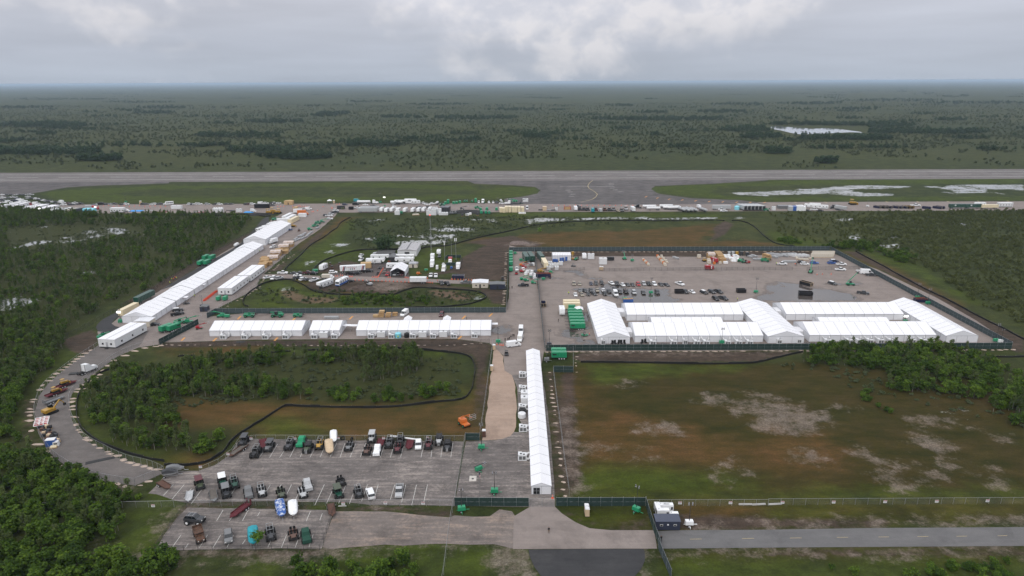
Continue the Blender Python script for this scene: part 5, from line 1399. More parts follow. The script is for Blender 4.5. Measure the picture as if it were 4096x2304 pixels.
@cached
def k_van(col,L=5.9,H=2.55,W=2.06):
 m=P(col)
 body=MB().prism([(-L/2,.4),(L/2-.05,.38),(L/2,.8),(L/2-.15,1.1),(L/2-1.0,1.3),(L/2-1.75,H-.12),(L/2-2.0,H),(-L/2+.1,H-.02),(-L/2,1.2)],-W/2,W/2,0,.1,1.5)
 ws=MB().prism([(L/2-.98,1.34),(L/2-1.66,H-.22),(L/2-1.72,H-.22),(L/2-1.05,1.3)],-W/2+.12,W/2-.12)
 sg=MB()
 for s in (-1,1):
  y0, y1=sorted((s*(W/2-.075),s*(W/2-.02)))
  sg.box(L/2-2.6,L/2-1.5,y0,y1,1.35,H-.55)
 return [('body',body.M(m)),('windscreen',ws.M(GLASS)),('side_window',sg.M(GLASS))]+wheels((L/2-1.1,-L/2+1.15),W/2-.1,.36,.24)+lamps(L,W,.85)
@cached
def k_shuttle(col='white',L=8.5):
 m=P(col)
 W, H=2.4, 3.0
 b=MB().box(-L/2,L/2-1.9,-W/2,W/2,.55,H,0,0,.1)
 hood=MB().prism([(L/2-2.0,.45),(L/2,.45),(L/2,1.1),(L/2-.8,1.35),(L/2-1.5,2.2),(L/2-2.0,2.4)],-1.05,1.05,0,.08,1.2)
 g=MB()
 for s in (-1,1):
  for i in range(4):
   x=-L/2+.5+i*(L-2.9)/4
   y0, y1=sorted((s*(W/2-.06),s*(W/2+.01)))
   g.box(x,x+(L-2.9)/4-.2,y0,y1,1.5,2.4)
 ws=MB().prism([(L/2-.85,1.42),(L/2-1.5,2.22),(L/2-1.55,2.2),(L/2-.9,1.38)],-.98,.98)
 return [('body',b.M(m)),('hood',hood.M(m)),('side_window',g.M(GLASS)),('windscreen',ws.M(GLASS))]+wheels((L/2-1.2,-L/2+1.9),W/2-.15,.42,.28)+lamps(L,2.1,.75)
@cached
def k_tractor(col,sleeper=True):
 m=P(col)
 fr=MB().box(-3.6,3.3,-.45,.45,.7,.95)
 hood=MB().prism([(1.3,.75),(3.5,.7),(3.55,1.4),(3.2,1.9),(1.3,2.1)],-1.0,1.0,0,.15,1.6)
 cab=MB().prism([(-1.5 if sleeper else -.1,.9),(1.4,.9),(1.35,2.1),(.8,2.95),(.3,3.5 if sleeper else 3.0),(-1.5 if sleeper else -.1,3.7 if sleeper else 3.0)],-1.22,1.22,0,.1,2.3)
 ws=MB().prism([(1.38,2.1),(.86,2.9),(.8,2.88),(1.32,2.06)],-1.05,1.05)
 st=MB().cyl((-1.7,1.1,1),(-1.7,1.1,4.0),.09,n=8).cyl((-1.7,-1.1,1),(-1.7,-1.1,4.0),.09,n=8)
 fw=MB().box(-3.1,-2.0,-.5,.5,.95,1.12)
 return [('frame',fr.M(DARKSTEEL)),('hood',hood.M(m)),('cab',cab.M(m)),('windscreen',ws.M(GLASS)),('exhaust_stack',st.M(CHROME)),('fifth_wheel',fw.M(DARKSTEEL))]+wheels((2.7,),.95,.5,.3)+wheels((-2.0,-3.2),.95,.5,.55)
@cached
def k_semibox(col='white',L=14.5,H=4.0,op=False):
 m=P(col)
 W=2.6
 b=MB().box(-L/2,L/2,-W/2,W/2,1.15,H)
 rb=MB()
 for s in (-1,1):
  for i in range(13):
   x=-L/2+L*i/12
   y0, y1=sorted((s*W/2,s*(W/2+.03)))
   rb.box(x-.04,x+.04,y0,y1,1.2,H-.05)
 rf=MB().box(-L/2-.02,L/2+.02,-W/2-.03,W/2+.03,H,H+.06)
 dr=MB().box(-L/2-.05,-L/2,-W/2+.08,W/2-.08,1.2,H-.1)
 leg=MB().box(L/2-3.2,L/2-3.05,-.9,-.75,0,1.15).box(L/2-3.2,L/2-3.05,.75,.9,0,1.15)
 return [('body',b.M(m)),('rib',rb.M(STEEL)),('roof',rf.M(m)),('rear_door',dr.M(DARKSTEEL if op else m)),('landing_leg',leg.M(DARKSTEEL))]+wheels((-L/2+1.3,-L/2+2.6),1.0,.5,.5)
@cached
def k_tanker(col='white',L=11.5):
 m=P(col)
 b=MB().cyl((-L/2,0,2.2),(L/2,0,2.2),1.05,n=14).cyl((-L/2-.35,0,2.2),(-L/2,0,2.2),.6,1.05,n=14).cyl((L/2,0,2.2),(L/2+.35,0,2.2),1.05,.6,n=14)
 wk=MB().box(-L/2+.5,L/2-.5,-.25,.25,3.24,3.3)
 hb=MB()
 for x in (-L/3,0,L/3):
  hb.cyl((x,0,3.2),(x,0,3.42),.3,n=10)
 fr=MB().box(-L/2,L/2,-.5,.5,1.0,1.2).box(L/2-2.6,L/2-2.4,-.8,.8,0,1.0)
 return [('tank_shell',b.M(m)),('walkway',wk.M(STEEL)),('hatch',hb.M(STEEL)),('frame',fr.M(DARKSTEEL))]+wheels((-L/2+1.2,-L/2+2.5),1.0,.5,.5)
@cached
def k_boxtruck(col='white',L=7.5,H=3.4,cabcol=None):
 m=P(col)
 W=2.4
 b=MB().box(-L/2,L/2-2.0,-W/2,W/2,.95,H)
 rf=MB().box(-L/2-.02,L/2-1.98,-W/2-.02,W/2+.02,H,H+.05)
 cab=MB().prism([(L/2-1.95,.5),(L/2,.5),(L/2,1.15),(L/2-.5,1.35),(L/2-1.0,2.25),(L/2-1.95,2.3)],-1.05,1.05,0,.1,1.4)
 ws=MB().prism([(L/2-.52,1.4),(L/2-.98,2.18),(L/2-1.03,2.15),(L/2-.57,1.36)],-.95,.95)
 fr=MB().box(-L/2,L/2-.3,-.5,.5,.6,.9)
 return [('box',b.M(m)),('roof',rf.M(m)),('cab',cab.M(P(cabcol) if cabcol else m)),('windscreen',ws.M(GLASS)),('frame',fr.M(DARKSTEEL))]+wheels((L/2-1.1,-L/2+1.6),1.0,.45,.3)+lamps(L,2.1,.75)
@cached
def k_camper(col='white',L=8.0,H=3.3,fifth=False,slide=False,stripe_='grey',wins=3):
 m=P(col)
 W=2.5
 if fifth:
  b=MB().prism([(-L/2,.75),(L/2-2.4,.75),(L/2-2.2,1.6),(L/2-.6,1.6),(L/2,2.3),(L/2-.2,H+.15),(-L/2+.1,H),(-L/2,H-.2)],-W/2,W/2)
 else:
  b=MB().prism([(-L/2,.6),(L/2,.6),(L/2+.05,1.4),(L/2-.3,H-.15),(L/2-.6,H),(-L/2+.15,H),(-L/2,H-.2)],-W/2,W/2)
 g=MB()
 for s in (-1,1):
  for i in range(wins):
   x=-L/2+L*(i+.45)/wins-.3
   y0, y1=sorted((s*(W/2-.02),s*(W/2+.02)))
   g.box(x,x+.8,y0,y1,1.65,2.35)
 g.box(-L/2-.02,-L/2+.02,-.6,.6,1.7,2.4)
 rv=MB().box(-1.5,-.7,-.4,.4,H,H+.28).box(L/4,L/4+.5,-.3,.3,H,H+.2)
 sp=MB()
 for s in (-1,1):
  y0, y1=sorted((s*(W/2-.01),s*(W/2+.015)))
  sp.box(-L/2+.1,L/2-2.5,y0,y1,1.15,1.4)
 dr=MB().box(.6,1.3,-W/2-.03,-W/2+.02,.75,2.6)
 hitch=MB().box(L/2,L/2+1.1,-.08,.08,.5,.62).box(L/2+.4,L/2+.5,-.05,.05,0,.5) if not fifth else MB().box(L/2-1.4,L/2-1.2,-.6,.6,0,1.6)
 k=[('body',b.M(m)),('window',g.M(GLASS)),('roof_unit',rv.M(WMET)),('stripe',sp.M(P(stripe_))),('door',dr.M(WMET)),('hitch',hitch.M(DARKSTEEL))]
 if slide:
  k.append(('slide_out',MB().box(-L/2+1.2,-L/2+4.0,-W/2-.8,-W/2,1.0,H-.5).M(m)))
 return k+wheels((-.6,-1.5),W/2-.14,.36,.24)
@cached
def k_motorhome(col='white',side='blue',L=10.0):
 m=P(col)
 W, H=2.55, 3.4
 b=MB().prism([(-L/2,.5),(L/2-.15,.5),(L/2,1.3),(L/2-.25,2.7),(L/2-.8,H),(-L/2+.1,H),(-L/2,H-.2)],-W/2,W/2,0,.06,2.8)
 ws=MB().prism([(L/2+.01,1.55),(L/2-.2,2.6),(L/2-.26,2.58),(L/2-.05,1.5)],-1.1,1.1)
 g=MB()
 sd=MB()
 for s in (-1,1):
  y0, y1=sorted((s*(W/2-.02),s*(W/2+.02)))
  for i in range(4):
   g.box(-L/2+.8+i*2.2,-L/2+1.9+i*2.2,y0,y1,1.8,2.5)
  sd.box(-L/2+.05,L/2-.3,y0+.001,y1-.001,.55,1.55)
 rv=MB().box(-3,-2.1,-.4,.4,H,H+.3).box(.5,1.4,-.4,.4,H,H+.3).box(2.5,2.9,-.25,.25,H,H+.15)
 nose=MB().box(L/2-.12,L/2+.03,-1.2,1.2,.5,.95)
 return [('body',b.M(m)),('windscreen',ws.M(GLASS)),('side_window',g.M(GLASS)),('side_panel',sd.M(P(side))),('roof_unit',rv.M(WMET)),('bumper',nose.M(P(side)))]+wheels((L/2-1.6,-L/2+2.6),W/2-.15,.45,.28)
@cached
def k_buggy(body='green',style='open',cover=None,r=.78,L=4.6):
 """swamp buggy: tall flotation tyres on a raised ladder frame"""
 m=P(body)
 zf=r*1.05
 fr=MB().box(-L/2,L/2,-.42,-.32,zf,zf+.14).box(-L/2,L/2,.32,.42,zf,zf+.14).box(-L*.33-.1,-L*.33+.1,-.95,.95,r-.08,r+.08).box(L*.33-.1,L*.33+.1,-.95,.95,r-.08,r+.08)
 for x in (-L/2+.2,-.6,.6,L/2-.2):
  fr.box(x-.05,x+.05,-.42,.42,zf+.02,zf+.12)
 fr.box(L/2,L/2+.12,-.85,.85,zf-.05,zf+.2)
 z=zf+.14
 k=[('frame',fr.M(DARKSTEEL))]
 if style=='cover':
  c=MB().prism([(-L/2-.2,z-.35),(L/2+.25,z-.4),(L/2+.2,z+.45),(.7,z+.6),(.3,z+1.35),(-1.3,z+1.45),(-L/2-.1,z+.75)],-1.02,1.02,0,.22,z+.5)
  k.append(('tarp',c.M(mat('tarp_'+cover,C[cover],rough=0.8,var=0.18,scale=1.5,bump=0.6))))
 else:
  tub=MB().prism([(-L/2+.1,z),(L/2-.9,z),(L/2-.85,z+.5),(.7,z+.62),(.65,z+.25),(-.9,z+.25),(-1.0,z+.6),(-L/2+.1,z+.6)],-.85,.85)
  hood=MB().prism([(.7,z),(L/2,z),(L/2,z+.45),(L/2-.2,z+.58),(.7,z+.68)],-.62,.62,0,.08,z+.4)
  seats=[('seat',MB().box(x-.28,x+.25,y-.27,y+.27,z+.26,z+.62).box(x-.38,x-.24,y-.27,y+.27,z+.5,z+1.1).M(M_BK)) for x in (-.05,-1.5) for y in (-.42,.42)]
  k+=[('body',tub.M(m)),('hood',hood.M(m))]+seats+[('grille',MB().box(L/2,L/2+.04,-.5,.5,z+.05,z+.42).M(DARKSTEEL))]
  if style in ('cage','cab','deck'):
   cg=MB()
   for x in (.75,-.7,-L/2+.25):
    for y in (-.8,.8):
     cg.cyl((x,y,z+.4),(x-.1,y*.9,z+1.65),.05,n=6)
    cg.cyl((x-.1,-.72,z+1.65),(x-.1,.72,z+1.65),.05,n=6)
   for y in (-.72,.72):
    cg.cyl((.65,y,z+1.65),(-L/2+.15,y,z+1.65),.05,n=6)
   k.append(('roll_cage',cg.M(STEEL if style=='cage' else DARKSTEEL)))
  if style=='cab':
   k.append(('canopy',MB().box(-L/2+.0,.9,-.98,.98,z+1.68,z+1.78,0,.1,.1).M(P(cover or body))))
  if style=='deck':
   k.append(('upper_deck',MB().box(-L/2,.5,-.9,.9,z+1.0,z+1.1).M(DARKSTEEL)))
   k.append(('ladder',MB().box(L/2,L/2+.25,-.25,-.18,.3,z+.6).box(L/2,L/2+.25,.18,.25,.3,z+.6).box(L/2+.05,L/2+.15,-.2,.2,.6,.66).box(L/2+.05,L/2+.15,-.2,.2,.95,1.01).M(WMET)))
 return k+wheels((L*.33,-L*.33),.98,r,.5,.45,'none')
@cached
def k_lifted(col='black'):
 k=[q for q in k_suv(col) if q[0] not in ('wheel',)]
 k=[(q[0],q[1],q[2] if len(q)>2 else None,(0,0,.75)) for q in k]
 k.append(('roof_rack',MB().box(-1.9,.3,-.7,-.64,1.78,1.84).box(-1.9,.3,.64,.7,1.78,1.84).box(-.1,0,-.7,.7,1.8,1.86).box(-1.2,-1.1,-.7,.7,1.8,1.86).M(CHROME),None,(0,0,.75)))
 k.append(('frame',MB().box(-2.2,2.2,-.5,.5,.75,1.1).M(DARKSTEEL)))
 return k+wheels((1.55,-1.5),1.0,.72,.5,.5,'white')
@cached
def k_flattruck(col='brown'):
 m=P(col)
 rust=mat('rusty_truck',(0.075,0.045,0.03),rough=0.85,var=0.35,scale=2.0,wear=((0.14,0.06,0.035),0.5,3.0))
 fr=MB().box(-3.3,2.9,-.45,.45,.75,.95)
 bed=MB().box(-3.3,.3,-1.1,1.1,1.1,1.25)
 for s in (-1,1):
  y0, y1=sorted((s*1.1,s*1.02))
  bed.box(-3.3,.3,y0,y1,1.25,1.75)
 bed.box(-3.3,-3.22,-1.02,1.02,1.25,1.75)
 cab=MB().box(.4,1.7,-1.0,1.0,.9,1.9).box(.4,.5,-1.0,1.0,1.9,2.35)
 top=MB().box(.35,1.6,-1.05,1.05,2.35,2.45)
 hood=MB().prism([(1.7,.8),(3.0,.8),(3.05,1.35),(2.8,1.55),(1.7,1.65)],-.9,.9)
 return [('frame',fr.M(DARKSTEEL)),('cargo_bed',bed.M(rust)),('cab',cab.M(rust)),('cab_roof',top.M(rust)),('hood',hood.M(rust)),('headlight',MB().box(3.03,3.1,-.7,-.45,1.05,1.25).box(3.03,3.1,.45,.7,1.05,1.25).M(HEAD))]+wheels((2.2,-1.3,-2.4),.95,.55,.35,.5,'none')
@cached
def k_flatbed(col='brown',L=6.0,W=2.1,ramps=True,boards=False):
 m=mat('trailer_'+col,C[col],rough=0.8,var=0.3,scale=2.0)
 b=MB().box(-L/2,L/2,-W/2,W/2,.6,.72)
 rl=MB()
 for s in (-1,1):
  y0, y1=sorted((s*W/2,s*(W/2-.07)))
  rl.box(-L/2,L/2,y0,y1,.72,.98)
 tg=MB().add([(L/2,-W/2,.6),(L/2+1.3,0,.62),(L/2,W/2,.6),(L/2,-W/2,.75),(L/2+1.3,0,.75),(L/2,W/2,.75)],[(0,2,1),(3,4,5),(0,1,4,3),(1,2,5,4)])
 k=[('deck',b.M(m)),('side_rail',rl.M(m)),('tongue',tg.M(m))]
 if ramps:
  k+=[('ramp',MB().box(-L/2-.12,-L/2,s*W*.3-.28,s*W*.3+.28,.65,2.0).M(m)) for s in (-1,1)]
 if boards:
  bd=MB()
  for i in range(6):
   bd.box(-L/2+.05,L/2-.05,-W/2+.1+i*(W-.2)/6,-W/2+.1+(i+.9)*(W-.2)/6,.72,.75)
  k.append(('board',bd.M(mat('deck_boards',(0.13,0.115,0.10),rough=0.9,var=0.3))))
 return k+wheels((-.5,-1.35),W/2+.05,.36,.24,.5,'white')
@cached
def k_boat(col='white',L=6.2,cov=None,W=2.3):
 m=P(col)
 tp=mat('boat_cover_'+(cov or col),C[cov or col],rough=0.7,var=0.15,scale=1.2,bump=0.5,wear=((0.6,0.64,0.7),0.48,1.1) if cov=='blue' else None)
 hull=MB()
 secs=[(-L/2,W/2,.75),(0,W/2,.7),(L/2-1.0,W*.42,.8),(L/2,W*.22,1.1)]
 vs, fs=[],[]
 for x, w, zb in secs:
  vs+=[(x,-w,1.55),(x,-w*.55,zb),(x,w*.55,zb),(x,w,1.55)]
 for i in range(3):
  for j in range(3):
   fs.append((i*4+j,i*4+j+1,(i+1)*4+j+1,(i+1)*4+j))
 fs+=[(0,3,2,1),(12,13,14,15)]
 hull.add(vs,fs)
 cv=MB()
 vs, fs=[],[]
 for x, w, h in ((-L/2-.05,W/2+.04,2.2),(-L*.2,W/2+.05,2.55),(L*.12,W*.5,2.4),(L/2-.9,W*.45,1.9),(L/2+.05,W*.26,1.6)):
  vs+=[(x,-w,1.4),(x,-w*.8,h-.2),(x,0,h),(x,w*.8,h-.2),(x,w,1.4)]
 for i in range(4):
  for j in range(4):
   fs.append((i*5+j,(i+1)*5+j,(i+1)*5+j+1,i*5+j+1))
 fs+=[(0,1,2,3,4),(24,23,22,21,20)]
 cv.add(vs,fs)
 tr=MB().box(-L/2+.3,L/2,-.7,-.6,.5,.62).box(-L/2+.3,L/2,.6,.7,.5,.62).box(L/2,L/2+1.2,-.06,.06,.5,.62).box(-1.6,-1.45,-1.0,1.0,.35,.5)
 return [('hull',hull.M(m)),('cover',cv.M(tp)),('trailer_frame',tr.M(STEEL))]+wheels((-1.5,),W/2+.05,.34,.22,.5,'white')
@cached
def k_telehandler(up=0.0,col='green'):
 m=P(col)
 b=MB().prism([(-2.6,.7),(2.2,.7),(2.3,1.1),(.4,1.35),(-2.5,1.6),(-2.7,1.2)],-.75,.75)
 cab=MB().box(-.6,.7,.15,1.0,1.1,2.5,0,.12,.06)
 ca=math.radians(up)
 p0, d=Vector((-2.2,-.1,2.0)), Vector((math.cos(ca),0,math.sin(ca)))
 L=5.2 if up<20 else 8.0
 bm_=MB().cyl(p0,p0+d*L*.62,.27,n=4).cyl(p0+d*L*.5,p0+d*L,.19,n=4)
 tip=p0+d*L
 fk=MB().box(tip.x-.1,tip.x+.1,-.75,.55,tip.z-.7,tip.z+.3).box(tip.x,tip.x+1.2,-.55,-.4,tip.z-.72,tip.z-.62).box(tip.x,tip.x+1.2,.2,.35,tip.z-.72,tip.z-.62)
 return [('chassis',b.M(m)),('cab',cab.M(GLASS)),('boom',bm_.M(m)),('fork_carriage',fk.M(DARKSTEEL))]+wheels((1.55,-1.6),1.0,.65,.42,.5,'green')
@cached
def k_boomlift(col='green',up=0.0):
 m=P(col)
 b=MB().box(-1.6,1.6,-.9,.9,.55,.9).box(-1.9,.2,-.85,.85,.95,1.75,0,.1,.05)
 a=math.radians(12+up)
 p0=Vector((-1.5,0,1.9))
 p1=p0+Vector((math.cos(a),0,math.sin(a)))*5.0
 bo=MB().cyl(p0,p1,.2,n=4).cyl(p0.lerp(p1,.6),p1+Vector((1.2,0,-.3)),.13,n=4)
 q=p1+Vector((1.2,0,-.5))
 bk=MB()
 for z in (0,.5,1.0):
  for s in (-1,1):
   bk.box(q.x,q.x+.9,s*.8-.03,s*.8+.03,q.z+z-.02,q.z+z+.04)
  for x in (0,.9):
   bk.box(q.x+x-.03,q.x+x+.03,-.8,.8,q.z+z-.02,q.z+z+.04)
 return [('chassis',b.M(m)),('boom',bo.M(m)),('basket',bk.M(STEEL))]+wheels((1.15,-1.15),.95,.45,.32,.5,'green')
@cached
def k_excavator(col='yellow'):
 m=P(col)
 tr=MB()
 for s in (-1,1):
  y0, y1=sorted((s*.75,s*1.3))
  tr.prism([(-1.7,.1),(1.7,.1),(2.0,.45),(1.7,.85),(-1.7,.85),(-2.0,.45)],y0,y1)
 b=MB().prism([(-2.3,1.0),(1.2,1.0),(1.2,1.6),(-.2,2.0),(-2.3,2.0)],-1.2,1.2)
 cab=MB().box(-.2,1.2,.2,1.15,1.6,2.8,0,.1,.05)
 bo=MB().cyl((1.0,-.2,1.5),(3.4,-.2,3.6),.24,n=4).cyl((3.4,-.2,3.6),(4.6,-.2,1.9),.18,n=4)
 bk=MB().prism([(4.3,1.0),(5.0,1.2),(5.0,1.9),(4.5,1.9)],-.65,.25)
 return [('track',tr.M(RUBBER)),('body',b.M(m)),('cab',cab.M(GLASS)),('boom',bo.M(m)),('bucket',bk.M(DARKSTEEL))]
@cached
def k_dozer(col='yellow'):
 m=P(col)
 tr=MB()
 for s in (-1,1):
  y0, y1=sorted((s*.7,s*1.2))
  tr.prism([(-1.5,.1),(1.4,.1),(1.8,.5),(1.4,.9),(-1.5,.9),(-1.8,.5)],y0,y1)
 b=MB().box(-1.4,1.5,-.7,.7,.9,1.6).box(-1.2,.1,-.75,.75,1.6,1.75)
 rops=MB()
 for x in (-1.1,.1):
  for y in (-.65,.65):
   rops.cyl((x,y,1.7),(x,y,2.8),.06,n=5)
 rops.box(-1.3,.3,-.8,.8,2.8,2.9)
 bl=MB().box(2.1,2.25,-1.5,1.5,.15,1.2).box(.3,2.1,-1.2,-1.1,.4,.55).box(.3,2.1,1.1,1.2,.4,.55)
 return [('track',tr.M(RUBBER)),('body',b.M(m)),('canopy',rops.M(m)),('blade',bl.M(m))]
@cached
def k_utv(col='charcoal',top='black'):
 b=MB().prism([(-1.4,.35),(1.3,.35),(1.45,.7),(.7,.95),(.6,.55),(-.4,.55),(-.5,.9),(-1.4,.9)],-.7,.7)
 cg=MB()
 for x, x2 in ((.6,.25),(-.5,-.45)):
  for y in (-.65,.65):
   cg.cyl((x,y,.9),(x2,y*.92,1.85),.035,n=5)
 rf=MB().box(-.6,.4,-.68,.68,1.85,1.92)
 st=MB().box(-.35,.1,-.55,.55,.55,.8).box(-.45,-.33,-.55,.55,.7,1.2)
 return [('body',b.M(P(col))),('cage',cg.M(DARKSTEEL)),('roof',rf.M(P(top))),('seat',st.M(M_BK))]+wheels((.95,-.95),.68,.33,.24)
@cached
def k_lighttower(col='green',mast=8.5,up=True):
 m=P(col)
 b=MB().box(-1.0,1.0,-.6,.6,.55,1.55,0,.05,.05).box(-1.3,2.0,-.08,.08,.4,.52)
 og=MB().box(-.1,.1,-1.4,1.4,.35,.45).box(-.06,.06,-1.4,-1.3,0,.4).box(-.06,.06,1.3,1.4,0,.4)
 k=[('housing',b.M(m)),('outrigger',og.M(m))]
 top=mast if up else 2.6
 ms=MB().cyl((0,0,1.5),(0,0,top*.5),.09,n=6).cyl((0,0,top*.5),(0,0,top),.055,n=6) if up else MB().cyl((-1.6,0,1.9),(2.2,0,1.9),.09,n=6)
 k.append(('mast',ms.M(DARKSTEEL)))
 lm=MB().cyl((0,0,0),(0,-.28,-.08),.1,.26,n=10)
 lmm=lm.M(CHROME)
 for dx, dz in ((-.45,.25),(.45,.25),(-.45,-.3),(.45,-.3)):
  k.append(('lamp',lmm,None,(dx,0,top+dz) if up else (2.1+dx*.6,dz,1.95)))
 k.append(('crossbar',MB().box(-.55,.55,-.04,.04,top-.05,top+.05).M(DARKSTEEL) if up else MB().box(1.9,2.0,-.6,.6,1.85,1.95).M(DARKSTEEL)))
 return k+wheels((-.2,),.78,.32,.2)
@cached
def k_generator(L=6.6,W=2.3,H=3.1,col='green',axles=3):
 m=P(col)
 dk=mat('dark_green_top',(0.012,0.22,0.10),rough=0.4,var=0.1)
 b=MB().box(-L/2,L/2,-W/2,W/2,.95,H-.12)
 tp=[('roof_hatch',MB().box(-L/2+.1+i*(L-.2)/3,-L/2+(i+.93)*(L-.2)/3,-W/2+.12,W/2-.12,H-.12,H+.03).M(m)) for i in range(3)]
 dr=[]
 for s in (-1,1):
  y0, y1=sorted((s*W/2,s*(W/2+.03)))
  for i in range(4):
   dr.append(('panel_door',MB().box(-L/2+.25+i*(L-.4)/4,-L/2+.1+(i+.95)*(L-.4)/4,y0,y1,1.1,H-.35).M(dk)))
  dr.append(('louvre',MB().box(L/2-1.9,L/2-.4,y0-.01,y1+.01,H-1.15,H-.6).M(FAN)))
 fr=MB().box(-L/2-.2,L/2+.2,-W/2+.1,W/2-.1,.7,.95).box(L/2,L/2+2.0,-.1,.1,.72,.86).box(-L/2-1.2,-L/2,-.6,-.5,.75,.85)
 ex=MB().cyl((-L/2+.6,.5,H),(-L/2+.6,.5,H+.45),.12,n=8)
 return [('enclosure',b.M(m))]+tp+dr+[('chassis',fr.M(DARKSTEEL)),('exhaust',ex.M(STEEL))]+wheels([-L/2+1.0+i*1.0 for i in range(axles)][::1],W/2-.15,.38,.26,.6,'white')
@cached
def k_genbox(col='green',L=3.0,W=1.5,H=2.2):
 m=P(col)
 b=MB().box(-L/2,L/2,-W/2,W/2,.5,H,0,.04,.04)
 lv=MB().box(-L/2-.02,-L/2+.03,-W/2+.2,W/2-.2,.8,H-.4).box(L/4,L/2-.2,-W/2-.02,-W/2+.02,.9,H-.5)
 return [('housing',b.M(m)),('louvre',lv.M(FAN)),('drawbar',MB().box(L/2,L/2+1.2,-.06,.06,.45,.55).M(DARKSTEEL)),('exhaust',MB().cyl((-L/3,0,H),(-L/3,0,H+.25),.08,n=6).M(STEEL))]+wheels((-.2,),W/2+.05,.33,.2)
@cached
def k_dumpster(col='navy',L=6.7,W=2.45,H=2.0,rim='yellow'):
 m=P(col)
 t=.07
 b=MB().box(-L/2,L/2,-W/2,-W/2+t,.2,H).box(-L/2,L/2,W/2-t,W/2,.2,H).box(-L/2,-L/2+t,-W/2+t,W/2-t,.2,H).box(-L/2,L/2,-W/2+t,W/2-t,.15,.25)
 rb=MB()
 for s in (-1,1):
  for i in range(8):
   x=-L/2+.4+i*(L-.8)/7
   y0, y1=sorted((s*W/2,s*(W/2+.09)))
   rb.box(x-.06,x+.06,y0,y1,.25,H-.05)
 sr=[('top_rail',MB().box(-L/2-.05,L/2+.05,y-.065,y+.065,H,H+.1).M(P(rim))) for y in (-W/2,W/2)]
 rim_=MB()
 for yy in (-W/2+.06,0,W/2-.06):
  rim_.box(L/2+.0,L/2+.09,yy-.06,yy+.06,.2,H)
 rim_.box(L/2,L/2+.09,-W/2,W/2,H-.1,H).box(L/2,L/2+.09,-W/2,W/2,.2,.3)
 gate=MB().box(L/2-t,L/2,-W/2+t,W/2-t,.2,H)
 return [('shell',b.M(m)),('rib',rb.M(m)),('end_frame',rim_.M(P(rim)))]+sr+[('tailgate',gate.M(P('black')))]
@cached
def k_potty(col='tan'):
 m=mat('toilet_'+col,C[col],rough=.5,var=.08)
 b=MB().box(-.55,.55,-.55,.55,.1,2.1,0,.03,.03)
 rf=MB().box(-.6,.6,-.6,.6,2.1,2.35,0,.12,.12)
 return [('body',b.M(m)),('roof',rf.M(M_WH)),('door',MB().box(-.42,.42,-.6,-.54,.15,2.0).M(m)),('vent_pipe',MB().cyl((.4,.4,2.1),(.4,.4,2.6),.05,n=6).M(M_BK)),('skid',MB().box(-.6,.6,-.6,.6,0,.1).M(DARKSTEEL))]
@cached
def k_cone():
 c=mat('cone_orange',(0.75,0.10,0.03),rough=.5,var=.05)
 return [('cone',MB().cyl((0,0,.03),(0,0,.75),.2,.05,n=8).M(c)),('base',MB().box(-.24,.24,-.24,.24,0,.04).M(c)),('band',MB().cyl((0,0,.4),(0,0,.58),.125,.095,n=8).M(WLINE))]
WOOD=[mat('lumber_%d'%i,c,rough=.8,var=.22,scale=3.0) for i,c in enumerate(((0.42,0.27,0.13),(0.36,0.22,0.10),(0.48,0.33,0.17)))]
WRAP=mat('pale_wrap',(0.55,0.47,0.43),rough=.6,var=.12,scale=1.2,bump=.5)
@cached
def k_lumber(L=4.9,rows=3,cols=2,W=1.2,H=.75,wrap=False,seed=1):
 rg=random.Random(seed)
 k=[]
 for r_ in range(rows):
  for c_ in range(cols):
   y0=(c_-cols/2)*(W+.12)
   dx=rg.uniform(-.25,.25)
   mb=MB()
   for i in range(3):
    for j in range(3):
     e=rg.uniform(-.06,.06)
     mb.box(-L/2+dx+e,L/2+dx+e,y0+W*i/3+.01,y0+W*(i+1)/3-.01,r_*(H+.1)+.1+H*j/3+.008,r_*(H+.1)+.1+H*(j+1)/3)
   k.append(('board_bundle',mb.M(WOOD[rg.randrange(3)])))
   bb=MB()
   for x in (-L/3,0,L/3):
    bb.box(x-.06+dx,x+.06+dx,y0,y0+W,r_*(H+.1),r_*(H+.1)+.1)
   k.append(('batten',bb.M(WOOD[1])))
 if wrap:
  t=rows*(H+.1)+.12
  w=cols*(W+.12)/2
  mb=MB()
  n=7
  vs=[]
  for i in range(n+1):
   x=-L/2-.3+(L+.6)*i/n
   e=[rg.uniform(-.12,.12) for _ in range(6)]
   vs+=[(x+e[0],-w-.25,t-1.3+e[1]*3),(x,-w-.15,t-.25+e[2]),(x+e[3],-w*.3,t+.22+e[4]),(x,w*.4,t+.15+e[5]),(x,w+.1,t-.2+e[0]),(x+e[1],w+.2,t-1.2+e[3]*3)]
  mb.add(vs,[(i*6+j,(i+1)*6+j,(i+1)*6+j+1,i*6+j+1) for i in range(n) for j in range(5)])
  k.append(('plastic_wrap',mb.M(WRAP)))
 return k
@cached
def k_pallet(col='beige',n=2,h=.55,seed=1):
 rg=random.Random(seed)
 m=mat('pallet_load_'+col,C[col],rough=.7,var=.2,scale=1.5,bump=.4)
 k=[('pallet',MB().box(-.6,.6,-.5,.5,0,.14).M(WOOD[1]))]
 for i in range(n):
  e=rg.uniform(-.05,.05)
  k.append(('load',MB().box(-.55+e,.55+e,-.46,.46,.15+i*h,.13+(i+1)*h,0,.05,.05).M(m)))
 return k
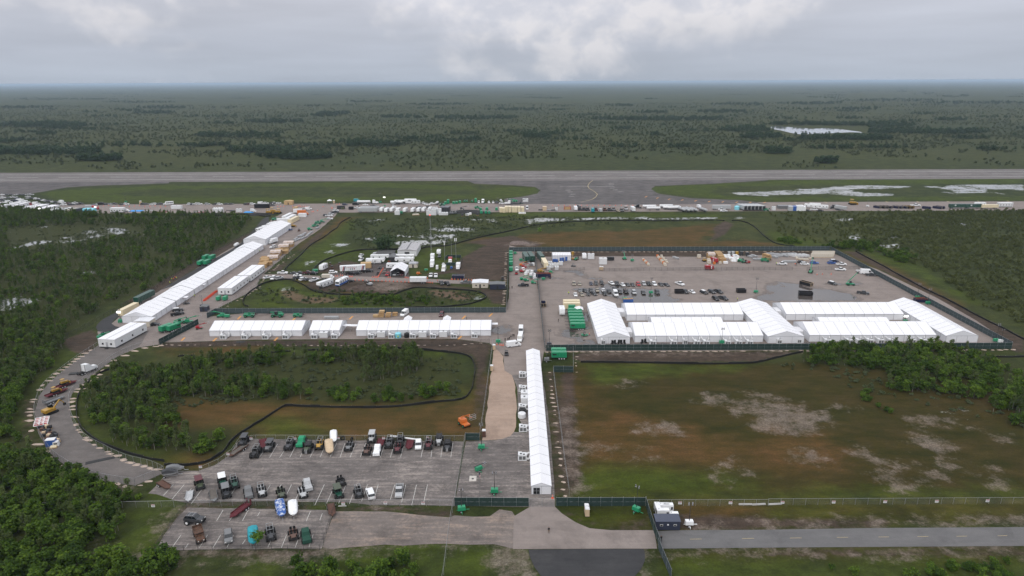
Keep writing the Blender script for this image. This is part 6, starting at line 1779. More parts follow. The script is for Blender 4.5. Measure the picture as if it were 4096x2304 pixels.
@cached
def k_beams(L=6.0,n=4,col='silver',h=3,seed=1):
 rg=random.Random(seed)
 m=mat('alu_beams_'+col,C[col],rough=.45,metal=.3,var=.15)
 k=[]
 for j in range(h):
  for i in range(n):
   e=rg.uniform(-.3,.3)
   k.append(('beam',MB().box(-L/2+e,L/2+e,i*.32-n*.16,i*.32-n*.16+.24,.12+j*.26,.12+j*.26+.2).M(m)))
 k.append(('bearer',MB().box(-L/3-.06,-L/3+.06,-n*.16,n*.16,0,.12).box(L/3-.06,L/3+.06,-n*.16,n*.16,0,.12).M(WOOD[1])))
 return k
 # person: one continuous skinned body
def person_mesh(name,top,legs,skin=(0.30,0.18,0.12),hat=None,stride=0.12,arm=0.1):
 J={'pel':(0,0,.95,.15),'ch':(0,0,1.32,.17),'nk':(0,0,1.52,.065),'hd':(.01,0,1.68,.105),'cr':(.0,0,1.78,.08)}
 E=[('pel','ch'),('ch','nk'),('nk','hd'),('hd','cr')]
 for s, t in ((1,'l'),(-1,'r')):
  J['h'+t]=(0,s*.1,.88,.105);J['k'+t]=(s*stride*.6,s*.11,.48,.072);J['a'+t]=(s*stride,s*.12,.09,.05);J['f'+t]=(s*stride+.17,s*.13,.05,.04)
  J['s'+t]=(0,s*.19,1.42,.07);J['e'+t]=(-.03,s*.25,1.14,.05);J['w'+t]=(arm,s*.24,.9,.04);J['g'+t]=(arm+.04,s*.235,.81,.035)
  E+=[('pel','h'+t),('h'+t,'k'+t),('k'+t,'a'+t),('a'+t,'f'+t),('ch','s'+t),('s'+t,'e'+t),('e'+t,'w'+t),('w'+t,'g'+t)]
 ks=list(J)
 me=bpy.data.meshes.new(name)
 me.from_pydata([J[q][:3] for q in ks],[(ks.index(a),ks.index(b)) for a,b in E],[])
 o=bpy.data.objects.new('tmp',me)
 COL.objects.link(o)
 o.modifiers.new('s','SKIN')
 for i, q in enumerate(ks):
  me.skin_vertices[0].data[i].radius=(J[q][3],J[q][3])
 me.skin_vertices[0].data[0].use_root=True
 o.modifiers.new('u','SUBSURF').levels=1
 bpy.context.view_layer.update()
 ev=o.evaluated_get(bpy.context.evaluated_depsgraph_get())
 out=bpy.data.meshes.new_from_object(ev)
 bpy.data.objects.remove(o)
 sk=mat('skin',skin,rough=.6,var=.05)
 for m in (mat('cloth_'+name+'_top',top,rough=.85,var=.08),mat('cloth_'+name+'_legs',legs,rough=.85,var=.08),sk,mat('cloth_'+name+'_hat',hat or (0.03,0.02,0.015),rough=.8,var=.05),M_BK):
  out.materials.append(m)
 for p in out.polygons:
  c=p.center
  p.material_index=4 if c.z<.12 else 1 if c.z<.98 and abs(c.y)<.2 else 2 if (c.z<.95 or 1.5<c.z<1.73) else 3 if c.z>=1.73 else 0
  p.use_smooth=True
 return out
 # placing things
KINDS={'s':(k_sedan,4.75,1.84,'sedan_car','sedan','car'),'u':(k_suv,4.9,1.96,'suv_car','SUV','car'),'p':(k_pickup,5.9,2.0,'pickup_truck','pickup truck','pickup truck'),'v':(k_van,5.9,2.06,'passenger_van','van','van')}
CW={'charcoal':'dark grey','gold':'beige','navy':'dark blue'}
def V(kit,L,W,px,h,name,label,cat,group=None,mid=False,z=0.05,scale=None):
 """px marks the nearest point of the footprint (mid=True: its middle)"""
 x, y=G(*PX(*px))
 a=math.radians(h)
 if not mid:
  y+=abs(math.sin(a))*L/2+abs(math.cos(a))*W/2
 return place(name,kit,label,cat,(x,y,z),a,group,scale)
def cars(reg,where,group,spec):
 """'x,y,colour,kind,heading ...' bottoms of cars in region pixels"""
 for q in spec.split():
  t=q.split(',')
  c, k, h=t[2], t[3], float(t[4])+frng.uniform(-3,3)
  fn, L, W, nm, wd, ct=KINDS[k]
  roof=t[5] if len(t)>5 else None
  kit=fn(c,roof) if roof and k in 'su' else fn(c)
  lb='%s %s %s%s'%(CW.get(c,c),wd,('with %s roof '%roof) if roof else '',where)
  V(kit,L,W,(reg,float(t[0]),float(t[1])),h,nm,lb,ct,group)
cars('e3','in the back parking row by the puddles','cars in the back row of the compound','-15,828,gold,u,-90 100,828,gold,s,-90 330,822,navy,s,-90 432,822,charcoal,u,-90 547,815,black,u,-90 748,812,white,s,-72 858,828,charcoal,p,-90 970,846,white,s,-75 1072,846,charcoal,s,-80 1173,846,charcoal,s,-85 1287,840,red,u,-90 1397,830,silver,u,-85 1500,834,black,p,-90 1610,836,white,u,-82 1745,841,charcoal,s,-80 1855,848,charcoal,s,-65')
cars('e3','parked alone past the end of the back row','lone vehicles in the compound yard','2135,836,white,p,-62')
cars('e3','in the middle parking row by the puddles','cars in the middle row of the compound','105,960,grey,s,-90 215,966,charcoal,s,-82 330,956,charcoal,s,-85 458,957,gold,s,-90 582,964,white,s,-90 698,976,charcoal,s,-85 815,955,charcoal,p,-90 920,987,charcoal,s,-85 1040,988,black,u,-82 1200,1004,silver,u,-90 1392,1006,charcoal,s,-90 1672,1002,charcoal,u,-85')
cars('e3','standing past the puddle beside an open black bin','vehicles beside the black bin','2238,996,charcoal,p,-75 2378,992,white,s,-75')
cars('e3','in the front parking row nearest the tents','cars in the front row of the compound','15,1050,white,s,-90 140,1046,gold,s,-80 275,1037,black,s,-95 392,1034,charcoal,s,-75 610,1037,black,u,-90 830,1048,white,v,-90')
cars('e4','in the group of three by the light tower','group of three vehicles by the light tower','265,1292,black,u,-62,white 465,1277,charcoal,u,-68 640,1277,charcoal,p,-62')
cars('e4','just behind the northwest compound tent','vehicles behind the compound tents','565,1455,black,u,-80 770,1452,charcoal,p,-62')
cars('e5','among the supply stacks by the north fence','vehicles among the supply stacks','400,408,white,p,2 860,408,white,u,0 805,376,black,u,0 1060,392,blue,u,-10 1405,390,blue,u,5 1455,352,navy,u,0,white')
cars('e5','beside the thin fence near the camper','pickups beside the thin fence','1600,420,white,p,0 1580,524,white,p,0')
cars('e5','against the east fence','vehicles against the east fence','2010,556,white,p,0 2205,636,charcoal,p,-8')
cars('e5','standing alone in the open east yard','lone vehicles in the east yard','1450,824,charcoal,u,-60,white 2060,1014,charcoal,p,-28')
V(k_van('white',7.0,2.9),7.0,2.1,('e5',2120,602),-12,'high_roof_van','long white high-roof van against the east fence','van')
cars('e2','crossing the central lane by the equipment','pickups in the central lane','760,1232,black,p,180')
cars('e2','parked between the red tractor and green generators','pickups by the green generators','570,775,white,p,-90')
cars('e0','on the north verge of the access road','cars on the north verge of the access road','525,694,white,p,2 757,696,charcoal,s,2 880,690,charcoal,s,0 1025,696,maroon,p,5 1130,704,black,p,10 1540,684,white,u,12')
cars('e0','driving along the access road','cars on the access road','828,740,white,s,0')
cars('e0','on the south verge of the access road','cars on the south verge of the access road','200,794,white,s,48 318,812,white,u,-92 440,812,silver,u,55 825,806,charcoal,p,30 922,834,white,u,58 1005,838,charcoal,s,45 1138,856,white,p,58 1880,866,black,s,35')
cars('e0','next to the striped command trailer','dark vehicles by the striped trailer','1890,712,black,p,18 2015,714,black,u,35 2100,650,black,u,15 2240,668,black,p,20')
cars('e0','on the lawn beside the white campers','pickups on the lawn by the campers','2096,362,white,p,-92 2096,440,white,p,-92')
cars('e1','parked side by side on the mud by the lawn','pickups on the mud by the lawn','1615,912,white,p,-88 1715,918,white,p,-86')
cars('e1','pulled off below the access road','dark pickups below the access road','1830,1072,charcoal,p,-72 1945,1082,black,p,-62')
cars('e1','driving along the access road past the mast','pickups on the road by the mast','2325,1038,grey,p,175')
cars('e1','outside the open garage tent','vehicles outside the garage tent','740,888,red,p,-88 682,828,brown,u,-90')
cars('e1','inside the open garage tent','vehicles inside the garage tent','885,880,silver,u,-88 1040,884,maroon,u,-90')
cars('e1','hitched to a small trailer on the lawn','vehicles with a trailer on the lawn','1790,515,charcoal,u,-88')
cars('b0','by the south tent of the western row','black vehicles by the western row','1760,292,black,p,35 1775,245,black,u,20,white 1540,388,black,s,10')
cars('e0','on the gravel beside the north tent','vehicles on the gravel by the north tent','320,174,white,u,-118')
cars('q2','at the junction with the taxiway','vehicles at the taxiway junction','1045,508,white,v,15 965,512,silver,u,15')
cars('q2','in the line beside the gravel road','cars in line beside the gravel road','1600,530,white,u,5 1590,566,charcoal,p,10 1540,580,black,u,15 1500,604,silver,u,10 1465,636,white,p,0 1400,632,charcoal,u,10 1480,700,white,u,0')
gT='cars parked along the grass edge of the taxiway'
cars('q0','in the crowded far west car park','cars in the crowded west car park',' '.join(['%d,212,%s,%s,%d'%(x,c,k,h) for x,c,k,h in ((25,'white','s',10),(130,'charcoal','s',10),(205,'charcoal','s',10),(330,'silver','s',5),(400,'charcoal','s',10),(470,'charcoal','s',5),(540,'silver','s',20),(605,'silver','u',20))]+['%d,%d,%s,%s,20'%q for q in ((40,278,'white','u'),(105,272,'charcoal','s'),(165,276,'grey','s'),(228,266,'white','p'),(275,268,'silver','u'),(330,285,'navy','s'),(540,250,'silver','s'),(560,282,'silver','u'),(620,284,'charcoal','s'),(715,296,'white','u'),(748,310,'charcoal','s'),(25,324,'charcoal','u'),(85,330,'charcoal','s'),(145,332,'grey','s'),(205,330,'charcoal','s'),(262,330,'charcoal','u'),(318,340,'navy','u'),(378,336,'white','v'),(430,346,'white','v'),(45,372,'white','s'),(152,374,'white','v'),(220,386,'white','s'),(285,388,'grey','s'),(372,394,'white','v'),(452,398,'charcoal','s'),(505,372,'white','v'),(530,408,'white','s'),(610,406,'red','u'),(706,402,'white','v'),(792,410,'silver','s'),(915,412,'black','p'))]))
cars('q0','in the tight line on the taxiway edge',gT,' '.join('%d,%d,%s,%s,%d'%q for q in ((800,324,'charcoal','s',150),(845,332,'white','u',150),(890,338,'silver','s',150),(925,346,'charcoal','s',150),(972,352,'charcoal','u',150),(1020,358,'white','s',150),(1068,358,'charcoal','s',150),(1112,362,'charcoal','s',150),(1200,366,'white','v',160),(1252,374,'white','s',160),(1092,412,'charcoal','s',20),(1150,412,'maroon','s',20),(1196,414,'charcoal','s',20),(1260,416,'white','u',15),(1352,386,'maroon','s',160),(1405,416,'charcoal','u',15),(1450,412,'charcoal','s',15),(1488,386,'white','p',160),(1530,402,'charcoal','s',160),(1600,396,'black','p',5),(1865,414,'charcoal','s',20),(1932,410,'silver','s',20),(2030,408,'black','v',10),(2110,402,'charcoal','s',20),(2160,404,'charcoal','s',20),(2215,404,'silver','s',20),(2275,400,'charcoal','p',10),(2432,410,'charcoal','s',20),(2525,404,'white','u',10))))
cars('q1','spaced out along the grassy taxiway edge',gT,' '.join('%d,%d,%s,%s,%d'%q for q in ((290,404,'black','u',20),(350,402,'charcoal','s',20),(480,404,'white','s',20),(538,406,'white','u',20),(605,404,'charcoal','s',20),(665,402,'charcoal','u',20),(1228,406,'white','u',20),(1285,406,'navy','s',20),(1350,404,'white','p',20),(1425,404,'white','u',20),(1580,406,'silver','u',20),(1745,410,'charcoal','p',20),(1832,406,'white','u',15),(1965,402,'charcoal','s',15),(2060,402,'charcoal','s',15),(2370,406,'black','u',15),(2435,404,'maroon','u',15),(2495,402,'white','u',15))))
cars('q2','near the small tan cabin by the taxiway','cars near the tan cabin','190,388,white,u,15 95,398,white,v,10 320,388,black,p,10 368,386,white,u,20 440,384,white,s,30 330,420,charcoal,s,0 1785,412,navy,u,-10 2005,410,black,v,0 2200,412,white,s,0 2030,480,white,p,0 2355,440,charcoal,p,0')
cars('q3','in the machinery line north of the taxiway','vehicles in the machinery line','790,392,white,u,-55 868,410,white,u,0 975,394,white,u,15 1905,370,white,u,-85 2110,376,white,u,-85 2195,378,white,p,-85 2262,376,charcoal,p,-85 2380,388,white,p,0 2355,340,white,u,-80')
cars('q3','parked between the travel trailers','vehicles between the travel trailers','175,456,white,u,-85 225,482,white,u,-80 710,470,black,p,0 890,470,black,u,0')
cars('q5','in front of the tarped grey trailer','trucks by the tarped trailer','1690,542,white,p,180 1650,512,white,p,180')
cars('q6','below the white trailers on the taxiway','vehicles below the white trailers','930,514,white,p,0 825,536,charcoal,s,-60 1065,536,black,u,0 1440,520,charcoal,s,-40')
cars('q4','behind the white machine on the taxiway','pickups behind the machine line','1320,450,black,p,0')
cars('b1','beside the stacked lumber behind the three tents','vehicles behind the three tents','1862,296,maroon,u,-90')
V(k_van('white'),5.9,2.06,('b1',1485,296),-105,'cargo_van','white cargo van parked by the long screened fence','van')
for r_, x, y, h, lb in (('b2',90,470,-92,'white passenger van behind another van at the gate crossing'),('b2',82,552,-97,'white passenger van stopped at the head of the lane'),('b2',15,606,20,'white passenger van turning in front of the walkway tent')):
 V(k_van('white',6.2,2.5),6.2,2.06,(r_,x,y),h,'passenger_van',lb,'van')
V(k_shuttle(),8.5,2.4,('q1',785,410),205,'shuttle_bus','white shuttle bus at the grassy taxiway edge','bus')
V(k_utv('charcoal','black'),2.9,1.4,('b1',2520,690),-88,'utility_cart','dark utility cart waiting beside the limerock road','utility cart')
V(k_utv('charcoal','black'),2.9,1.4,('b0',1865,172),30,'utility_cart','dark utility cart under a tent door canopy','utility cart')
V(k_utv('black','black'),2.9,1.4,('e1',600,745),15,'utility_cart','black utility cart by the row of orange cones','utility cart')
V(k_utv('black','black'),2.9,1.4,('e1',555,860),-80,'utility_cart','black utility cart at the near end of the cone row','utility cart')
V(k_utv('grey','white'),2.9,1.4,('e1',960,882),-88,'utility_cart','white-roofed utility cart inside the garage tent','utility cart')
V(k_utv('green','black'),2.9,1.4,('e6',800,790),0,'utility_cart','green utility cart by the west end-on tent','utility cart')
V(k_utv('charcoal','black'),2.9,1.4,('e2',2235,650),0,'utility_cart','black quad bike in the supply yard','utility cart')
V(k_utv('charcoal','black'),2.9,1.4,('e2',150,1050),-90,'utility_cart','dark utility cart on the mud west of the lane fence','utility cart')
V(k_utv('charcoal','white'),2.9,1.4,('e2',205,1325),-90,'utility_cart','white-roofed utility cart by the dark shed','utility cart')
V(k_utv('blue','white'),2.9,1.4,('q2',685,920),20,'utility_cart','blue utility cart by the north tent','utility cart')
V(k_utv('brown','black'),2.9,1.4,('q2',855,938),-80,'utility_cart','dark red utility cart on the gravel yard','utility cart')
for x, y, lb in ((1480,525,'left of the ruts'),(1515,590,'at the near corner of the ruts'),(1675,525,'right of the ruts')):
 V(k_utv('brown','charcoal'),2.9,1.4,('e0',x,y),-70,'utility_cart','muddy utility cart on the churned ground '+lb,'utility cart')
V(k_utv('red','charcoal'),3.2,1.5,('e2',555,885),-90,'small_tractor','small red tractor in the equipment lane','tractor')
# swamp buggies and odd vehicles in the two lots
SB='swamp_buggy'
def bug(reg,x,y,h,lb,*a,**k):
 V(k_buggy(*a,**k),4.6,2.4,(reg,x,y),h,SB,lb,'swamp buggy')
bug('f1',520,500,-86,'dark swamp buggy with a flat canopy in the corner of the back row','charcoal','cab','charcoal')
bug('f1',905,880,-86,'tall black swamp buggy with huge tyres standing out from the back row','black','cage',None,.9)
bug('f1',1345,680,-88,'grey-hooded swamp buggy beside a cage trailer','grey','cab','charcoal')
bug('f1',2010,620,-88,'dark camouflaged swamp buggy with a roof bar','charcoal','cage')
bug('f1',2390,520,-88,'bright green tarp-covered swamp buggy','green','cover','green')
bug('f2',190,715,-88,'pale green swamp buggy with a front ladder','olive','deck')
bug('f2',575,610,-86,'mustard-nosed swamp buggy with an open rear','yellow','cage')
bug('f2',1530,660,-88,'small grey swamp buggy with a flat front','grey','open',None,.6,4.0)
bug('f2',2115,790,-88,'rusty tan swamp buggy in front of a grey one','brown','open',None,.6,4.2)
bug('f2',2270,395,-86,'faded silver cab swamp buggy at the back of the row','silver','cab','silver')
bug('f2',2440,790,-86,'swamp buggy under a white fitted cover','white','cover','white',.6)
bug('f3',225,298,-88,'skeletal dark swamp buggy with tall rear seat','charcoal','cage')
bug('f3',370,385,-86,'dark swamp buggy with a white front bumper','maroon','open',None,.7,4.4)
bug('f3',410,260,-86,'stripped black swamp buggy frame behind the white-bumpered one','black','cage',None,.75)
bug('f3',905,318,-88,'maroon swamp buggy with a blue tarp bundle','maroon','cage')
bug('f3',1085,245,-88,'pale grey swamp buggy with a cab and ladder','silver','deck')
bug('f3',1230,345,-88,'dark swamp buggy with an orange seat box at the row end','charcoal','deck',None,.75)
bug('f4',300,325,-58,'brown camouflaged swamp buggy with a maroon roof','olive','cab','maroon',.62)
bug('f4',640,290,-62,'green swamp buggy under a large white canopy','darkgreen','cab','white',.72)
bug('f4',815,315,-62,'green swamp buggy piled with black seats','darkgreen','cage',None,.75)
bug('f4',690,450,-62,'dark swamp buggy with a grey canvas roof and bright headlamps','charcoal','cab','grey',.78)
bug('f4',1020,450,-64,'swamp buggy under a dark blue-grey fitted tarp','grey','cover','grey',.62)
bug('f4',1215,430,-64,'open white-tubed swamp buggy with rear engine','silver','cage',None,.62)
bug('f5',85,275,-64,'camouflaged low swamp buggy near the lot fence','olive','open',None,.55)
bug('f5',365,188,-64,'swamp buggy beneath a pale violet tarp','grey','cover','silver',.62)
bug('f5',310,268,-64,'grey hulled swamp buggy frame beside a trailer','silver','open',None,.4)
bug('f5',685,272,-64,'dark green swamp buggy with a yellow nose plate','darkgreen','cab','olive',.6)
bug('f5',715,150,-64,'small black swamp buggy frame at the lane side','black','open',None,.45,3.2)
bug('f5',900,270,-68,'compact grey swamp buggy with white top box','charcoal','cage',None,.55,3.8)
bug('f5',210,715,-68,'small rust-red open swamp buggy in the overflow lot','brown','open',None,.5,3.8)
bug('f5',345,735,-68,'swamp buggy under a dark teal tarp with a blue bundle','darkgreen','cover','darkgreen',.62)
bug('f6',1415,640,-66,'dark swamp buggy half hidden by the lime-green sapling','charcoal','cage',None,.7)
V(k_boat('tan',7.0,'tan',2.5),7.0,2.5,('f2',850,800),-72,'covered_boat','tan canvas-covered airboat in the back row','boat')
V(k_boat('white',6.0,'white',2.2),6.0,2.2,('f2',1005,430),-75,'covered_boat','white sheeted boat nose to nose with the tan one','boat')
bb=V(k_boat('blue',6.6,'blue',2.4),6.6,2.4,('f5',70,482),-66,'covered_boat','boat wrapped in a blue and white printed banner','boat')
V(k_boat('white',5.6,'white',2.4),5.6,2.4,('f5',205,470),-70,'covered_boat','white-tarped boat on a red trailer tongue','boat')
V(k_boat('teal',6.0,'teal',2.4),6.0,2.4,('f6',1145,715),-68,'covered_boat','boat swathed in a teal tarp beside the sapling','boat')
def lettering(parent,txt,size,loc,rot,m,nm='lettering'):
 cu=bpy.data.curves.new(nm,'FONT')
 cu.body=txt
 cu.size=size
 cu.extrude=0.01
 cu.align_x='CENTER'
 cu.materials.append(m)
 t=bpy.data.objects.new('t',cu)
 COL.objects.link(t)
 bpy.context.view_layer.update()
 me=bpy.data.meshes.new_from_object(t.evaluated_get(bpy.context.evaluated_depsgraph_get()))
 bpy.data.objects.remove(t)
 o=ob(nm,me,parent,loc)
 o.rotation_euler=rot
 return o
lettering(bb,'SIM',1.3,(-0.6,-0.45,2.36),(0.35,0,math.radians(0)),P('white'))
V(k_lifted('charcoal'),4.9,2.3,('f6',330,395),-8,'monster_suv','black SUV lifted on huge tyres in the overflow lot','car')
V(k_flattruck(),6.2,2.2,('f6',345,680),-57,'old_truck','rusty old flatbed army truck in the overflow lot','truck')
V(k_suv('grey'),4.9,1.96,('f6',790,670),-66,'old_suv','weathered grey station SUV beside the rusty truck','car')
V(k_suv('white'),4.9,1.96,('f3',725,318),-84,'old_suv','white SUV with a peeling bonnet in the back row','car')
V(k_suv('white'),4.9,1.96,('f5',1025,275),112,'old_suv','clean white SUV parked tail out in the front row','car')
V(k_pickup('silver'),5.9,2.0,('f5',1325,258),-84,'old_pickup','faded silver pickup with a reddened bonnet in the front row','pickup truck')
V(k_flatbed('maroon',5.4,2.0,True),6.6,2.0,('f6',965,285),-112,'flatbed_trailer','dark red flatbed trailer with raised ramps in the overflow lot','trailer')
V(k_flatbed('brown',6.0,2.0,False,True),6.0,2.0,('f1',330,790),-110,'flatbed_trailer','long brown flatbed trailer in the corner of the lot','trailer')
V(k_flatbed('maroon',5.4,2.2,False),5.4,2.2,('f1',1130,560),-65,'flatbed_trailer','dark maroon box trailer beside the black buggy','trailer')
V(k_flatbed('maroon',4.5,2.2,False),4.5,2.2,('f3',580,285),-88,'flatbed_trailer','maroon flatbed trailer beneath the white pipe','trailer')
V(k_flatbed('maroon',4.2,2.2,False),4.2,2.2,('f3',80,250),-88,'flatbed_trailer','dark maroon flatbed trailer behind the white covered buggy','trailer')
V(k_flatbed('grey',5.0,1.9,False,True),5.0,1.9,('f4',500,470),-62,'flatbed_trailer','grey planked boat trailer near the lot fence','trailer')
V(k_flatbed('silver',4.0,1.8,False),4.0,1.8,('f4',160,465),-70,'flatbed_trailer','pale skiff trailer at the west end of the front row','trailer')
V(k_flatbed('brown',4.5,1.8,False),4.5,1.8,('f5',615,430),-70,'flatbed_trailer','rusty trailer at the end of the lot divider','trailer')
V(k_flatbed('brown',4.5,1.8,False),4.5,1.8,('d0',1610,590),-35,'flatbed_trailer','rust-red trailer frames heaped by the loop road end','trailer')
V(k_boat('silver',4.5,'grey',1.7),4.5,1.7,('d0',1750,430),10,'small_skiff','small grey skiff by the dead end fence','boat')
V(k_boat('silver',4.0,'charcoal',1.6),4.0,1.6,('d0',1700,470),10,'small_skiff','dark upturned skiff below the small grey skiff','boat')
pipe=MB().cyl((-4.5,0,.5),(4.5,0,.25),.28,n=10)
V([('pipe',pipe.M(M_WH)),('collar',MB().cyl((-3.4,0,.46),(-2.6,0,.43),.33,n=10).M(M_WH))],.6,.6,('f3',500,150),-12,'plastic_pipe','long white pipe lying behind the back row','pipe',z=.6)
tyre=MB()
for i in range(12):
 a0, a1=6.283*i/12, 6.283*(i+1)/12
 tyre.cyl((math.cos(a0)*.55,0,math.sin(a0)*.55+.8),(math.cos(a1)*.55,0,math.sin(a1)*.55+.8),.22,n=6)
tym=tyre.M(RUBBER)
for x, y, h, lb in ((1365,300,20,'loose big black tyre standing behind the small grey buggy'),(1660,320,70,'loose black tyre by a white drum behind the back row')):
 V([('tread',tym)],.5,1.4,('f2',x,y),h,'loose_tyre',lb,'tyre')
 # light towers
def tower(reg,x,y,lb,col='green',mast=8.5,h=0,up=True):
 V(k_lighttower(col,mast,up),2.4,2.4,(reg,x,y),h,'light_tower',lb,'light tower',mid=True)
tower('f7',350,355,'green light tower by the screened limerock gate')
tower('d1',2240,395,'green light tower folded down beside the guard yard drain',up=False,h=40)
tower('d1',2400,620,'green light tower inside the south screen of the guard yard',mast=6.5)
tower('d1',2070,800,'green light tower on the grass outside the south screen',mast=6.5,h=10)
tower('d2',1250,805,'green light tower on the grass beside the guard hut',mast=7.5,h=-40)
tower('d2',1780,945,'white light tower standing beside the entrance road','white',6.5)
tower('e3',1525,985,'green light tower standing in the car park puddle',mast=8.5)
tower('e4',1565,1240,'green light tower by the three parked vehicles',mast=8.0)
tower('e3',1000,1115,'white-lamped light tower behind the blue bins',mast=6.0)
tower('e6',85,975,'dark light tower just inside the south screen fence','charcoal',7.0)
tower('e6',35,1290,'light tower beside the twin green generators','grey',6.5)
tower('b1',2437,555,'green light tower at the corner by the longest tent',mast=7.0)
tower('b2',2108,565,'green light tower in front of the southwest compound tent',mast=7.0)
tower('b3',1500,110,'green light tower at the east fence behind the tents',mast=8.0)
tower('b3',1605,165,'green light tower beside the brown dumpster load',mast=8.0)
tower('b3',2290,545,'green light tower at the southeast fence corner',mast=8.0)
tower('b3',2340,555,'white light tower in the southeast fence corner','white',6.0)
tower('a0',1268,430,'light tower on the grass by the taxiway cars',mast=7.0)
tower('q3',-70,360,'light tower with a glowing lamp by the tankers',mast=9.0)
tower('q6',2000,440,'white light tower on the taxiway by the dumpsters','white',6.0)
tower('e2',515,275,'green light tower in the north corner of the equipment lane',mast=6.0,up=False)
tower('e2',690,475,'small light tower folded among the lane equipment',up=False)
tower('e2',1350,1035,'green light tower folded beside the banner dumpster',up=False)
tower('e2',1560,835,'green light tower folded by the white units',up=False)
tower('e3',1150,330,'green light tower with four white lamps in the supply yard',mast=4.0)
tower('e1',1375,850,'orange-based light tower at the edge of the lawn','orange',7.0)
tower('b0',2040,195,'light tower on the gravel by the modular offices','charcoal',6.0)
tower('b0',1220,345,'green light tower with lit lamps by the new asphalt bend',mast=6.0)
for i,(x,y) in enumerate(((1620,345),(1665,345),(1770,350),(2010,372))):
 tower('q3',x,y,['green light tower first in the machinery line','green light tower second in the machinery line','green light tower before the tall green box','white lamp tower past the tall green box'][i],up=False,h=80)
tower('q3',2290,370,'dark light tower in the machinery line','charcoal',5.0)
LAMPGLOW=mat('lit_lamp',(0.9,0.9,0.88),emit=(1.0,0.98,0.92,3.0))
def glow(reg,x,y,z,lb,w=.9):
 p=G(*PX(reg,x,y),z)
 place('lit_lamp_head',[('lamp',MB().box(-w,-.05,-.12,.12,-.35,.35).M(LAMPGLOW)),('lamp',MB().box(.05,w,-.12,.12,-.35,.35).M(LAMPGLOW)),('mast',MB().cyl((0,.1,-z),(0,.1,0),.07,n=6).M(DARKSTEEL)),('base',MB().box(-.8,.8,-.4,.6,-z,-z+.9).M(P('green')))],lb,'light tower',(p[0],p[1],z+.05))
glow('b3',1390,285,2.6,'pair of lit work lamps in the court of the northeast tent')
glow('b0',1192,245,5.0,'pair of lit lamp heads over the new asphalt bend')
glow('a1',1290,376,8.0,'single bright lamp tower behind the tankers')
glow('q0',1915,445,7.0,'bright lit lamps behind the red truck')
glow('q0',790,475,4.0,'lit lamp between the white modular trailers')
# green generators
gg='green trailer generators in a row by the west tent'
for i,(x,y) in enumerate(((660,672),(650,612),(635,548),(622,488),(608,430),(600,375))):
 V(k_generator(),6.6,2.3,('e6',x,y-10),180,'generator_trailer','green trailer generator in the tight row beside the west end-on tent','generator',gg)
for x, y in ((285,1255),(275,1190)):
 V(k_generator(6.0),6.0,2.3,('e6',x,y),180,'generator_trailer','green trailer generator on the pad below the south screen','generator','pair of green generators below the south screen')
V(k_genbox('green',3.4,1.6,2.6),3.4,1.6,('e6',540,265),180,'generator_trailer','small green generator in front of the cream container','generator')
for i, y in enumerate((300,375,460,540,620,790)):
 V(k_genbox('green',2.8,2.2,2.6),2.2,2.8,('e2',395,y),-90,'generator_trailer','green box generator lined up against the lane fence','generator','green generators against the lane fence')
for x, y in ((1640,460),(1715,455)):
 V(k_generator(6.0,2.3,3.0),6.0,2.3,('b0',x,y),65,'generator_trailer','green trailer generator beside the slanting screen fence','generator','pair of green generators by the slanting screen')
for x, y in ((2015,1065),(2075,1060),(2065,1010),(2125,1010)):
 V(k_generator(5.5,2.3,3.0),2.3,5.5,('a0',x,y),85,'generator_trailer','green generator behind the western tent row','generator','four green generators behind the western tents')
for x, y in ((2195,130),(2262,130)):
 V(k_genbox('green',3.0,1.8,2.2),1.8,3.0,('b0',x,y),-90,'generator_trailer','green generator under the end of a modular office','generator','two green generators at the modular office')
for x, y in ((1960,582),(2050,582),(2118,586),(1945,520),(2070,510),(2265,515),(1235,392),(1290,385),(1400,388),(1460,385),(1525,372),(1845,360)):
 big_=(x,y) in ((1290,385),(1845,360))
 V(k_genbox('green',3.2,2.0,4.0 if big_ else 2.4),2.0,3.2,('q3',x,y),-90,'generator_trailer','tall green generator box in the machinery line' if big_ else 'green box generator in the taxiway machinery rows','generator','tall green boxes' if big_ else 'green generators in the machinery rows')
V(k_genbox('green',2.0,1.2,1.4),2.0,1.2,('e1',1530,785),0,'generator_trailer','small green generator on the command post lawn','generator')
V(k_genbox('green',3.0,1.6,1.6),3.0,1.6,('e0',1190,650),0,'generator_trailer','green generator half hidden behind the roadside pickups','generator')
for i,(x,y,lb) in enumerate(((1465,825,'tall white generator by the guard hut fence'),(1530,812,'white generator behind the guard hut'),(1572,815,'white generator next to the trailer hitch'),(1520,868,'long white generator just behind the guard hut'))):
 V(k_genbox('white',2.6 if i!=3 else 3.2,1.3,2.2),1.5 if i==0 else 2.6,1.3,('d2',x,y),-90 if i==0 else 0,'generator_trailer',lb,'generator')
V(k_genbox('white',2.2,1.3,1.5),2.2,1.3,('d2',1633,880),0,'generator_trailer','low white generator at the east corner of the guard hut','generator')
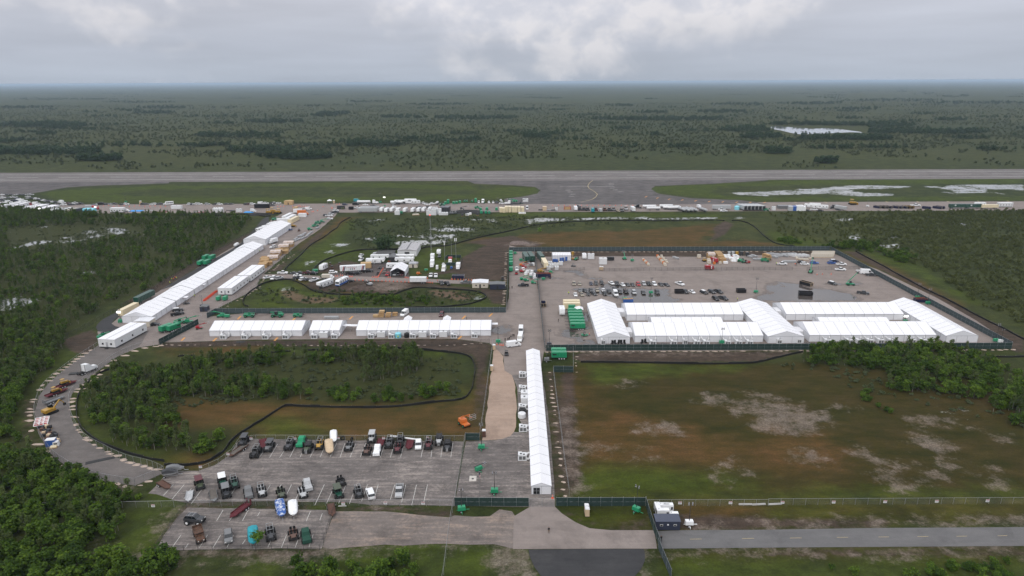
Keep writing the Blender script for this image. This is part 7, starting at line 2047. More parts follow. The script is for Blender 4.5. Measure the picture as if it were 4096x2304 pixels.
# guard hut
hx, hy=G(*PX('d2',1566,992))
HUT=paint('hut_blue',(0.030,0.036,0.060))
kit=[('wall',MB().box(-3.0,3.0,0,2.6,.1,2.5).M(HUT)),('roof',MB().add([(-3.1,-.15,2.5),(3.1,-.15,2.5),(3.1,2.75,2.75),(-3.1,2.75,2.75),(-3.1,-.15,2.62),(3.1,-.15,2.62),(3.1,2.75,2.87),(-3.1,2.75,2.87)],[(3,2,1,0),(4,5,6,7),(0,1,5,4),(1,2,6,5),(2,3,7,6),(3,0,4,7)]).M(paint('hut_roof',(0.05,0.06,0.095))))]
for x in (-1.6,1.75):
 kit.append(('window',MB().box(x-.38,x+.38,-.05,.02,1.25,1.75).M(HEAD),[('pane',MB().box(x-.31,x+.31,-.07,-.045,1.31,1.69).M(GLASS))]))
kit+=[('notice',MB().box(-.2,.2,-.05,.0,1.45,1.8).M(M_WH)),('skid',MB().box(-2.9,2.9,.1,2.5,0,.1).M(DARKSTEEL))]
place('guard_hut',kit,'dark blue guard hut with two white-framed windows at the road fence','hut',(hx,hy,.05))
# portable toilets
for r_, x, y, lb, c in (('d2',752,822,'tan portable toilet standing behind another on the gate lawn','tan'),('d2',758,855,'tan portable toilet in front of its pair on the gate lawn','tan'),('b1',2372,838,'tan portable toilet halfway along the limerock road','tan'),('b1',2395,626,'tan portable toilet at the head of the limerock road','tan'),('f7',385,180,'brown portable toilet by the limerock gate','brown'),('e3',512,510,'tan portable toilet at the start of the thin yard fence','tan'),('e3',552,515,'tan portable toilet second at the thin yard fence','tan'),('q1',252,390,'tan portable toilet at the grassy taxiway edge','tan'),('q2',1568,375,'tan portable toilet by the taxiway junction','tan')):
 V(k_potty(c),1.1,1.1,(r_,x,y),0,'portable_toilet',lb,'portable toilet',scale=1.35 if r_ in ('q1','q2') else None)
 # blue bins behind the compound tents
for i,(x,y) in enumerate(((995,1165),(1030,1165),(1062,1165),(1100,1165),(1148,1163))):
 V([('body',MB().box(-.6,.6,-.6,.6,.1,1.8).M(P('blue'))),('load',MB().box(-.5,.5,-.5,.5,1.8,2.2,0,.1,.1).M(WOOD[0]))],1.2,1.2,('e3',x,y),0,'blue_bin','blue bin in the row behind the northwest compound tent','bin','blue bins behind the northwest tent')
 # dumpsters
def dump(reg,x,y,h,lb,col='navy',rim='yellow',L=6.7,group=None):
 V(k_dumpster(col,L,2.45,1.9,rim),L,2.45,(reg,x,y),h,'dumpster',lb,'dumpster',group)
dump('e5',930,845,-58,'open dumpster with a pale wooden end frame in the yard puddle','black','tan')
dump('e5',890,1030,-10,'black dumpster lying in the shallow puddle behind the tents','black','charcoal')
dump('e3',2105,985,0,'open black bin beside the parked pickup','black','charcoal',4.6)
dump('e4',1200,1242,0,'open black bin by the light tower','black','charcoal',4.6)
dump('b2',317,195,-90,'blue dumpster holding orange scrap beside the lane fence','navy','tan',4.6)
dump('e1',2175,935,0,'navy blue dumpster on the mud by the access road','navy','silver')
dd=place('dumpster',k_dumpster('navy',8.4,2.4,2.4,'orange'),'dark banner-covered dumpster by the lane fence','dumpster',(*G(*PX('e2',1350,950)),.05))
dump('b3',1555,150,-5,'brown-loaded dumpster behind the east end-on tent','navy','orange',6.5)
gD='dumpsters lined up on the taxiway'
for x, y, c, rm in ((2235,478,'navy','gold'),(2330,478,'black','gold'),(2400,478,'black','gold'),(2470,480,'navy','gold')):
 dump('q6',x,y,-62,'dark blue dumpster with tan rim in the taxiway line' if c=='navy' else 'black dumpster with tan rim in the taxiway line',c,rm,6.0,gD)
for x, y, c, rm in ((30,480,'navy','gold'),(100,482,'navy','gold'),(200,482,'navy','gold'),(260,482,'black','yellow'),(325,480,'black','yellow')):
 dump('q7',x,y,-62,'dark blue dumpster with tan rim in the taxiway line' if c=='navy' else 'black dumpster with yellow rim in the taxiway line',c,rm,6.0,gD)
dump('q7',650,494,-40,'dark blue dumpster standing alone on the taxiway','navy','navy',6.5)
dump('q7',880,490,-50,'dark blue dumpster with a tan frame paired on the taxiway','navy','gold',7.0)
dump('q7',930,486,-50,'dark blue dumpster behind the tan-framed one','navy','navy',7.0)
# green compactor trailers on the taxiway and in the lane
for x in (1240,1560):
 o=V(k_semibox('darkgreen',13.5,3.9),13.5,2.6,('q7',x,480),0,'open_top_trailer','dark green open-top trailer with a white placard %s'%('near the paired dumpsters' if x==1240 else 'by the cream trailer'),'trailer')
 ob('placard',MB().box(-2.9,-1.7,-1.38,-1.34,2.4,3.5).M(M_WH),o)
V(k_semibox('cream',14.0,3.6),14.0,2.6,('q7',1890,484),180,'open_top_trailer','cream box trailer on the taxiway','trailer')
V(k_camper('white',9.0),9.0,2.5,('q7',1700,430),180,'travel_trailer','white travel trailer behind the dark green trailers','travel trailer')
modular(('q7',2180,440),'white five-window trailer at the east end of the taxiway',12.0,3.2,3.6,0,False,5)
for i,(x,y,lb) in enumerate(((830,480,'first'),(985,470,'second'),(1270,470,'third'))):
 V(k_semibox('darkgreen',13.0,4.0,True),2.6,13.0,('e2',x,y),-82,'open_top_trailer','dark green trailer parked nose in against the north fence, %s of three'%lb,'trailer')
V(k_semibox('cream',12.5,4.0),2.6,12.5,('e2',1390,668),-84,'box_trailer','rust-streaked cream trailer beside the refrigeration units','trailer')
place('box_trailer',k_semibox('darkgreen',13.5,3.8),'dark green trailer behind the south end of the western tents','trailer',(*G(*PX('b0',1460,130)),.05),math.radians(84))
container(('b0',1300,240),'cream rust-streaked container behind the southern western tent',12.2,2.44,2.9,'cream',math.radians(84))
# command post campers
def camp(reg,x,y,h,lb,L=9.0,fifth=False,slide=False,mid=False,wins=3,H=3.3):
 V(k_camper('white',L,H,fifth,slide,'grey',wins),L,2.5,(reg,x,y),h,'travel_trailer',lb,'travel trailer',mid=mid)
camp('e1',510,640,0,'long white fifth-wheel camper with dark windows at the command post',11.5,True,True)
camp('e1',600,560,0,'white fifth-wheel camper behind the dark-windowed one',11.5,True)
camp('e1',1090,625,180,'white fifth-wheel camper with a ramp door at the command post',11.5,True)
camp('e1',1105,560,180,'white fifth-wheel camper behind the ramp-door one',11.5,True)
camp('e1',870,735,180,'white trailer with three round dark windows behind the garage tent',8.5)
camp('e0',1330,625,-102,'white travel trailer on the churned ground west of the command trailer',6.5)
V(k_camper('white',10.5,3.5,True,True,'black',4),10.5,2.5,('e0',1340,1000),-118,'travel_trailer','white and black fifth-wheel camper parked below the access road','travel trailer')
V(k_motorhome('white','blue',10.0),10.0,2.55,('e0',1690,945),-108,'motorhome','white and sky blue motorhome parked below the access road','motorhome')
# striped command trailer
cmd=V(k_semibox('white',14.5,4.0),14.5,2.6,('e0',1930,670),12,'command_trailer','long white command trailer with red and navy slanted stripes','trailer')
for x, c in ((-5.9,'red'),(-5.2,'navy'),(4.9,'red'),(5.6,'navy')):
 ob('stripe',MB().add([(x,-1.36,1.2),(x+.5,-1.36,1.2),(x+1.3,-1.36,3.95),(x+.8,-1.36,3.95)],[(0,1,2,3)]).M(P(c)),cmd)
ob('stripe',MB().box(-3.5,2.5,-1.37,-1.35,3.05,3.2).M(P('red')),cmd)
for x, c in ((-1.3,'grey'),(-.2,'grey'),(.9,'red')):
 ob('emblem',MB().cyl((x,-1.34,2.2),(x,-1.37,2.2),.38,n=12).M(P(c)),cmd)
place('crate_cabin',[('wall',MB().box(-3,3,-2,2,.1,2.9).M(WOOD[2])),('roof',MB().box(-3.1,3.1,-2.1,2.1,2.9,3.05).M(WOOD[2])),('batten',MB().box(-3.03,-2.9,-2.04,2.04,.1,2.9).box(2.9,3.03,-2.04,2.04,.1,2.9).box(-.06,.06,-2.04,2.04,.1,2.9).M(WOOD[1]))],'tan wooden cabin at the end of the striped command trailer','cabin',(*G(*PX('e0',2220,555)),.05),.15)
V(k_tanker('olive',4.5),4.5,2.2,('e0',1350,795),0,'small_tanker','small tank truck body on the access road','tanker',scale=.7)
V(k_boxtruck('beige',6.5,2.6,'white'),6.5,2.4,('e0',1440,795),0,'service_truck','white service truck with a hi-vis worker on the access road','truck')
V(k_boxtruck('white',7.0,3.2),7.0,2.4,('e0',310,90),-118,'box_truck','white box truck on the gravel beside the north tent','truck')
V(k_semibox('white',9.0,3.5),9.0,2.5,('e1',1370,1035),180,'box_trailer','white box trailer at the roadside below the garage tent','trailer')
V(k_boxtruck('white',7.5,3.6),2.4,7.5,('e1',1650,695),-88,'comms_truck','white communications truck at the foot of the tall mast','truck')
V(k_boxtruck('white',6.5,3.4),2.4,6.5,('e1',1655,560),-88,'comms_truck','white communications truck behind the first at the mast','truck')
V(k_van('white',6.5,2.9),2.1,6.5,('e1',1885,780),-92,'satellite_van','white satellite van with a raised dish on the lawn','van')
dish=MB()
for i in range(10):
 a0, a1=6.283*i/10, 6.283*(i+1)/10
 dish.add([(0,.15,0),(math.cos(a0)*1.0,-.1,math.sin(a0)*1.0),(math.cos(a1)*1.0,-.1,math.sin(a1)*1.0)],[(0,1,2)])
place('satellite_dish',[('reflector',dish.M(M_WH)),('mount',MB().cyl((0,.15,-1.0),(0,.15,0),.08,n=6).M(DARKSTEEL))],'white dish raised on the satellite van','dish',(*G(*PX('e1',1880,760)),3.75),.5)
V(k_boxtruck('red',4.5,3.0,'white'),2.4,4.5,('e1',2015,612),-88,'red_trailer','red equipment trailer with a white roof inside the green screen','trailer')
V(k_boxtruck('white',6.0,3.2),2.4,6.0,('e1',2175,740),-90,'comms_truck','white equipment truck beside the antenna masts','truck')
V(k_genbox('white',2.0,1.4,2.6),1.4,2.0,('e1',1752,755),-90,'generator_trailer','small white trailer between the comms truck and satellite van','trailer')
V(k_genbox('blue',1.6,1.3,1.7),1.3,1.6,('e1',2040,745),-90,'generator_trailer','bright blue compressor on the lawn by the masts','compressor')
fence('screen_fence','e1 1900,560 1960,505 2235,510 2235,640 2120,660',1.8,'screen','low dark green screen around the red equipment trailer',step=2.6)
fence('screen_fence','e1 1935,660 2120,662',1.8,'screen','low dark green screen in front of the red equipment trailer',step=2.6)
V(k_camper('white',4.5,2.6),2.4,4.5,('e1',1785,440),-88,'cargo_trailer','white cargo trailer on the edge of the red-brown field','trailer')
# masts
def mast(reg,xb,yb,ytop,lb,lattice=False,head='panel',r=.12):
 x, y=G(*PX(reg,xb,yb))
 lo, hi=2.0, 80.0
 tgt=PX(reg,0,ytop)[1]
 for _ in range(40):
  m_=(lo+hi)/2
  if proj(x,y,m_)[1]>tgt:
   lo=m_
  else:
   hi=m_
 h=lo
 k=[]
 if lattice:
  mb=MB()
  w=.45
  for i in range(3):
   a=2.094*i
   mb.cyl((math.cos(a)*w,math.sin(a)*w,0),(math.cos(a)*w*.5,math.sin(a)*w*.5,h),.05,n=5)
  n=int(h/1.5)
  for j in range(n):
   f=1-.5*j/n
   g=1-.5*(j+1)/n
   for i in range(3):
    a, b=2.094*i, 2.094*((i+1)%3)
    mb.cyl((math.cos(a)*w*f,math.sin(a)*w*f,h*j/n),(math.cos(b)*w*g,math.sin(b)*w*g,h*(j+1)/n),.03,n=4)
  k+=[('lattice',mb.M(STEEL)),('beacon',MB().cyl((0,0,h),(0,0,h+.5),.35,n=8).M(mat('red_beacon',(0.6,.02,.01),emit=(1,.05,.02,2.0)))),('cross_arm',MB().box(-2.2,2.2,-.06,.06,h*.4,h*.4+.12).M(STEEL))]
 else:
  k+=[('pole',MB().cyl((0,0,0),(0,0,h*.5),r,n=8).cyl((0,0,h*.5),(0,0,h),r*.7,n=8).M(STEEL)),('footing',MB().box(-.6,.6,-.6,.6,0,.25).M(DARKSTEEL))]
  offs={'panel':((0,0),),'twin':((-.5,0),(.5,0)),'cluster':((-.55,.2),(.55,.1),(0,-.3))}[head]
  for dx, dy in offs:
   k.append(('antenna',MB().box(dx-.28,dx+.28,dy-.15,dy+.15,h-1.8,h+.2).M(M_WH)))
 place('antenna_mast',k,lb,'mast',(x,y,.05))
mast('e1',1640,470,-340,'tall lattice radio mast with a red beacon',True)
mast('e1',1912,640,195,'slim antenna pole with one white panel beside the satellite van',head='panel')
mast('e1',2045,490,60,'tall antenna pole with a cluster of white panels',head='cluster')
mast('e1',2135,560,120,'antenna pole with two white panels inside the green screen',head='twin')
# command post sheds
def cabin(reg,x,y,lb,w,d,h,m,rm,rot=0.0,name='cabin',wins=0):
 X, Y=G(*PX(reg,x,y))
 k=[('wall',MB().box(-w/2,w/2,-d/2,d/2,.05,h).M(m)),('roof',MB().prism([(-w/2-.15,h),(w/2+.15,h),(w/2+.15,h+.1),(0,h+.5),(-w/2-.15,h+.1)],-d/2-.15,d/2+.15).M(rm)),('door',MB().box(-.45,.45,-d/2-.05,-d/2+.02,.1,2.1).M(DARKSTEEL))]
 for i in range(wins):
  xx=-w/2+w*(i+.5)/wins
  k.append(('window',MB().box(xx-.35,xx+.35,-d/2-.04,-d/2+.02,1.2,1.9).M(GLASS)))
 place(name,k,lb,'building',(X,Y+d/2,.05),rot)
SHINGLE=mat('grey_shingles',(0.10,0.10,0.10),rough=.9,var=.2,scale=2.0)
MOTTLE=mat('mottled_metal_roof',(0.46,0.45,0.46),rough=.5,metal=.3,var=.2,scale=.8,wear=((0.25,0.22,0.21),.52,1.4))
cabin('e1',700,505,'low dark-roofed hut under the large shade tree',11.0,8.0,2.6,GRILLE,SHINGLE,wins=2)
cabin('e1',520,500,'small grey hut beside the dark-roofed hut',4.0,4.0,2.2,GRILLE,ALU)
cabin('e1',855,600,'dark open shed between the campers',4.5,9.0,3.0,DARKSTEEL,GRILLE)
X_, Y_=G(*PX('e1',1150,480))
place('metal_building',[('wall',MB().box(-6,6,0,20,.05,3.6).M(WMET)),('roof',MB().prism([(-6.2,3.6),(6.2,3.6),(6.2,3.75),(0,4.7),(-6.2,3.75)],-.2,20.2).M(MOTTLE)),('ridge_cap',MB().box(-.35,.35,-.2,20.2,4.68,4.82).M(GRILLE)),('door',MB().box(-1.5,1.5,-.05,.02,.1,2.8).M(DARKSTEEL))],'grey metal building with a stained ribbed roof behind the campers','building',(X_,Y_,.05))
cabin('e1',1270,715,'cream low shed beside the garage tent',5.0,4.5,2.4,P('beige'),ALU)
cabin('a1',2255,1290,'beige twin cabin at the east end of the access road',8.5,6.5,2.8,P('beige'),PVC_W,wins=2)
cabin('a1',2430,1305,'dark grey site cabin against the lane fence',8.0,5.0,2.8,HUT,GRILLE,wins=1)
cabin('b0',1430,392,'beige twin cabin in front of the south tent of the western row',7.0,5.5,2.5,P('beige'),PVC_W,wins=1)
cabin('b0',2050,240,'small dark shed on the gravel near the slanting screen',3.5,3.0,2.4,HUT,GRILLE)
cabin('q2',650,400,'tan wooden cabin on the taxiway edge',7.5,5.0,3.2,WOOD[2],WOOD[2])
cabin('q2',780,518,'small tan crate cabin at the taxiway junction',3.2,4.5,2.6,WOOD[0],WOOD[2])
V(k_dumpster('charcoal',6.5,2.4,2.6,'charcoal'),6.5,2.4,('q2',1705,490),0,'black_container','black container with two white placards at the junction','container')
V(k_dumpster('black',4.0,2.4,2.4,'black'),4.0,2.4,('q2',1910,500),0,'black_container','small black container by the orange barrier','container')
# containers at the north end of the western row
for x, y, lb in ((1090,580,'by the orange truck'),(860,570,'behind the orange truck')):
 V(k_boxtruck('orange' if x==1090 else 'white',9.0,3.8,'orange' if x==1090 else None),9.0,2.5,('q2',940 if x==1090 else 860,605 if x==1090 else 578),0,'rental_truck','orange and white moving truck at the junction' if x==1090 else 'white box truck behind the orange moving truck','truck')
for i,(x,y) in enumerate(((760,740),(700,705),(640,670))):
 container(('q2',x,y),['cream container at the road end of the container row','white container in the middle of the container row','white container at the tent end of the container row'][i],16.0,3.0,3.2,('cream','white','white')[i],math.radians(86))
container(('q2',940,640),'short white container next to the cream one',6.0,2.6,2.9,'white',0)
V(k_semibox('white',10.0,3.6),10.0,2.5,('q2',550,775),0,'box_trailer','white trailer with a dark open end by the north tent','trailer')
for i,(x,y) in enumerate(((330,830),(280,850),(180,900),(120,930),(60,955))):
 V(k_camper('white',6.5,2.8),6.5,2.5,('q2',x,y),60,'travel_trailer','white trailer in the line behind the north tent','travel trailer','white trailers behind the north tent')
V(k_dozer('yellow'),4.0,2.6,('q2',735,850),0,'yellow_machine','yellow roller machine at the corner of the north tent','machine')
for i,(x,y,h) in enumerate(((245,590,10),(330,560,0),(430,585,170))):
 V(k_dozer('yellow'),4.0,2.6,('q2',x,y),h,'bulldozer',['yellow bulldozer at the west end of the berm','yellow bulldozer in the middle of the berm','yellow bulldozer at the east end of the berm'][i],'bulldozer',scale=1.5)
V(k_dozer('yellow'),4.0,2.6,('q6',1710,402),0,'bulldozer','yellow grader on the eastern taxiway','bulldozer',scale=1.7)
V(k_telehandler(0),5.0,2.2,('q2',375,720),10,'telehandler','green telehandler behind the container row','telehandler')
# green lifts along the gravel road
for i,(x,y,h) in enumerate(((1330,760,10),(1180,850,35),(1070,920,30),(1240,790,15))):
 V(k_telehandler(0) if i%2 else k_boomlift('green'),5.0,2.2,('q2',x,y),h,'boom_lift',['green boom lift nearest the parked white SUVs','green telehandler second along the gravel road','green boom lift beside the aluminium stacks','dark green telehandler in the lift line'][i],'lift')
for i,(x,y) in enumerate(((870,1040),(920,1040),(960,1000),(1010,1050),(1050,1010),(1100,970),(930,1085),(850,1110),(790,1100),(780,1140),(1230,880))):
 V(k_beams(6.0,4,'silver',3,i),1.4,6.0,('q2',x,y),85,'beam_stack','stack of grey aluminium beams beside the gravel road','beam stack','aluminium beam stacks beside the gravel road')
 # lumber
for i,(x,y,wr,rows) in enumerate(((640,150,1,4),(545,215,1,4),(380,340,1,4),(320,420,1,3))):
 V(k_lumber(6.0,rows,4,1.2,.75,True,i+1),6.0,5.4,('e0',x,y),8,'lumber_stack',['wrapped lumber stack at the far end of the lumber yard','wrapped lumber stack second from the far end','sagging wrapped lumber stack in the middle','wrapped lumber stack behind the bare timber'][i],'lumber stack')
for i,(x,y,rows,cols) in enumerate(((450,245,2,3),(560,285,3,2),(160,440,3,4),(150,490,3,4),(110,570,3,4),(60,645,3,2),(230,520,3,2),(20,600,2,2))):
 V(k_lumber(4.9,rows,cols,1.2,.7,False,i+11),4.9,cols*1.3,('e0',x,y),6,'lumber_stack','bare yellow lumber stack %s'%('among the wrapped ones' if i<2 else 'by the chain-link fence'),'lumber stack','bare lumber %s'%('between wrapped stacks' if i<2 else 'stacks by the fence'))
for i,(x,y) in enumerate(((1265,298),(1330,298),(1205,298),(1395,285))):
 V(k_lumber(2.4,(6,4,2,3)[i],1,1.6,.45,False,i+31),2.4,1.6,('b1',x,y),0,'lumber_stack',['tall plywood stack by the white cargo van','medium plywood stack beside the tall one','low timber stack beside the tall one','short timber stack nearest the white cargo van'][i],'lumber stack')
V(k_beams(6.5,5,'silver',4,77),6.5,1.8,('b1',755,315),0,'pipe_stack','stack of pale plastic pipes behind the short tent','pipe stack')
V(k_telehandler(0),6.0,2.3,('b1',205,300),178,'telehandler','large green telehandler behind the west tent of the row','telehandler',scale=1.15)
V(k_telehandler(0),5.0,2.3,('b1',415,300),0,'telehandler','small green telehandler behind the west tent of the row','telehandler',scale=.85)
V(k_telehandler(0),5.5,2.3,('b0',2500,303),5,'telehandler','green telehandler at the west end of the long screened fence','telehandler')
V(k_boomlift('green'),4.5,2.0,('b0',2215,300),180,'boom_lift','green lift with a white basket by the screened corner','lift')
V(k_genbox('green',2.4,1.4,1.6),2.4,1.4,('b0',2280,305),0,'generator_trailer','small green generator beside the lift by the screened corner','generator')
V(k_telehandler(8),5.5,2.3,('b0',1785,380),35,'telehandler','green telehandler behind the pair of green generators','telehandler')
V(k_boomlift('green'),4.5,2.0,('b0',1885,365),30,'boom_lift','green boom lift behind the slanting screen fence','lift')
V(k_telehandler(0),5.0,2.3,('b0',1010,525),60,'telehandler','green telehandler half hidden behind the modular office','telehandler')
V(k_telehandler(48),5.5,2.3,('e5',1790,825),0,'telehandler','green telehandler with its boom raised in the open east yard','telehandler',scale=.9)
V(k_telehandler(60),5.5,2.3,('e5',1010,585),60,'telehandler','green telehandler with a tall raised boom by the thin fence','telehandler',scale=.95)
V(k_telehandler(0),5.0,2.3,('e4',1240,480),-60,'telehandler','green telehandler parked by the white bundles','telehandler')
V(k_telehandler(0),5.0,2.3,('e4',1830,450),-20,'telehandler','dark green telehandler by the aluminium stacks','telehandler')
V(k_boomlift('red'),3.0,1.8,('e4',1375,480),180,'boom_lift','small dark red lift beside the green telehandler','lift',scale=.7)
V(k_boomlift('green',10),4.5,2.0,('e3',1005,310),90,'boom_lift','green lift in the middle of the supply yard','lift')
V(k_dozer('yellow'),4.0,2.6,('e4',265,445),20,'forklift','orange forklift beside the red trailer','forklift',scale=.8)
V(k_boomlift('orange',18),5.0,2.2,('b1',2090,1425),-55,'boom_lift','orange-red boom lift tilted on the red-brown turf','lift',scale=1.2)
V(k_boomlift('red',4),4.0,2.0,('b0',1990,425),20,'boom_lift','red and grey lift at the west tip of the three tents','lift',scale=.8)
# red trailers
V(k_camper('red',5.0,2.7,wins=0),5.0,2.2,('e4',375,650),0,'cargo_trailer','red cargo trailer with a white roof by the thin yard fence','trailer')
V(k_camper('red',5.0,2.9,wins=0),2.2,5.0,('e4',510,470),-72,'cargo_trailer','red cargo trailer in front of the yellow lumber','trailer')
# supply yard stacks
for i in range(9):
 V(k_lumber(3.6,4 if i<6 else 3,2,1.1,.7,False,51+i),3.6,2.4,('e4',590+i*17,300+i*20),2,'lumber_stack','yellow lumber stack in the long block by the red trailer','lumber stack','yellow lumber block in the supply yard')
for i,(x,y) in enumerate(((760,300),(850,300),(880,340),(960,340),(940,370),(1030,330),(1080,330),(1020,390),(1090,400),(1000,440),(1040,300),(800,340))):
 V(k_pallet('white',2,.5,i),1.2,1.0,('e4',x,y),frng.uniform(-20,20),'wrapped_bundle','flat white wrapped bundle in the supply yard','bundle','white wrapped bundles in the supply yard',scale=(2.6,2.6,1.0))
V(k_pallet('red',1,.4,3),1.2,1,('e4',965,345),0,'wrapped_bundle','small crimson bundle on the white wrapped stock','bundle',z=.9)
V(k_lumber(4.0,4,3,1.2,.8,True,91),4.0,4.0,('e4',420,370),5,'lumber_stack','tall white-wrapped stack behind the red cargo trailer','lumber stack')
for i,(x,y) in enumerate(((360,450),(370,490),(110,340))):
 V(k_pallet('beige',2,.5,30+i),1.2,1,('e4',x,y),5,'pallet_load',['pallet load by the orange forklift','striped pallet load below the forklift','lone white pallet by the north fence strip'][i],'pallet',scale=1.9)
for i,(x,y,c) in enumerate(((650,495,'beige'),(765,490,'white'),(820,490,'white'),(500,505,'orange'))):
 V(k_pallet(c,2,.5,40+i),1.2,1,('e4',x,y),5,'pallet_load','%s sacked pallet in front of the lumber block'%CW.get(c,c),'pallet','sacked pallets in front of the lumber',scale=1.3)
for i,(x,y,c) in enumerate(((880,280,'silver'),(980,275,'silver'),(1080,280,'yellow'),(1200,280,'charcoal'),(1350,300,'charcoal'))):
 V(k_genbox(c,1.8,1.4,2.6),1.8,1.4,('e4',x,y),0,'equipment_cabinet','%s upright cabinet against the north fence strip'%CW.get(c,c),'cabinet','upright cabinets by the north fence')
for i,(x,y,L) in enumerate(((1450,340,3.5),(1560,330,5),(1610,400,5),(1950,260,5),(2100,270,7),(2320,270,7),(2120,310,7),(2340,320,7),(2080,350,6),(2440,460,8),(2500,260,6))):
 V(k_beams(L,6,'silver',4,60+i),L,2.0,('e4',x,y),frng.choice((0,0,3,-70)),'beam_stack','grey aluminium stack in the supply yard','beam stack','aluminium stacks in the supply yard')
V(k_lumber(5.5,5,2,1.2,.6,False,95),2.4,5.5,('e4',1870,400),-70,'lumber_stack','brown-topped crate block among the aluminium stacks','lumber stack')
for i in range(9):
 V(k_beams(4.5,3,'white',5,80+i),1.0,4.5,('e5',590+i*38,240+(i%2)*8),-60,'panel_rack','white panel rack leaning in the long row by the north fence','panel rack','white panel racks by the north fence')
n_=0
for row in range(3):
 for i in range(11):
  x, y=1030+i*40-row*15, 205+row*26
  if x>930:
   V(k_pallet('beige',3,.6,n_),1.2,1,('e5',x,y),frng.uniform(-6,6),'bulk_bag','pinkish bulk bag in the packed rows by the east corner','bulk bag','bulk bags by the east corner',scale=1.3)
   n_+=1
for i,(x,y) in enumerate(((700,290),(750,300),(800,300),(850,310),(900,310),(690,265),(960,280),(1000,275))):
 V(k_pallet('beige',1,.6,70+i),1.2,1,('e5',x,y),frng.uniform(-10,10),'pallet_load','low pink pallet in front of the bulk bags','pallet','low pallets before the bulk bags',scale=1.3)
for i in range(9):
 V(k_pallet('beige' if i%3 else 'orange',2,.5,20+i),1.2,1,('e3',1660+i*20,245+i*23),frng.uniform(-12,12),'pallet_load','shrink-wrapped pallet in the long slanting row','pallet','slanting row of pallets in the supply yard',scale=1.25)
 if i<6:
  V(k_pallet('beige',1 if i%2 else 2,.5,120+i),1.2,1,('e3',1745+i*22,245+i*24),frng.uniform(-12,12),'pallet_load','shrink-wrapped pallet in the long slanting row','pallet','slanting row of pallets in the supply yard',scale=1.2)
for i in range(7):
 V(k_pallet('orange' if i%3==1 else 'beige',2,.45,140+i),1.2,1,('e3',1375+i*18,310+i*18),frng.uniform(-12,12),'pallet_load','wrapped pallet in the short slanting row','pallet','short slanting row of pallets',scale=1.15)
V(k_beams(5,5,'silver',4,150),2,5,('e3',2040,290),-70,'beam_stack','dark blue-grey panel stack north of the parked cars','beam stack')
shed(('e3',567,395),'white equipment shed in the supply yard',None,4.5,3.0,3.6)
shed(('e3',322,288),'white cabinet with dark louvres in the supply yard',None,4.0,2.0,3.2)
V(k_camper('white',4.0,3.2,wins=0),2.4,4.0,('e3',188,285),-90,'cargo_trailer','white-roofed dark trailer in the supply yard','trailer')
V(k_beams(4.2,6,'charcoal',8,160),4.2,2,('e3',715,318),0,'rack_stack','black metal rack stack in the supply yard','rack')
# white refrigeration units and blue boxes
for i,(x,y) in enumerate(((1505,745),(1745,750),(1640,650),(1745,650),(1545,600),(1545,660),(1865,605),(1590,690))):
 shed(('e2',x,y),'white refrigeration unit in the cluster by the rusted trailer','white refrigeration units by the rusted trailer',2.2,1.6,2.2)
for i,(x,y) in enumerate(((1650,500),(1690,500),(1745,505),(1860,505),(1925,495),(2020,470))):
 V([('body',MB().box(-.6,.6,-.5,.5,.1,1.6 if i<3 else 2.4).M(P('blue'))),('lid',MB().box(-.63,.63,-.53,.53,(1.6 if i<3 else 2.4),(1.7 if i<3 else 2.5)).M(P('blue')))],1.2,1,('e2',x,y),0,'blue_bin','blue plastic box in front of the ribbed storage tent','bin','blue boxes by the ribbed storage tent')
V(k_genbox('yellow',1.6,1.3,2.8),1.6,1.3,('e2',2215,330),0,'equipment_cabinet','yellow machine beside the ribbed storage tent','machine')
V(k_boomlift('yellow',0),3,1.6,('e2',2215,450),90,'boom_lift','yellow lift beside the ribbed storage tent','lift',scale=.7)
V(k_telehandler(0,'green'),4,2,('e2',2330,470),60,'telehandler','green forklift with white load by the ribbed storage tent','telehandler',scale=.75)
# lane equipment pile
for i,(x,y,c,h) in enumerate(((720,640,'orange',15),(790,680,'red',-10),(725,830,'red',30),(735,1050,'green',10),(850,1085,'green',15),(845,530,'green',0),(1065,1150,'green',0),(1240,815,'yellow',0),(1310,815,'yellow',10))):
 V(k_boomlift(c,5),4.0,2.0,('e2',x,y),h,'boom_lift',['orange lift in the equipment lane','red lift beside the orange one','small red lift in the middle of the lane','large green lift near the lane end','green lift at the lane end','green lift behind the dark trailers','green lift frame against the inner lane fence','pale yellow lift over the banner dumpster','pale yellow lift beside its twin'][i],'lift',scale=.8)
for i,(x,y) in enumerate(((880,840),(960,830),(1020,840),(1100,830),(980,930),(1060,920),(1110,950),(990,1010),(1080,1010),(1120,1060),(840,900),(990,640),(1050,620),(930,620),(760,760))):
 V(k_pallet(('white','silver','white','grey')[i%4],2,.55,170+i),1.2,1,('e2',x,y),frng.uniform(-40,40),'hose_bundle','pale duct and hose bundle heaped in the equipment lane','bundle','duct bundles in the equipment lane',scale=1.5)
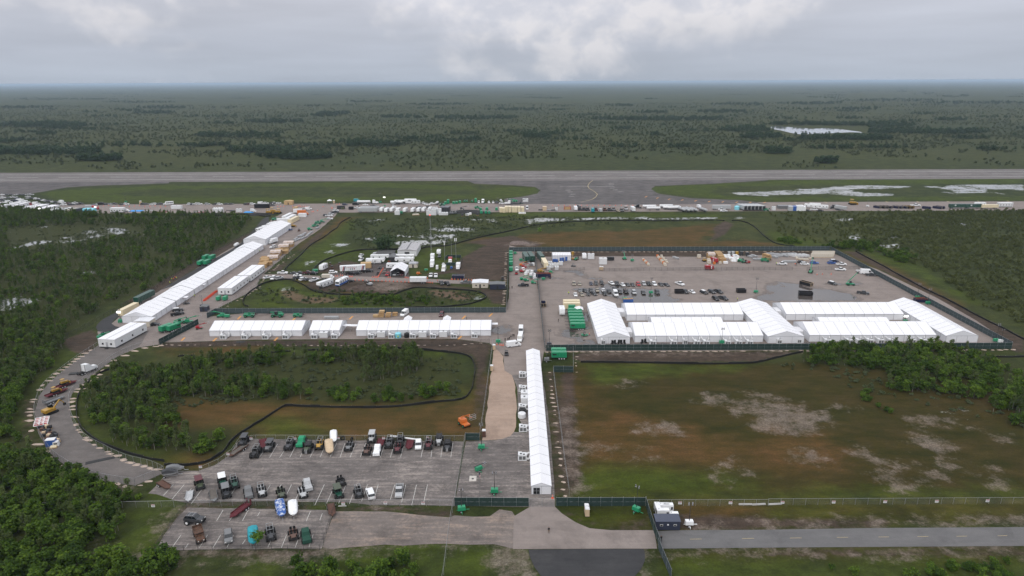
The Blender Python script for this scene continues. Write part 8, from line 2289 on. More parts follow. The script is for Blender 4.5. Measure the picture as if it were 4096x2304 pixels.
 # west of the compound tents
V(k_camper('white',6.0,3.3,wins=0),2.5,6.0,('e6',342,345),-90,'restroom_trailer','white restroom trailer with roof vents west of the generators','trailer')
container(('e6',535,215),'cream container with a second behind it near the generators',8.0,2.6,2.9,'cream',0)
container(('e6',530,165),'cream container at the back of the pair near the generators',8.0,2.6,2.9,'cream',0)
px_, py_=G(*PX('e6',680,335))
k=[('canopy',MB().add([(-1.6,-1.6,2.3),(1.6,-1.6,2.3),(1.6,1.6,2.3),(-1.6,1.6,2.3),(0,0,3.3)],[(0,1,4),(1,2,4),(2,3,4),(3,0,4)]).M(PVC))]
for sx in (-1,1):
 for sy in (-1,1):
  k.append(('leg',MB().cyl((sx*1.55,sy*1.55,0),(sx*1.55,sy*1.55,2.3),.03,n=5).M(STEEL)))
place('popup_canopy',k,'white peaked pop-up canopy behind the row of generators','canopy',(px_,py_,.05),0,None,1.25)
for x, y, lb in ((1485,380,'white pop-up canopy by the taxiway junction'),):
 a, b=G(*PX('q2',x,y))
 place('popup_canopy',k,lb,'canopy',(a,b,.05),.2,None,1.3)
 # door canopies along the western tents and the three-tent row
for r_, x, y, rot, g in [('a0',2490,985,0,0),('a0',2340,1080,0,0),('a0',2215,1170,0,0),('a0',2040,1295,0,0),('a0',1865,1425,0,0)]:
 a, b=G(*PX(r_,x,y))
 place('door_canopy',[('awning',MB().box(-1.6,1.6,-1.3,1.3,2.4,2.5,0,.05,.05).M(PVC)),('leg',MB().cyl((1.5,-1.2,0),(1.5,-1.2,2.4),.04,n=5).M(ALU)),('leg',MB().cyl((1.5,1.2,0),(1.5,1.2,2.4),.04,n=5).M(ALU)),('door',MB().box(-1.62,-1.55,-.5,.5,0,2.1).M(GLASS))],'small white door canopy on the east side of the western tents','canopy',(a,b,.05),0,'door canopies of the western tents')
for i,(x,y) in enumerate(((910,440),(985,442),(2395,425))):
 a, b=G(*PX('b1',x,y))
 place('door_canopy',[('awning',MB().box(-1.7,1.7,-1.2,1.2,2.5,2.6,0,.05,.05).M(PVC))]+[('leg',MB().cyl((sx*1.6,sy*1.1,0),(sx*1.6,sy*1.1,2.5),.04,n=5).M(ALU)) for sx in (-1,1) for sy in (-1,1)],['door canopy on the east end of the short tent','door canopy on the west end of the longest tent','door canopy at the lane end of the longest tent'][i],'canopy',(a,b+1.5,.05))
for i, x in enumerate((1518,1915)):
 a, b=G(*PX('b1',x,345),2.0)
 place('door_canopy',[('awning',MB().prism([(-1.8,2.5),(1.8,2.5),(0,3.6)],-2.0,2.0).M(PVC))]+[('leg',MB().cyl((sx*1.7,sy*1.9,0),(sx*1.7,sy*1.9,2.5),.04,n=5).M(ALU)) for sx in (-1,1) for sy in (-1,1)],['peaked porch behind the longest tent, nearer the pale blue tank','peaked porch behind the longest tent, nearer the lane'][i],'canopy',(a,Yr+15.2,.05))
 # black chairs and barrels in front of the west end-on tent
for i,(x,y) in enumerate(((1350,960),(1420,955),(1480,950),(1540,950),(1605,950),(1950,940),(2030,930))):
 V([('seat',MB().box(-.35,.35,-.35,.35,.35,.5).M(M_BK)),('backrest',MB().box(-.35,.35,.3,.4,.5,1.35).M(M_BK)),('base',MB().box(-.08,.08,-.08,.08,.05,.35).box(-.4,.4,-.05,.05,0,.06).box(-.05,.05,-.4,.4,0,.06).M(DARKSTEEL))],.8,.8,('e6',x,y),frng.uniform(-40,40),'black_chair','black upholstered chair %s'%('dumped in front of the west end-on tent' if i<5 else 'by the first southwest tent air conditioner'),'chair','black chairs in front of the west end-on tent' if i<5 else 'black chairs by the southwest tent',scale=1.35)
 # loop road line: tractor unit, trailers with machines, scrap rows
V(k_tractor('white'),2.5,7.0,('e7',1090,250),68,'semi_tractor','white sleeper semi tractor on the loop road','truck')
for i,(x,y,h) in enumerate(((610,545,62),(430,710,64))):
 V(k_flatbed('maroon',6.5,2.2,False),2.2,6.5,('e7',x,y),h,'equipment_trailer',['dark red equipment trailer nearer the white tractor unit','dark red equipment trailer nearer the grey mesh trailer'][i],'trailer')
 V(k_dozer('yellow'),2.6,4.0,('e7',x+15,y-20),h,'loader',['yellow loader on the red trailer nearer the white tractor unit','yellow loader on the red trailer nearer the grey mesh trailer'][i],'loader',z=.8,scale=.75)
V(k_flatbed('grey',5.5,2.1,True),2.1,5.5,('e7',380,860),62,'equipment_trailer','grey mesh utility trailer in the loop road line','trailer')
V(k_excavator('yellow'),3.0,5.0,('e7',330,1090),65,'excavator','yellow excavator on the loop road','excavator')
sgn=[('board',MB().box(-.6,.6,-.02,.02,0,.6).M(M_WH),[('print',MB().box(-.45,.45,-.035,-.02,.12,.48).M(P('red')))])]
i=0
for r in range(5):
 for c in range(3):
  x, y=345+c*110-r*12, 545+r*40-c*22
  a, b=G(*PX('f0',x,y))
  o=place('road_sign',sgn,'white and red barricade board in the stacked rows on the loop road','sign',(a,b,.1),(math.radians(-35),0,.2),'barricade boards on the loop road',1.5)
for i,(x,y) in enumerate(((360,800),(440,790),(540,770),(620,790),(420,860),(500,880),(600,870),(470,950),(560,940),(640,960),(740,960),(780,1000),(600,1010),(700,1020),(580,1090),(660,1060),(790,1090),(830,1140),(480,1010))):
 V(k_pallet(('black','charcoal','tan','black','brown')[i%5],2,.45,200+i),1.2,1,('f0',x,y),frng.uniform(-30,30),'tyre_stack','%s bundle heaped on the outer side of the loop road'%('dark' if i%5 in (0,1,3) else 'tan' if i%5==2 else 'brown'),'bundle','heaped bundles on the loop road',scale=1.1)
V([('box',MB().box(-1.3,1.3,-.9,.9,.05,2.1).M(P('blue'))),('edge',MB().box(-1.32,1.32,-.92,.92,2.1,2.2).M(M_WH))],2.6,1.8,('f0',640,1250),12,'blue_crate','bright blue crate at the end of the heaped bundles','crate')
V([('body',MB().box(-.8,.8,-.7,.7,.05,1.5,0,.12,.12).M(M_WH)),('window',MB().box(-.5,.5,-.73,-.6,.7,1.1).M(GLASS))],1.6,1.4,('f0',785,1240),15,'white_cabinet','white cabinet beside the blue crate','cabinet')
V(k_pallet('cream',1,.2,299),1.6,1.6,('f0',700,1300),20,'plywood_sheet','cream plywood sheet in front of the blue crate','plywood',scale=1.6)
V([('mat',MB().box(-3.8,3.8,-.9,.9,0,.12,0,.5,.3).M(M_BK))],1,1,('d0',1010,285),28,'rubber_mat','long black rubber strip lying on the loop road end','mat',mid=True)
V([('mat',MB().box(-1.4,1.4,-1,1,0,.25).M(M_BK))],1,1,('b0',740,865),15,'rubber_mat','black slab on the road behind the white tractor unit','mat',mid=True)
V([('mat',MB().box(-1.8,1.8,-1,1,0,.1).M(M_BK))],1,1,('b0',2420,545),5,'rubber_mat','black sheet lying south of the west tent of the row','mat',mid=True)
# warning signs on the thin fences
def sign(reg,x,y,lb,g,z=1.3):
 p=G(*PX(reg,x,y),z)
 place('warning_sign',[('board',MB().box(-.45,.45,-.03,.03,-.38,.38).M(M_WH)),('header',MB().box(-.43,.43,-.04,-.03,.2,.37).M(P('red'))),('print_line',MB().box(-.3,.3,-.04,-.03,-.02,.06).box(-.3,.3,-.04,-.03,-.2,-.13).M(P('grey')))],lb,'sign',(p[0],p[1]-.08,z),0,g)
for r_, x, y in (('d2',1690,712),('d2',2198,710),('d3',146,707),('d3',659,703),('d3',1178,699),('d3',1697,695),('d3',2208,690)):
 sign(r_,x,y,'white warning sign with red header on the entrance road fence','signs on the entrance road fence')
for r_, x, y in (('d1',392,62),('d1',826,60),('d1',1285,60),('d1',1726,58),('d0',2525,62)):
 sign(r_,x,y,'white warning sign with red header behind the back row of buggies','signs behind the back row of buggies')
for r_, x, y in (('d1',878,718),('d1',1302,712),('d1',1682,714),('d1',368,712),('d0',1541,740)):
 sign(r_,x,y,'white warning sign with red header on the fence between the lots','signs on the fence between the lots')
sign('d0',2018,348,'white warning sign on the bend by the dead end of the loop road',None)
sign('d0',2294,220,'white warning sign at the corner of the back row fence',None)
# concrete wheel stops, drain, flagpole, barrels
STOPM=MB().box(-.9,.9,-.12,.12,0,.16,0,.05,.05).M(mat('stop_concrete',(0.45,0.44,0.42),rough=.9,var=.15))
for r_, x, y in (('d1',340,745),('d1',760,735),('d1',868,748),('d1',390,742),('d2',2350,732),('d2',2485,732),('d3',70,730)):
 tag(ob('wheel_stop',STOPM,None,(*G(*PX(r_,x,y)),.05),frng.uniform(-.1,.1),2.0 if r_!='d1' else 1.2),'pale concrete wheel stop %s'%('by the lot fence' if r_=='d1' else 'under the entrance road fence'),'wheel stop','wheel stops '+('by the lot fence' if r_=='d1' else 'at the road fence'))
a, b=G(*PX('d1',2182,470))
place('drain_inlet',[('apron',MB().box(-1.0,1.0,-1.3,1.3,0,.12,0,.1,.1).M(mat('pale_concrete',(0.5,0.47,0.43),rough=.9,var=.15))),('grate',MB().cyl((0,-.3,.1),(0,-.3,.15),.35,n=12).M(DARKSTEEL))],'square concrete drain inlet in the guard yard','drain',(a,b,.05))
a, b=G(*PX('d1',2247,640))
fl=MB()
k=[('pole',MB().cyl((0,0,0),(0,0,7.2),.05,n=8).M(STEEL)),('finial',MB().blob((0,0,7.25),(.1,.1,.1)).M(CHROME))]
for i in range(7):
 k.append(('flag_stripe',MB().add([(.06+.08*j,.05*math.sin(j),6.9-i*.17-.13*j) for j in range(5)]+[(.06+.08*j,.05*math.sin(j),6.9-(i+1)*.17-.13*j) for j in range(5)],[(j,j+1,j+6,j+5) for j in range(4)]).M(P('red') if i%2==0 else M_WH)))
k.append(('flag_canton',MB().box(.05,.3,-.03,.07,6.3,6.88).M(P('navy'))))
place('flagpole',k,'flagpole with a drooping striped flag on the guard yard lawn','flagpole',(a,b,.05))
# cones
def cones(reg,s,lb,g,scale=1.0):
 for q in s.split():
  x, y=map(float,q.split(','))
  place('traffic_cone',k_cone(),lb,'traffic cone',(*G(*PX(reg,x,y)),.06),0,g,scale)
cones('e1',' '.join('%d,%d'%(105+i*77,960+i*3) for i in range(15)),'orange cone in the long line along the access road','cones along the access road',1.3)
cones('e1',' '.join('%d,%d'%(560+i*9,905-i*15) for i in range(13)),'orange cone in the slanting row before the garage tent','slanting row of cones',1.2)
cones('e1','1110,910 1140,915 1170,920 1430,920 1470,925 1500,925 1540,925 1560,925 450,905 490,900 520,905 540,905 770,910 810,910','orange cone scattered at the garage tent apron','cones at the garage tent',1.2)
cones('e1','1550,1010 1590,1012 1625,1015 1665,1018 2040,945 2060,950 2110,950 2175,955 2230,955 2290,960 2335,960 2390,962 2445,965 2500,965 2550,970','orange cone along the north edge of the access road by the mast','cones by the mast',1.2)
cones('e0','1355,705 1480,725 1545,735 1600,732 1640,730 1700,715 1740,720 1850,735 1880,738 1910,740 1940,740','orange cone by the striped command trailer','cones by the striped trailer',1.2)
cones('d2','408,668','orange cone beside the walkway tent corner',None,1.4)
cones('b1','2425,572 2455,575 2472,578 2488,578','orange cone by the corner light tower','cones by the corner light tower',1.1)
cones('e5','1097,600 1208,592 1380,592','orange cone on the open yard near the raised boom','cones on the open yard',1.2)
cones('a0',' '.join('%d,%d'%(990+i*52,470-(i%3)*5+i*.4) for i in range(14)),'tiny orange cone on the western taxiway','cones on the western taxiway',1.6)
cones('q2','440,440 500,435 560,440 740,440 850,430 900,440 950,435 1000,440 1040,445 1130,545 1160,540 1240,520 1350,440 1520,465 1535,470 1630,395 1680,390 830,440 880,425','tiny orange cone scattered at the taxiway junction','cones at the taxiway junction',1.6)
cones('q4',' '.join('%d,%d'%(820+i*115,415+i%2*4) for i in range(15)),'tiny pink-orange cone along the eastern taxiway','cones along the eastern taxiway',1.5)
# orange barrier string by the modular offices
for i in range(12):
 a, b=G(*PX('b0',2060+i*10.5,130-i*8))
 place('barrier',[('body',MB().box(-.8,.8,-.2,.2,0,.9,0,.0,.1).M(mat('barrier_orange',(0.62,.07,.03),rough=.5)))],'orange-red barrier in the string beside the modular office','barrier',(a,b,.05),.9,'orange barriers by the modular office')
 # people
PM={'guard':person_mesh('guard',(.015,.015,.018),(.16,.12,.08),stride=.1),'black':person_mesh('black',(.012,.012,.014),(.014,.014,.016),stride=.18),'vest':person_mesh('vest',(.55,.75,.05),(.03,.03,.05),hat=(.7,.7,.68)),'orange':person_mesh('orange',(.8,.12,.03),(.03,.04,.07),hat=(.7,.7,.68),stride=.2)}
PEOPLE=[('d2',370,1018,'guard','person in a black shirt and tan trousers standing on the entrance apron',-90),('d2',1498,1105,'black','person in black walking by the road fence',100),('b2',466,345,'black','person in black walking across the wet yard by the generators',30),('e6',893,780,'orange','person in an orange top by the green cart',180),('e3',-130,1000,'vest','person in a yellow vest crossing the yard',-80),('e2',335,1300,'black','person in dark clothes in the lane, one of two',-90),('e2',428,1295,'black','person in dark clothes beside the other in the lane',-60),('e5',280,400,'vest','person in a yellow vest behind the white pickup',0),('e5',308,402,'orange','person in orange beside the yellow-vested one',0),('e5',655,420,'orange','person in orange at the fence opening',-90),('e5',682,418,'guard','person with pale hat at the fence opening',90),('a0',1712,1250,'vest','person in a yellow vest alone on the service road',60),('a0',1730,1215,'vest','person in a yellow vest at the back of the service road crew',60),('a0',1748,1215,'orange','person in orange amid the service road crew',60),('a0',1766,1200,'orange','person in orange at the head of the service road crew',60),('a0',1780,1205,'vest','person in a yellow vest leading the service road crew',60),('b1',2507,540,'black','person in black at the left of the group by the vans',-90),('b1',2535,535,'black','person in black second in the group by the vans',-60),('b1',2549,528,'black','person in black third in the group by the vans',120),('b1',2565,515,'guard','person in tan trousers in the group by the vans',90),('b2',10,498,'black','person in black near the vans with arms bent',-120),('b2',22,500,'guard','person in tan trousers near the vans',60),('b2',47,545,'black','person in black beside the stopped van',0),('b1',1430,515,'vest','person in a yellow vest at the pale blue tank',-90),('b0',1958,95,'vest','person in a yellow vest on the gravel by the western tents',60),('e0',75,245,'vest','person in a yellow vest on the gravel by the lumber',0),('e1',1762,1005,'orange','person in orange walking along the access road',0),('e1',772,620,'orange','person in red between the campers, first of two',0),('e1',805,620,'orange','person in red between the campers, second of two',0),('q2',1728,495,'vest','person in a yellow vest by the black container',0),('q2',1758,495,'vest','person in a yellow vest next to the other by the black container',0),('e4',1088,1440,'vest','person with a white hard hat behind the compound tents',0),('b1',2120,325,'black','person in black behind the longest tent',0)]
for r_, x, y, k_, lb, h in PEOPLE:
 o=ob('person',PM[k_],None,(*G(*PX(r_,x,y)),.06),math.radians(h))
 tag(o,lb,'person')
 # along the taxiway
V(k_tractor('white'),7.0,2.5,('q2',2380,385),0,'semi_tractor','white semi tractor pulling the tanker by the junction','truck')
V(k_tanker('white',11.5),11.5,2.3,('q2',2165,385),0,'tanker_trailer','white tanker trailer by the junction','tanker')
V(k_boxtruck('teal',6,3.0),6,2.4,('q2',2030,350),0,'service_truck','teal service truck behind the white tanker','truck')
for i,(x,y,h) in enumerate(((250,392,0),(330,375,0),(530,350,0))):
 V(k_tanker('white',10.5),10.5,2.3,('q3',x,y),h,'tanker_trailer',['white tanker at the west of the tanker group','white tanker behind the first of the group','white tanker farthest back in the group'][i],'tanker')
V(k_tractor('white'),7.0,2.5,('q3',465,385),0,'semi_tractor','white semi tractor between tanker and travel trailer','truck')
V(k_tractor('silver',False),7.0,2.5,('q3',230,398),180,'semi_tractor','silver day-cab tractor in front of the tankers','truck')
camp('q3',635,386,0,'white travel trailer with three windows past the tankers',8.5)
V(k_tanker('white',4.0),4,2.2,('q3',1065,402),75,'cement_mixer','white drum mixer truck in the machinery line','truck',scale=.9)
V(k_telehandler(5),5.5,2.3,('q3',1165,428),160,'telehandler','green telehandler working on the taxiway edge','telehandler')
V(k_telehandler(5),5.5,2.3,('q3',1880,480),0,'telehandler','green telehandler on the dark earth pile edge','telehandler')
V(k_tractor('white'),2.5,7.0,('q3',1990,372),-92,'semi_tractor','white semi tractor facing out of the machinery line','truck')
V(k_tractor('white'),7.0,2.5,('q3',2510,398),180,'semi_tractor','white semi tractor hauling a loaded flatbed','truck')
V(k_flatbed('charcoal',12,2.5,False),12,2.5,('q4',20,398),180,'lowboy_trailer','dark flatbed trailer loaded with green machines','trailer')
for x in (20,70):
 V(k_boomlift('green'),4,2,('q4',x,365),180,'boom_lift','dark green lift on the loaded flatbed trailer','lift','lifts on the flatbed trailer',z=.8)
V(k_boomlift('charcoal',20),4,2,('q4',190,385),0,'boom_lift','dark folded lift beside the loaded flatbed','lift')
shed(('q4',270,345),'white boxy trailer at the end of the machinery line',None,5,2.4,2.9)
V(k_semibox('silver',16,4.1),16,2.6,('q2',2240,562),0,'semi_trailer','long grey semi trailer by the junction','trailer')
V(k_semibox('silver',16,4.1),16,2.6,('q2',2290,530),0,'semi_trailer','long grey semi trailer behind the first','trailer')
gC='travel trailers in the row below the taxiway'
for x, y in ((2520,545),):
 camp('q2',x,y,-95,'white travel trailer beside the grey semi trailers',7.0)
for x, y in ((50,548),(160,538),(285,545),(425,545),(582,545),(700,540),(800,535),(925,530)):
 V(k_camper('white',7.5,3.2),2.5,7.5,('q3',x,y),-97,'travel_trailer','white travel trailer end-on in the row below the taxiway','travel trailer',gC)
shed(('q3',265,605),'white box trailer on the grass below the travel trailers',None,4.2,2.4,3.2)
V(k_genbox('green',3,1.6,2.2),3,1.6,('q3',340,585),0,'generator_trailer','green generator on the grass beside the white box trailer','generator')
V(k_pallet('beige',1,.5,400),1.2,1,('q3',640,608),10,'rubble_heap','low heap of red and white scrap on the grass','scrap heap',scale=(5,2.5,1.6))
for i,(x,y,w,h) in enumerate(((880,612,2.2,4.0),(930,612,2.4,3.2),(1003,612,4.0,5.0),(1030,560,4.0,4.5),(1105,598,4.0,4.8),(1150,612,3.8,2.2),(1238,612,3.8,2.2),(910,580,2.4,4.0))):
 shed(('q3',x,y),'white metal enclosure in the cluster below the taxiway','white enclosures below the taxiway',w,3.0,h)
for i,(x,y) in enumerate(((1190,560),(1280,560))):
 container(('q3',x,y-20),'dark slate container standing end-on, %s of two'%('west' if not i else 'east'),9.0,3.6,4.6,'charcoal',R90-.08)
for i,(x,y) in enumerate(((1325,600),(1375,600),(1435,590))):
 V(k_boomlift('grey',-6),5,2,('q3',x,y),80,'boom_lift','grey folded lift beside the slate containers','lift','grey lifts by the slate containers')
def heap(reg,x,y,lb,rx,ry,rz,m,seed=1):
 rg=random.Random(seed)
 a, b=G(*PX(reg,x,y))
 mb=MB()
 nu, nv=22, 7
 vs=[]
 for j in range(nv+1):
  f=j/nv
  for i in range(nu):
   t=6.283*i/nu
   k=(1-f)*(1+.18*math.sin(3*t+seed)+rg.uniform(-.08,.08))
   vs.append((rx*k*math.cos(t),ry*k*math.sin(t),rz*(1-(1-f)**2)*rg.uniform(.85,1.1)-.05*(j==0)))
 mb.add(vs,[(j*nu+i,j*nu+(i+1)%nu,(j+1)*nu+(i+1)%nu,(j+1)*nu+i) for j in range(nv) for i in range(nu)])
 o=ob('earth_heap',mb.M(m,False),None,(a,b,.03))
 tag(o,lb,'earth heap')
SOIL=mat('dark_soil',(0.022,0.021,0.021),rough=.95,var=.4,scale=.8,bump=.8)
BRSOIL=mat('brown_soil',(0.075,0.055,0.045),rough=.95,var=.4,scale=.8,bump=.8)
heap('q3',1690,545,'broad black earth heap beside the green generators',19,9,1.4,SOIL,3)
heap('e1',220,1130,'dark brown earth heap with a digger behind it',6,4,1.9,BRSOIL,4)
heap('e1',330,1140,'brown earth heap next to the darker one',5,3.5,1.7,BRSOIL,5)
heap('q1',1500,605,'long dark earth berm at the taxiway edge',22,4,1.5,SOIL,6)
heap('q2',60,600,'dark earth berm below the bulldozers',12,4,1.6,SOIL,7)
heap('q4',120,1175,'grey rubble heap at the north fence corner',7,5,1.5,mat('grey_rubble',(0.16,.125,.11),rough=.95,var=.5,scale=1.2,bump=1),8)
V(k_excavator('silver'),2.5,4,('e1',370,1090),140,'mini_digger','small white digger behind the brown earth heaps','excavator',scale=.8)
V(k_boomlift('charcoal'),4,2,('q3',1575,520),0,'boom_lift','dark rack trailer on the black earth heap','lift',z=1.0)
for i,(x,y) in enumerate(((1690,620),(1735,605),(1660,625),(1575,628),(1880,612))):
 V(k_pallet(('white','white','silver','charcoal','charcoal')[i],2,.5,300+i),1.2,1,('q3',x,y),10,'pallet_load',['pale crate on the front of the black heap','white crate on the black heap','grey crate in front of the black heap','dark crate west of the black heap','dark crate east of the black heap'][i],'pallet',scale=1.7)
for i,(r_,x,h) in enumerate((('q3',2350,3.6),('q3',2410,3.6),('q3',2462,4.6),('q3',2528,4.6),('q4',20,4.4),('q4',75,4.4),('q4',140,4.4),('q4',212,4.2))):
 place('storage_box',[('body',MB().box(-1.2,1.2,-3.2,3.2,.1,h).M(P('cream'))),('lid',MB().box(-1.25,1.25,-3.25,3.25,h,h+.12).M(P('cream'))),('door',MB().box(-1.0,1.0,-3.26,-3.2,.2,h-.2).M(P('cream')))],'cream upright storage box in the tight row by the taxiway','storage box',(*[q+d for q,d in zip(G(*PX(r_,x,555 if x<2400 or x>2440 else 560)),(0,3.2))],.05),.06,'cream storage boxes by the taxiway')
for i, x in enumerate((150,185,222,260)):
 V(k_pallet('white',2,.5,320+i),1.2,1,('q4',x,585),0,'white_crate','small white crate in front of the cream boxes','crate','small white crates before the cream boxes',scale=1.35)
V(k_van('white',5.5,3.0),2.1,5.5,('q4',305,498),-90,'passenger_van','white van standing end-on past the cream boxes','van')
container(('q4',655,510),'tan wooden box trailer standing on the taxiway edge',5.0,3.2,3.4,'tan',R90)
V([('panel',MB().box(-3,3,-.1,.1,.1,2.6).M(WOOD[0])),('frame',MB().box(-3.1,3.1,-.15,.15,2.6,2.8).box(-3.1,-2.6,-.16,.16,.05,2.6).box(2.6,3.1,-.16,.16,.05,2.6).M(P('red')))],6,1,('q4',1118,500),0,'site_board','red-framed wooden board standing on the taxiway edge','board')
shed(('q4',895,522),'small white cabinet near the red-framed board',None,1.8,1.8,2.6)
for i,(x,y,c) in enumerate(((585,520,'charcoal'),(745,520,'silver'),(835,525,'charcoal'))):
 V(k_flatbed(c,4.5,1.8,False),4.5,1.8,('q4',x,y),0,'flatbed_trailer',['dark low trailer by the tan box','pale low trailer past the tan box','dark low trailer by the white cabinet'][i],'trailer')
camp('q4',1285,520,-88,'white cab-over camper facing out of the machine row',7.0)
gM='compact machines in the taxiway row'
for i,(x,y,c) in enumerate(((1365,515,'charcoal'),(1450,515,'charcoal'),(1525,518,'charcoal'),(1685,520,'maroon'),(1868,522,'brown'),(1960,525,'charcoal'),(2045,522,'grey'),(2210,540,'grey'),(2295,510,'silver'))):
 V(k_utv(c,c),2.0,3.2,('q4',x,y),-88,'skid_steer','%s compact machine in the taxiway row'%CW.get(c,c),'machine',gM,scale=1.9)
V(k_boxtruck('teal',6.0,3.6,'charcoal'),2.4,6.0,('q4',1625,555),90,'box_truck','teal box truck seen from behind in the machine row','truck')
V(k_genbox('silver',5,2.4,2.6),2.4,5,('q4',1785,545),-88,'machine_trailer','grey arched machine trailer in the machine row','machine')
V(k_flatbed('gold',6.0,2.2,True),2.2,6.0,('q4',2140,545),-75,'flatbed_trailer','tan wooden-decked trailer tipped in the machine row','trailer')
V(k_semibox('white',8.0,4.0),2.6,8.0,('q4',2435,540),-86,'semi_trailer','white box trailer standing end-on at the row end','trailer')
V(k_tractor('black'),7.0,2.5,('q4',2525,475),180,'semi_tractor','black semi tractor in front of the white tankers','truck')
for i,(x,y) in enumerate(((190,478),(275,515),(530,470),(600,500),(660,490),(690,505))):
 V(k_tanker('white',11.0),11.0,2.3,('q5',x,y),180 if i<2 else 0,'tanker_trailer',['white tanker hitched to the black tractor','white tanker in front of the hitched one','white tanker at the back of the cluster','white tanker on the left of the cluster','white tanker in the middle of the cluster','white tanker nearest the grass in the cluster'][i],'tanker')
for i,(x,y) in enumerate(((850,540),(940,548),(1005,542),(1090,545),(1280,545))):
 V(k_tanker('silver',11.0),2.3,11.0,('q5',x,y),-76,'tanker_trailer','silver tanker trailer parked end-on in the slanted row','tanker','silver tankers in the slanted row')
V(k_boxtruck('white',5.5,3.0),2.4,5.5,('q5',1200,480),-80,'box_truck','white box truck behind the silver tankers','truck')
V(k_semibox('silver',15.5,4.0),15.5,2.6,('q5',1645,505),0,'semi_trailer','grey curtain trailer with a red-brown load','trailer')
for i in range(6):
 V(k_semibox('silver',12.0,4.2,True),2.6,12.0,('q5',2060+i*74,510),105,'semi_trailer','grey box trailer in the row of six end-on trailers','trailer','row of six grey box trailers')
V(k_telehandler(0),5,2.3,('q5',2540,525),0,'telehandler','green telehandler past the six grey trailers','telehandler')
shed(('q6',120,515),'white upright unit with a leaning panel',None,2.6,2.4,3.2)
container(('q6',330,470),'black-walled grey container behind the blue one',12.0,5.0,2.6,'grey',0)
container(('q6',445,510),'white-topped grey container beside the blue one',6.0,3.4,3.6,'silver',R90-.25)
container(('q6',525,512),'blue container standing end-on in the container row',6.0,2.6,3.8,'blue',R90-.25)
for i, x in enumerate((590,630,670,715)):
 container(('q6',x,512-i),'white container in the joined group beside the blue one',7.0,2.4,4.2 if i<3 else 3.4,'white',R90-.25,'white containers beside the blue one')
camp('q6',900,480,150,'white fifth-wheel camper with many small windows',11.0,True)
camp('q6',960,452,170,'white fifth-wheel camper behind the many-windowed one',9.0,True)
camp('q6',1130,490,160,'white travel trailer with dark side hatches',8.0)
V(k_boxtruck('charcoal',7,3.4),7,2.4,('q6',1340,485),180,'box_truck','dark truck beside the grey trough trailer','truck')
V(k_semibox('silver',10,3.4),2.6,10,('q6',1500,520),-55,'semi_trailer','grey slatted trailer standing askew on the grass edge','trailer')
V(k_pickup('white'),5.9,2,('q7',400,432),0,'service_truck','white-topped dark truck behind the dumpster line','truck',scale=1.3)
# western modular trailers
gW='white modular trailers west of the taxiway'
for x, y in ((120,490),(215,482),(330,492),(560,535),(650,530),(740,528),(880,545),(955,548)):
 a, b=G(*PX('q0',x,y))
 modular(None,'white modular trailer in the packed rows by the west taxiway',16.0,3.6,3.8,R90-.05,False,4,gW,at=(a,b+6))
modular(('q0',2380,552),'white trailer with a row of five small windows on the taxiway',11.5,3.4,3.9,0,False,5)
V(k_boxtruck('white',4,2.4),4,2.2,('q0',2545,545),0,'tow_truck','white truck head hitched to the five-window trailer','truck')
for i,(x,y,c) in enumerate(((1160,560,'white'),(1265,560,'grey'),(1370,552,'white'),(1480,565,'beige'),(1580,560,'charcoal'))):
 container(('q0',x,y),['white container by the cyan tank group','grey container beside the white one','white container with a dark open end','cream gridded container in front','dark container next to the cyan tank'][i],9.0,3.4,3.8,c,R90-.3)
V([('roof',MB().box(-4,4,-2.6,2.6,2.4,3.2,0,.4,1.2).M(M_CY)),('wall',MB().box(-3.8,3.8,-2.4,2.4,0,2.4).M(M_CY)),('opening',MB().box(-3,3,-2.45,-2.39,.1,1.6).M(DARKSTEEL))],8,5.2,('q0',1790,550),0,'cyan_shelter','cyan tarpaulin shelter at the taxiway edge','shelter')
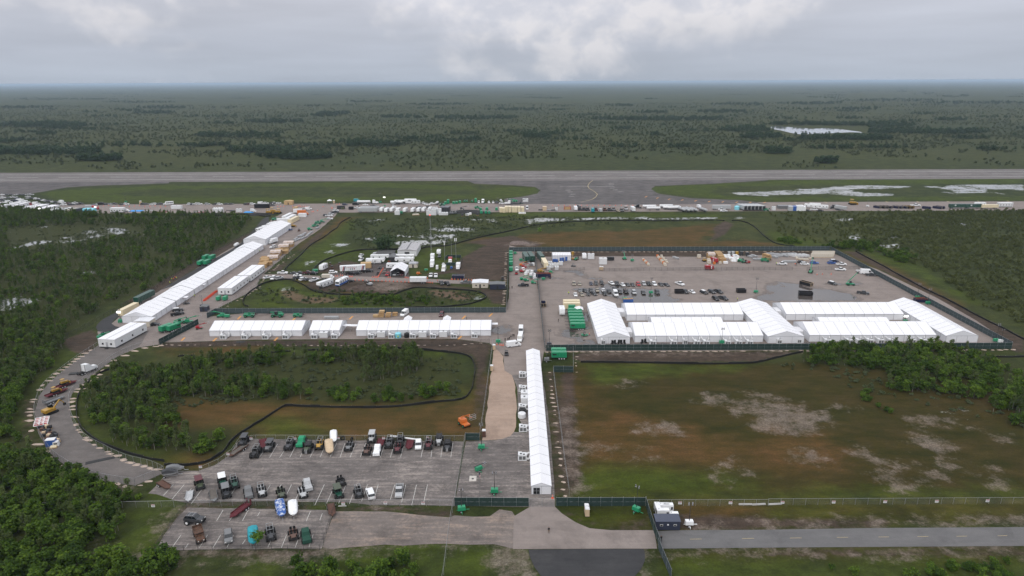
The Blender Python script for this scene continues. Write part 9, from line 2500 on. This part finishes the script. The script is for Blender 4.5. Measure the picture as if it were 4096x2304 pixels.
V(k_tractor('red'),7,2.5,('q0',1890,500),0,'semi_tractor','red semi tractor with a white trailer on the taxiway','truck')
V(k_semibox('silver',9,3.2),9,2.5,('q0',1810,490),15,'semi_trailer','pale trailer behind the red tractor','trailer')
BT=mat('blue_tarpaulin',(0.02,0.30,0.75),rough=.6,var=.08)
for r_, x, y, w, lb in (('q1',180,525,5.5,'bright blue tarpaulin sheet lying on the west taxiway'),('q1',2440,550,4.0,'bright blue tarpaulin sheet beside the small white truck')):
 V([('sheet',MB().box(-w,w,-2.2,2.2,0,.5,0,.4,.4).M(BT))],1,1,(r_,x,y),0,'tarpaulin',lb,'tarpaulin',mid=True)
shed(('q1',970,485),'white double cabin on the west taxiway',None,9.0,3.0,2.8)
V(k_boxtruck('white',4.5,3.0),4.5,2.4,('q1',2515,555),0,'box_truck','white truck beside the second blue tarpaulin','truck')
shed(('q1',2230,550),'small white trailer at the berm by the tanks',None,4.5,2.2,2.8)
for i,(x,y) in enumerate(((330,530),(430,525),(1060,535),(1400,545),(1470,555),(680,550),(2050,520),(2120,535))):
 V(k_beams(7,6,('silver','silver','silver','silver','red','red','charcoal','charcoal')[i],1,340+i),7,2,('q1',x,y),3,'laid_out_panels','%s panels laid out on the west taxiway'%('grey' if i<4 else 'red' if i<6 else 'black'),'panels','panels laid out on the west taxiway')
container(('q2',130,462),'black bus-like container with white stripes at the taxiway',13.0,3.0,3.6,'black',0)
# haze
hz=MB().box(-31000,31000,-2100,60500,-1.0,108.5).M([])
hm=bpy.data.materials.new('haze')
hm.use_nodes=True
hn, hl=hm.node_tree.nodes, hm.node_tree.links
hn.clear()
pv=N(hn,'ShaderNodeVolumePrincipled')
pv.inputs['Color'].default_value=(0.62,0.78,0.95,1)
pv.inputs['Density'].default_value=5.6e-5
pv.inputs['Anisotropy'].default_value=0.0
ho=N(hn,'ShaderNodeOutputMaterial')
hl.new(pv.outputs[0],ho.inputs['Volume'])
hz.materials.clear()
hz.materials.append(hm)
tag(ob('haze',hz),'thin grey-blue haze over the marsh',None,kind='stuff')
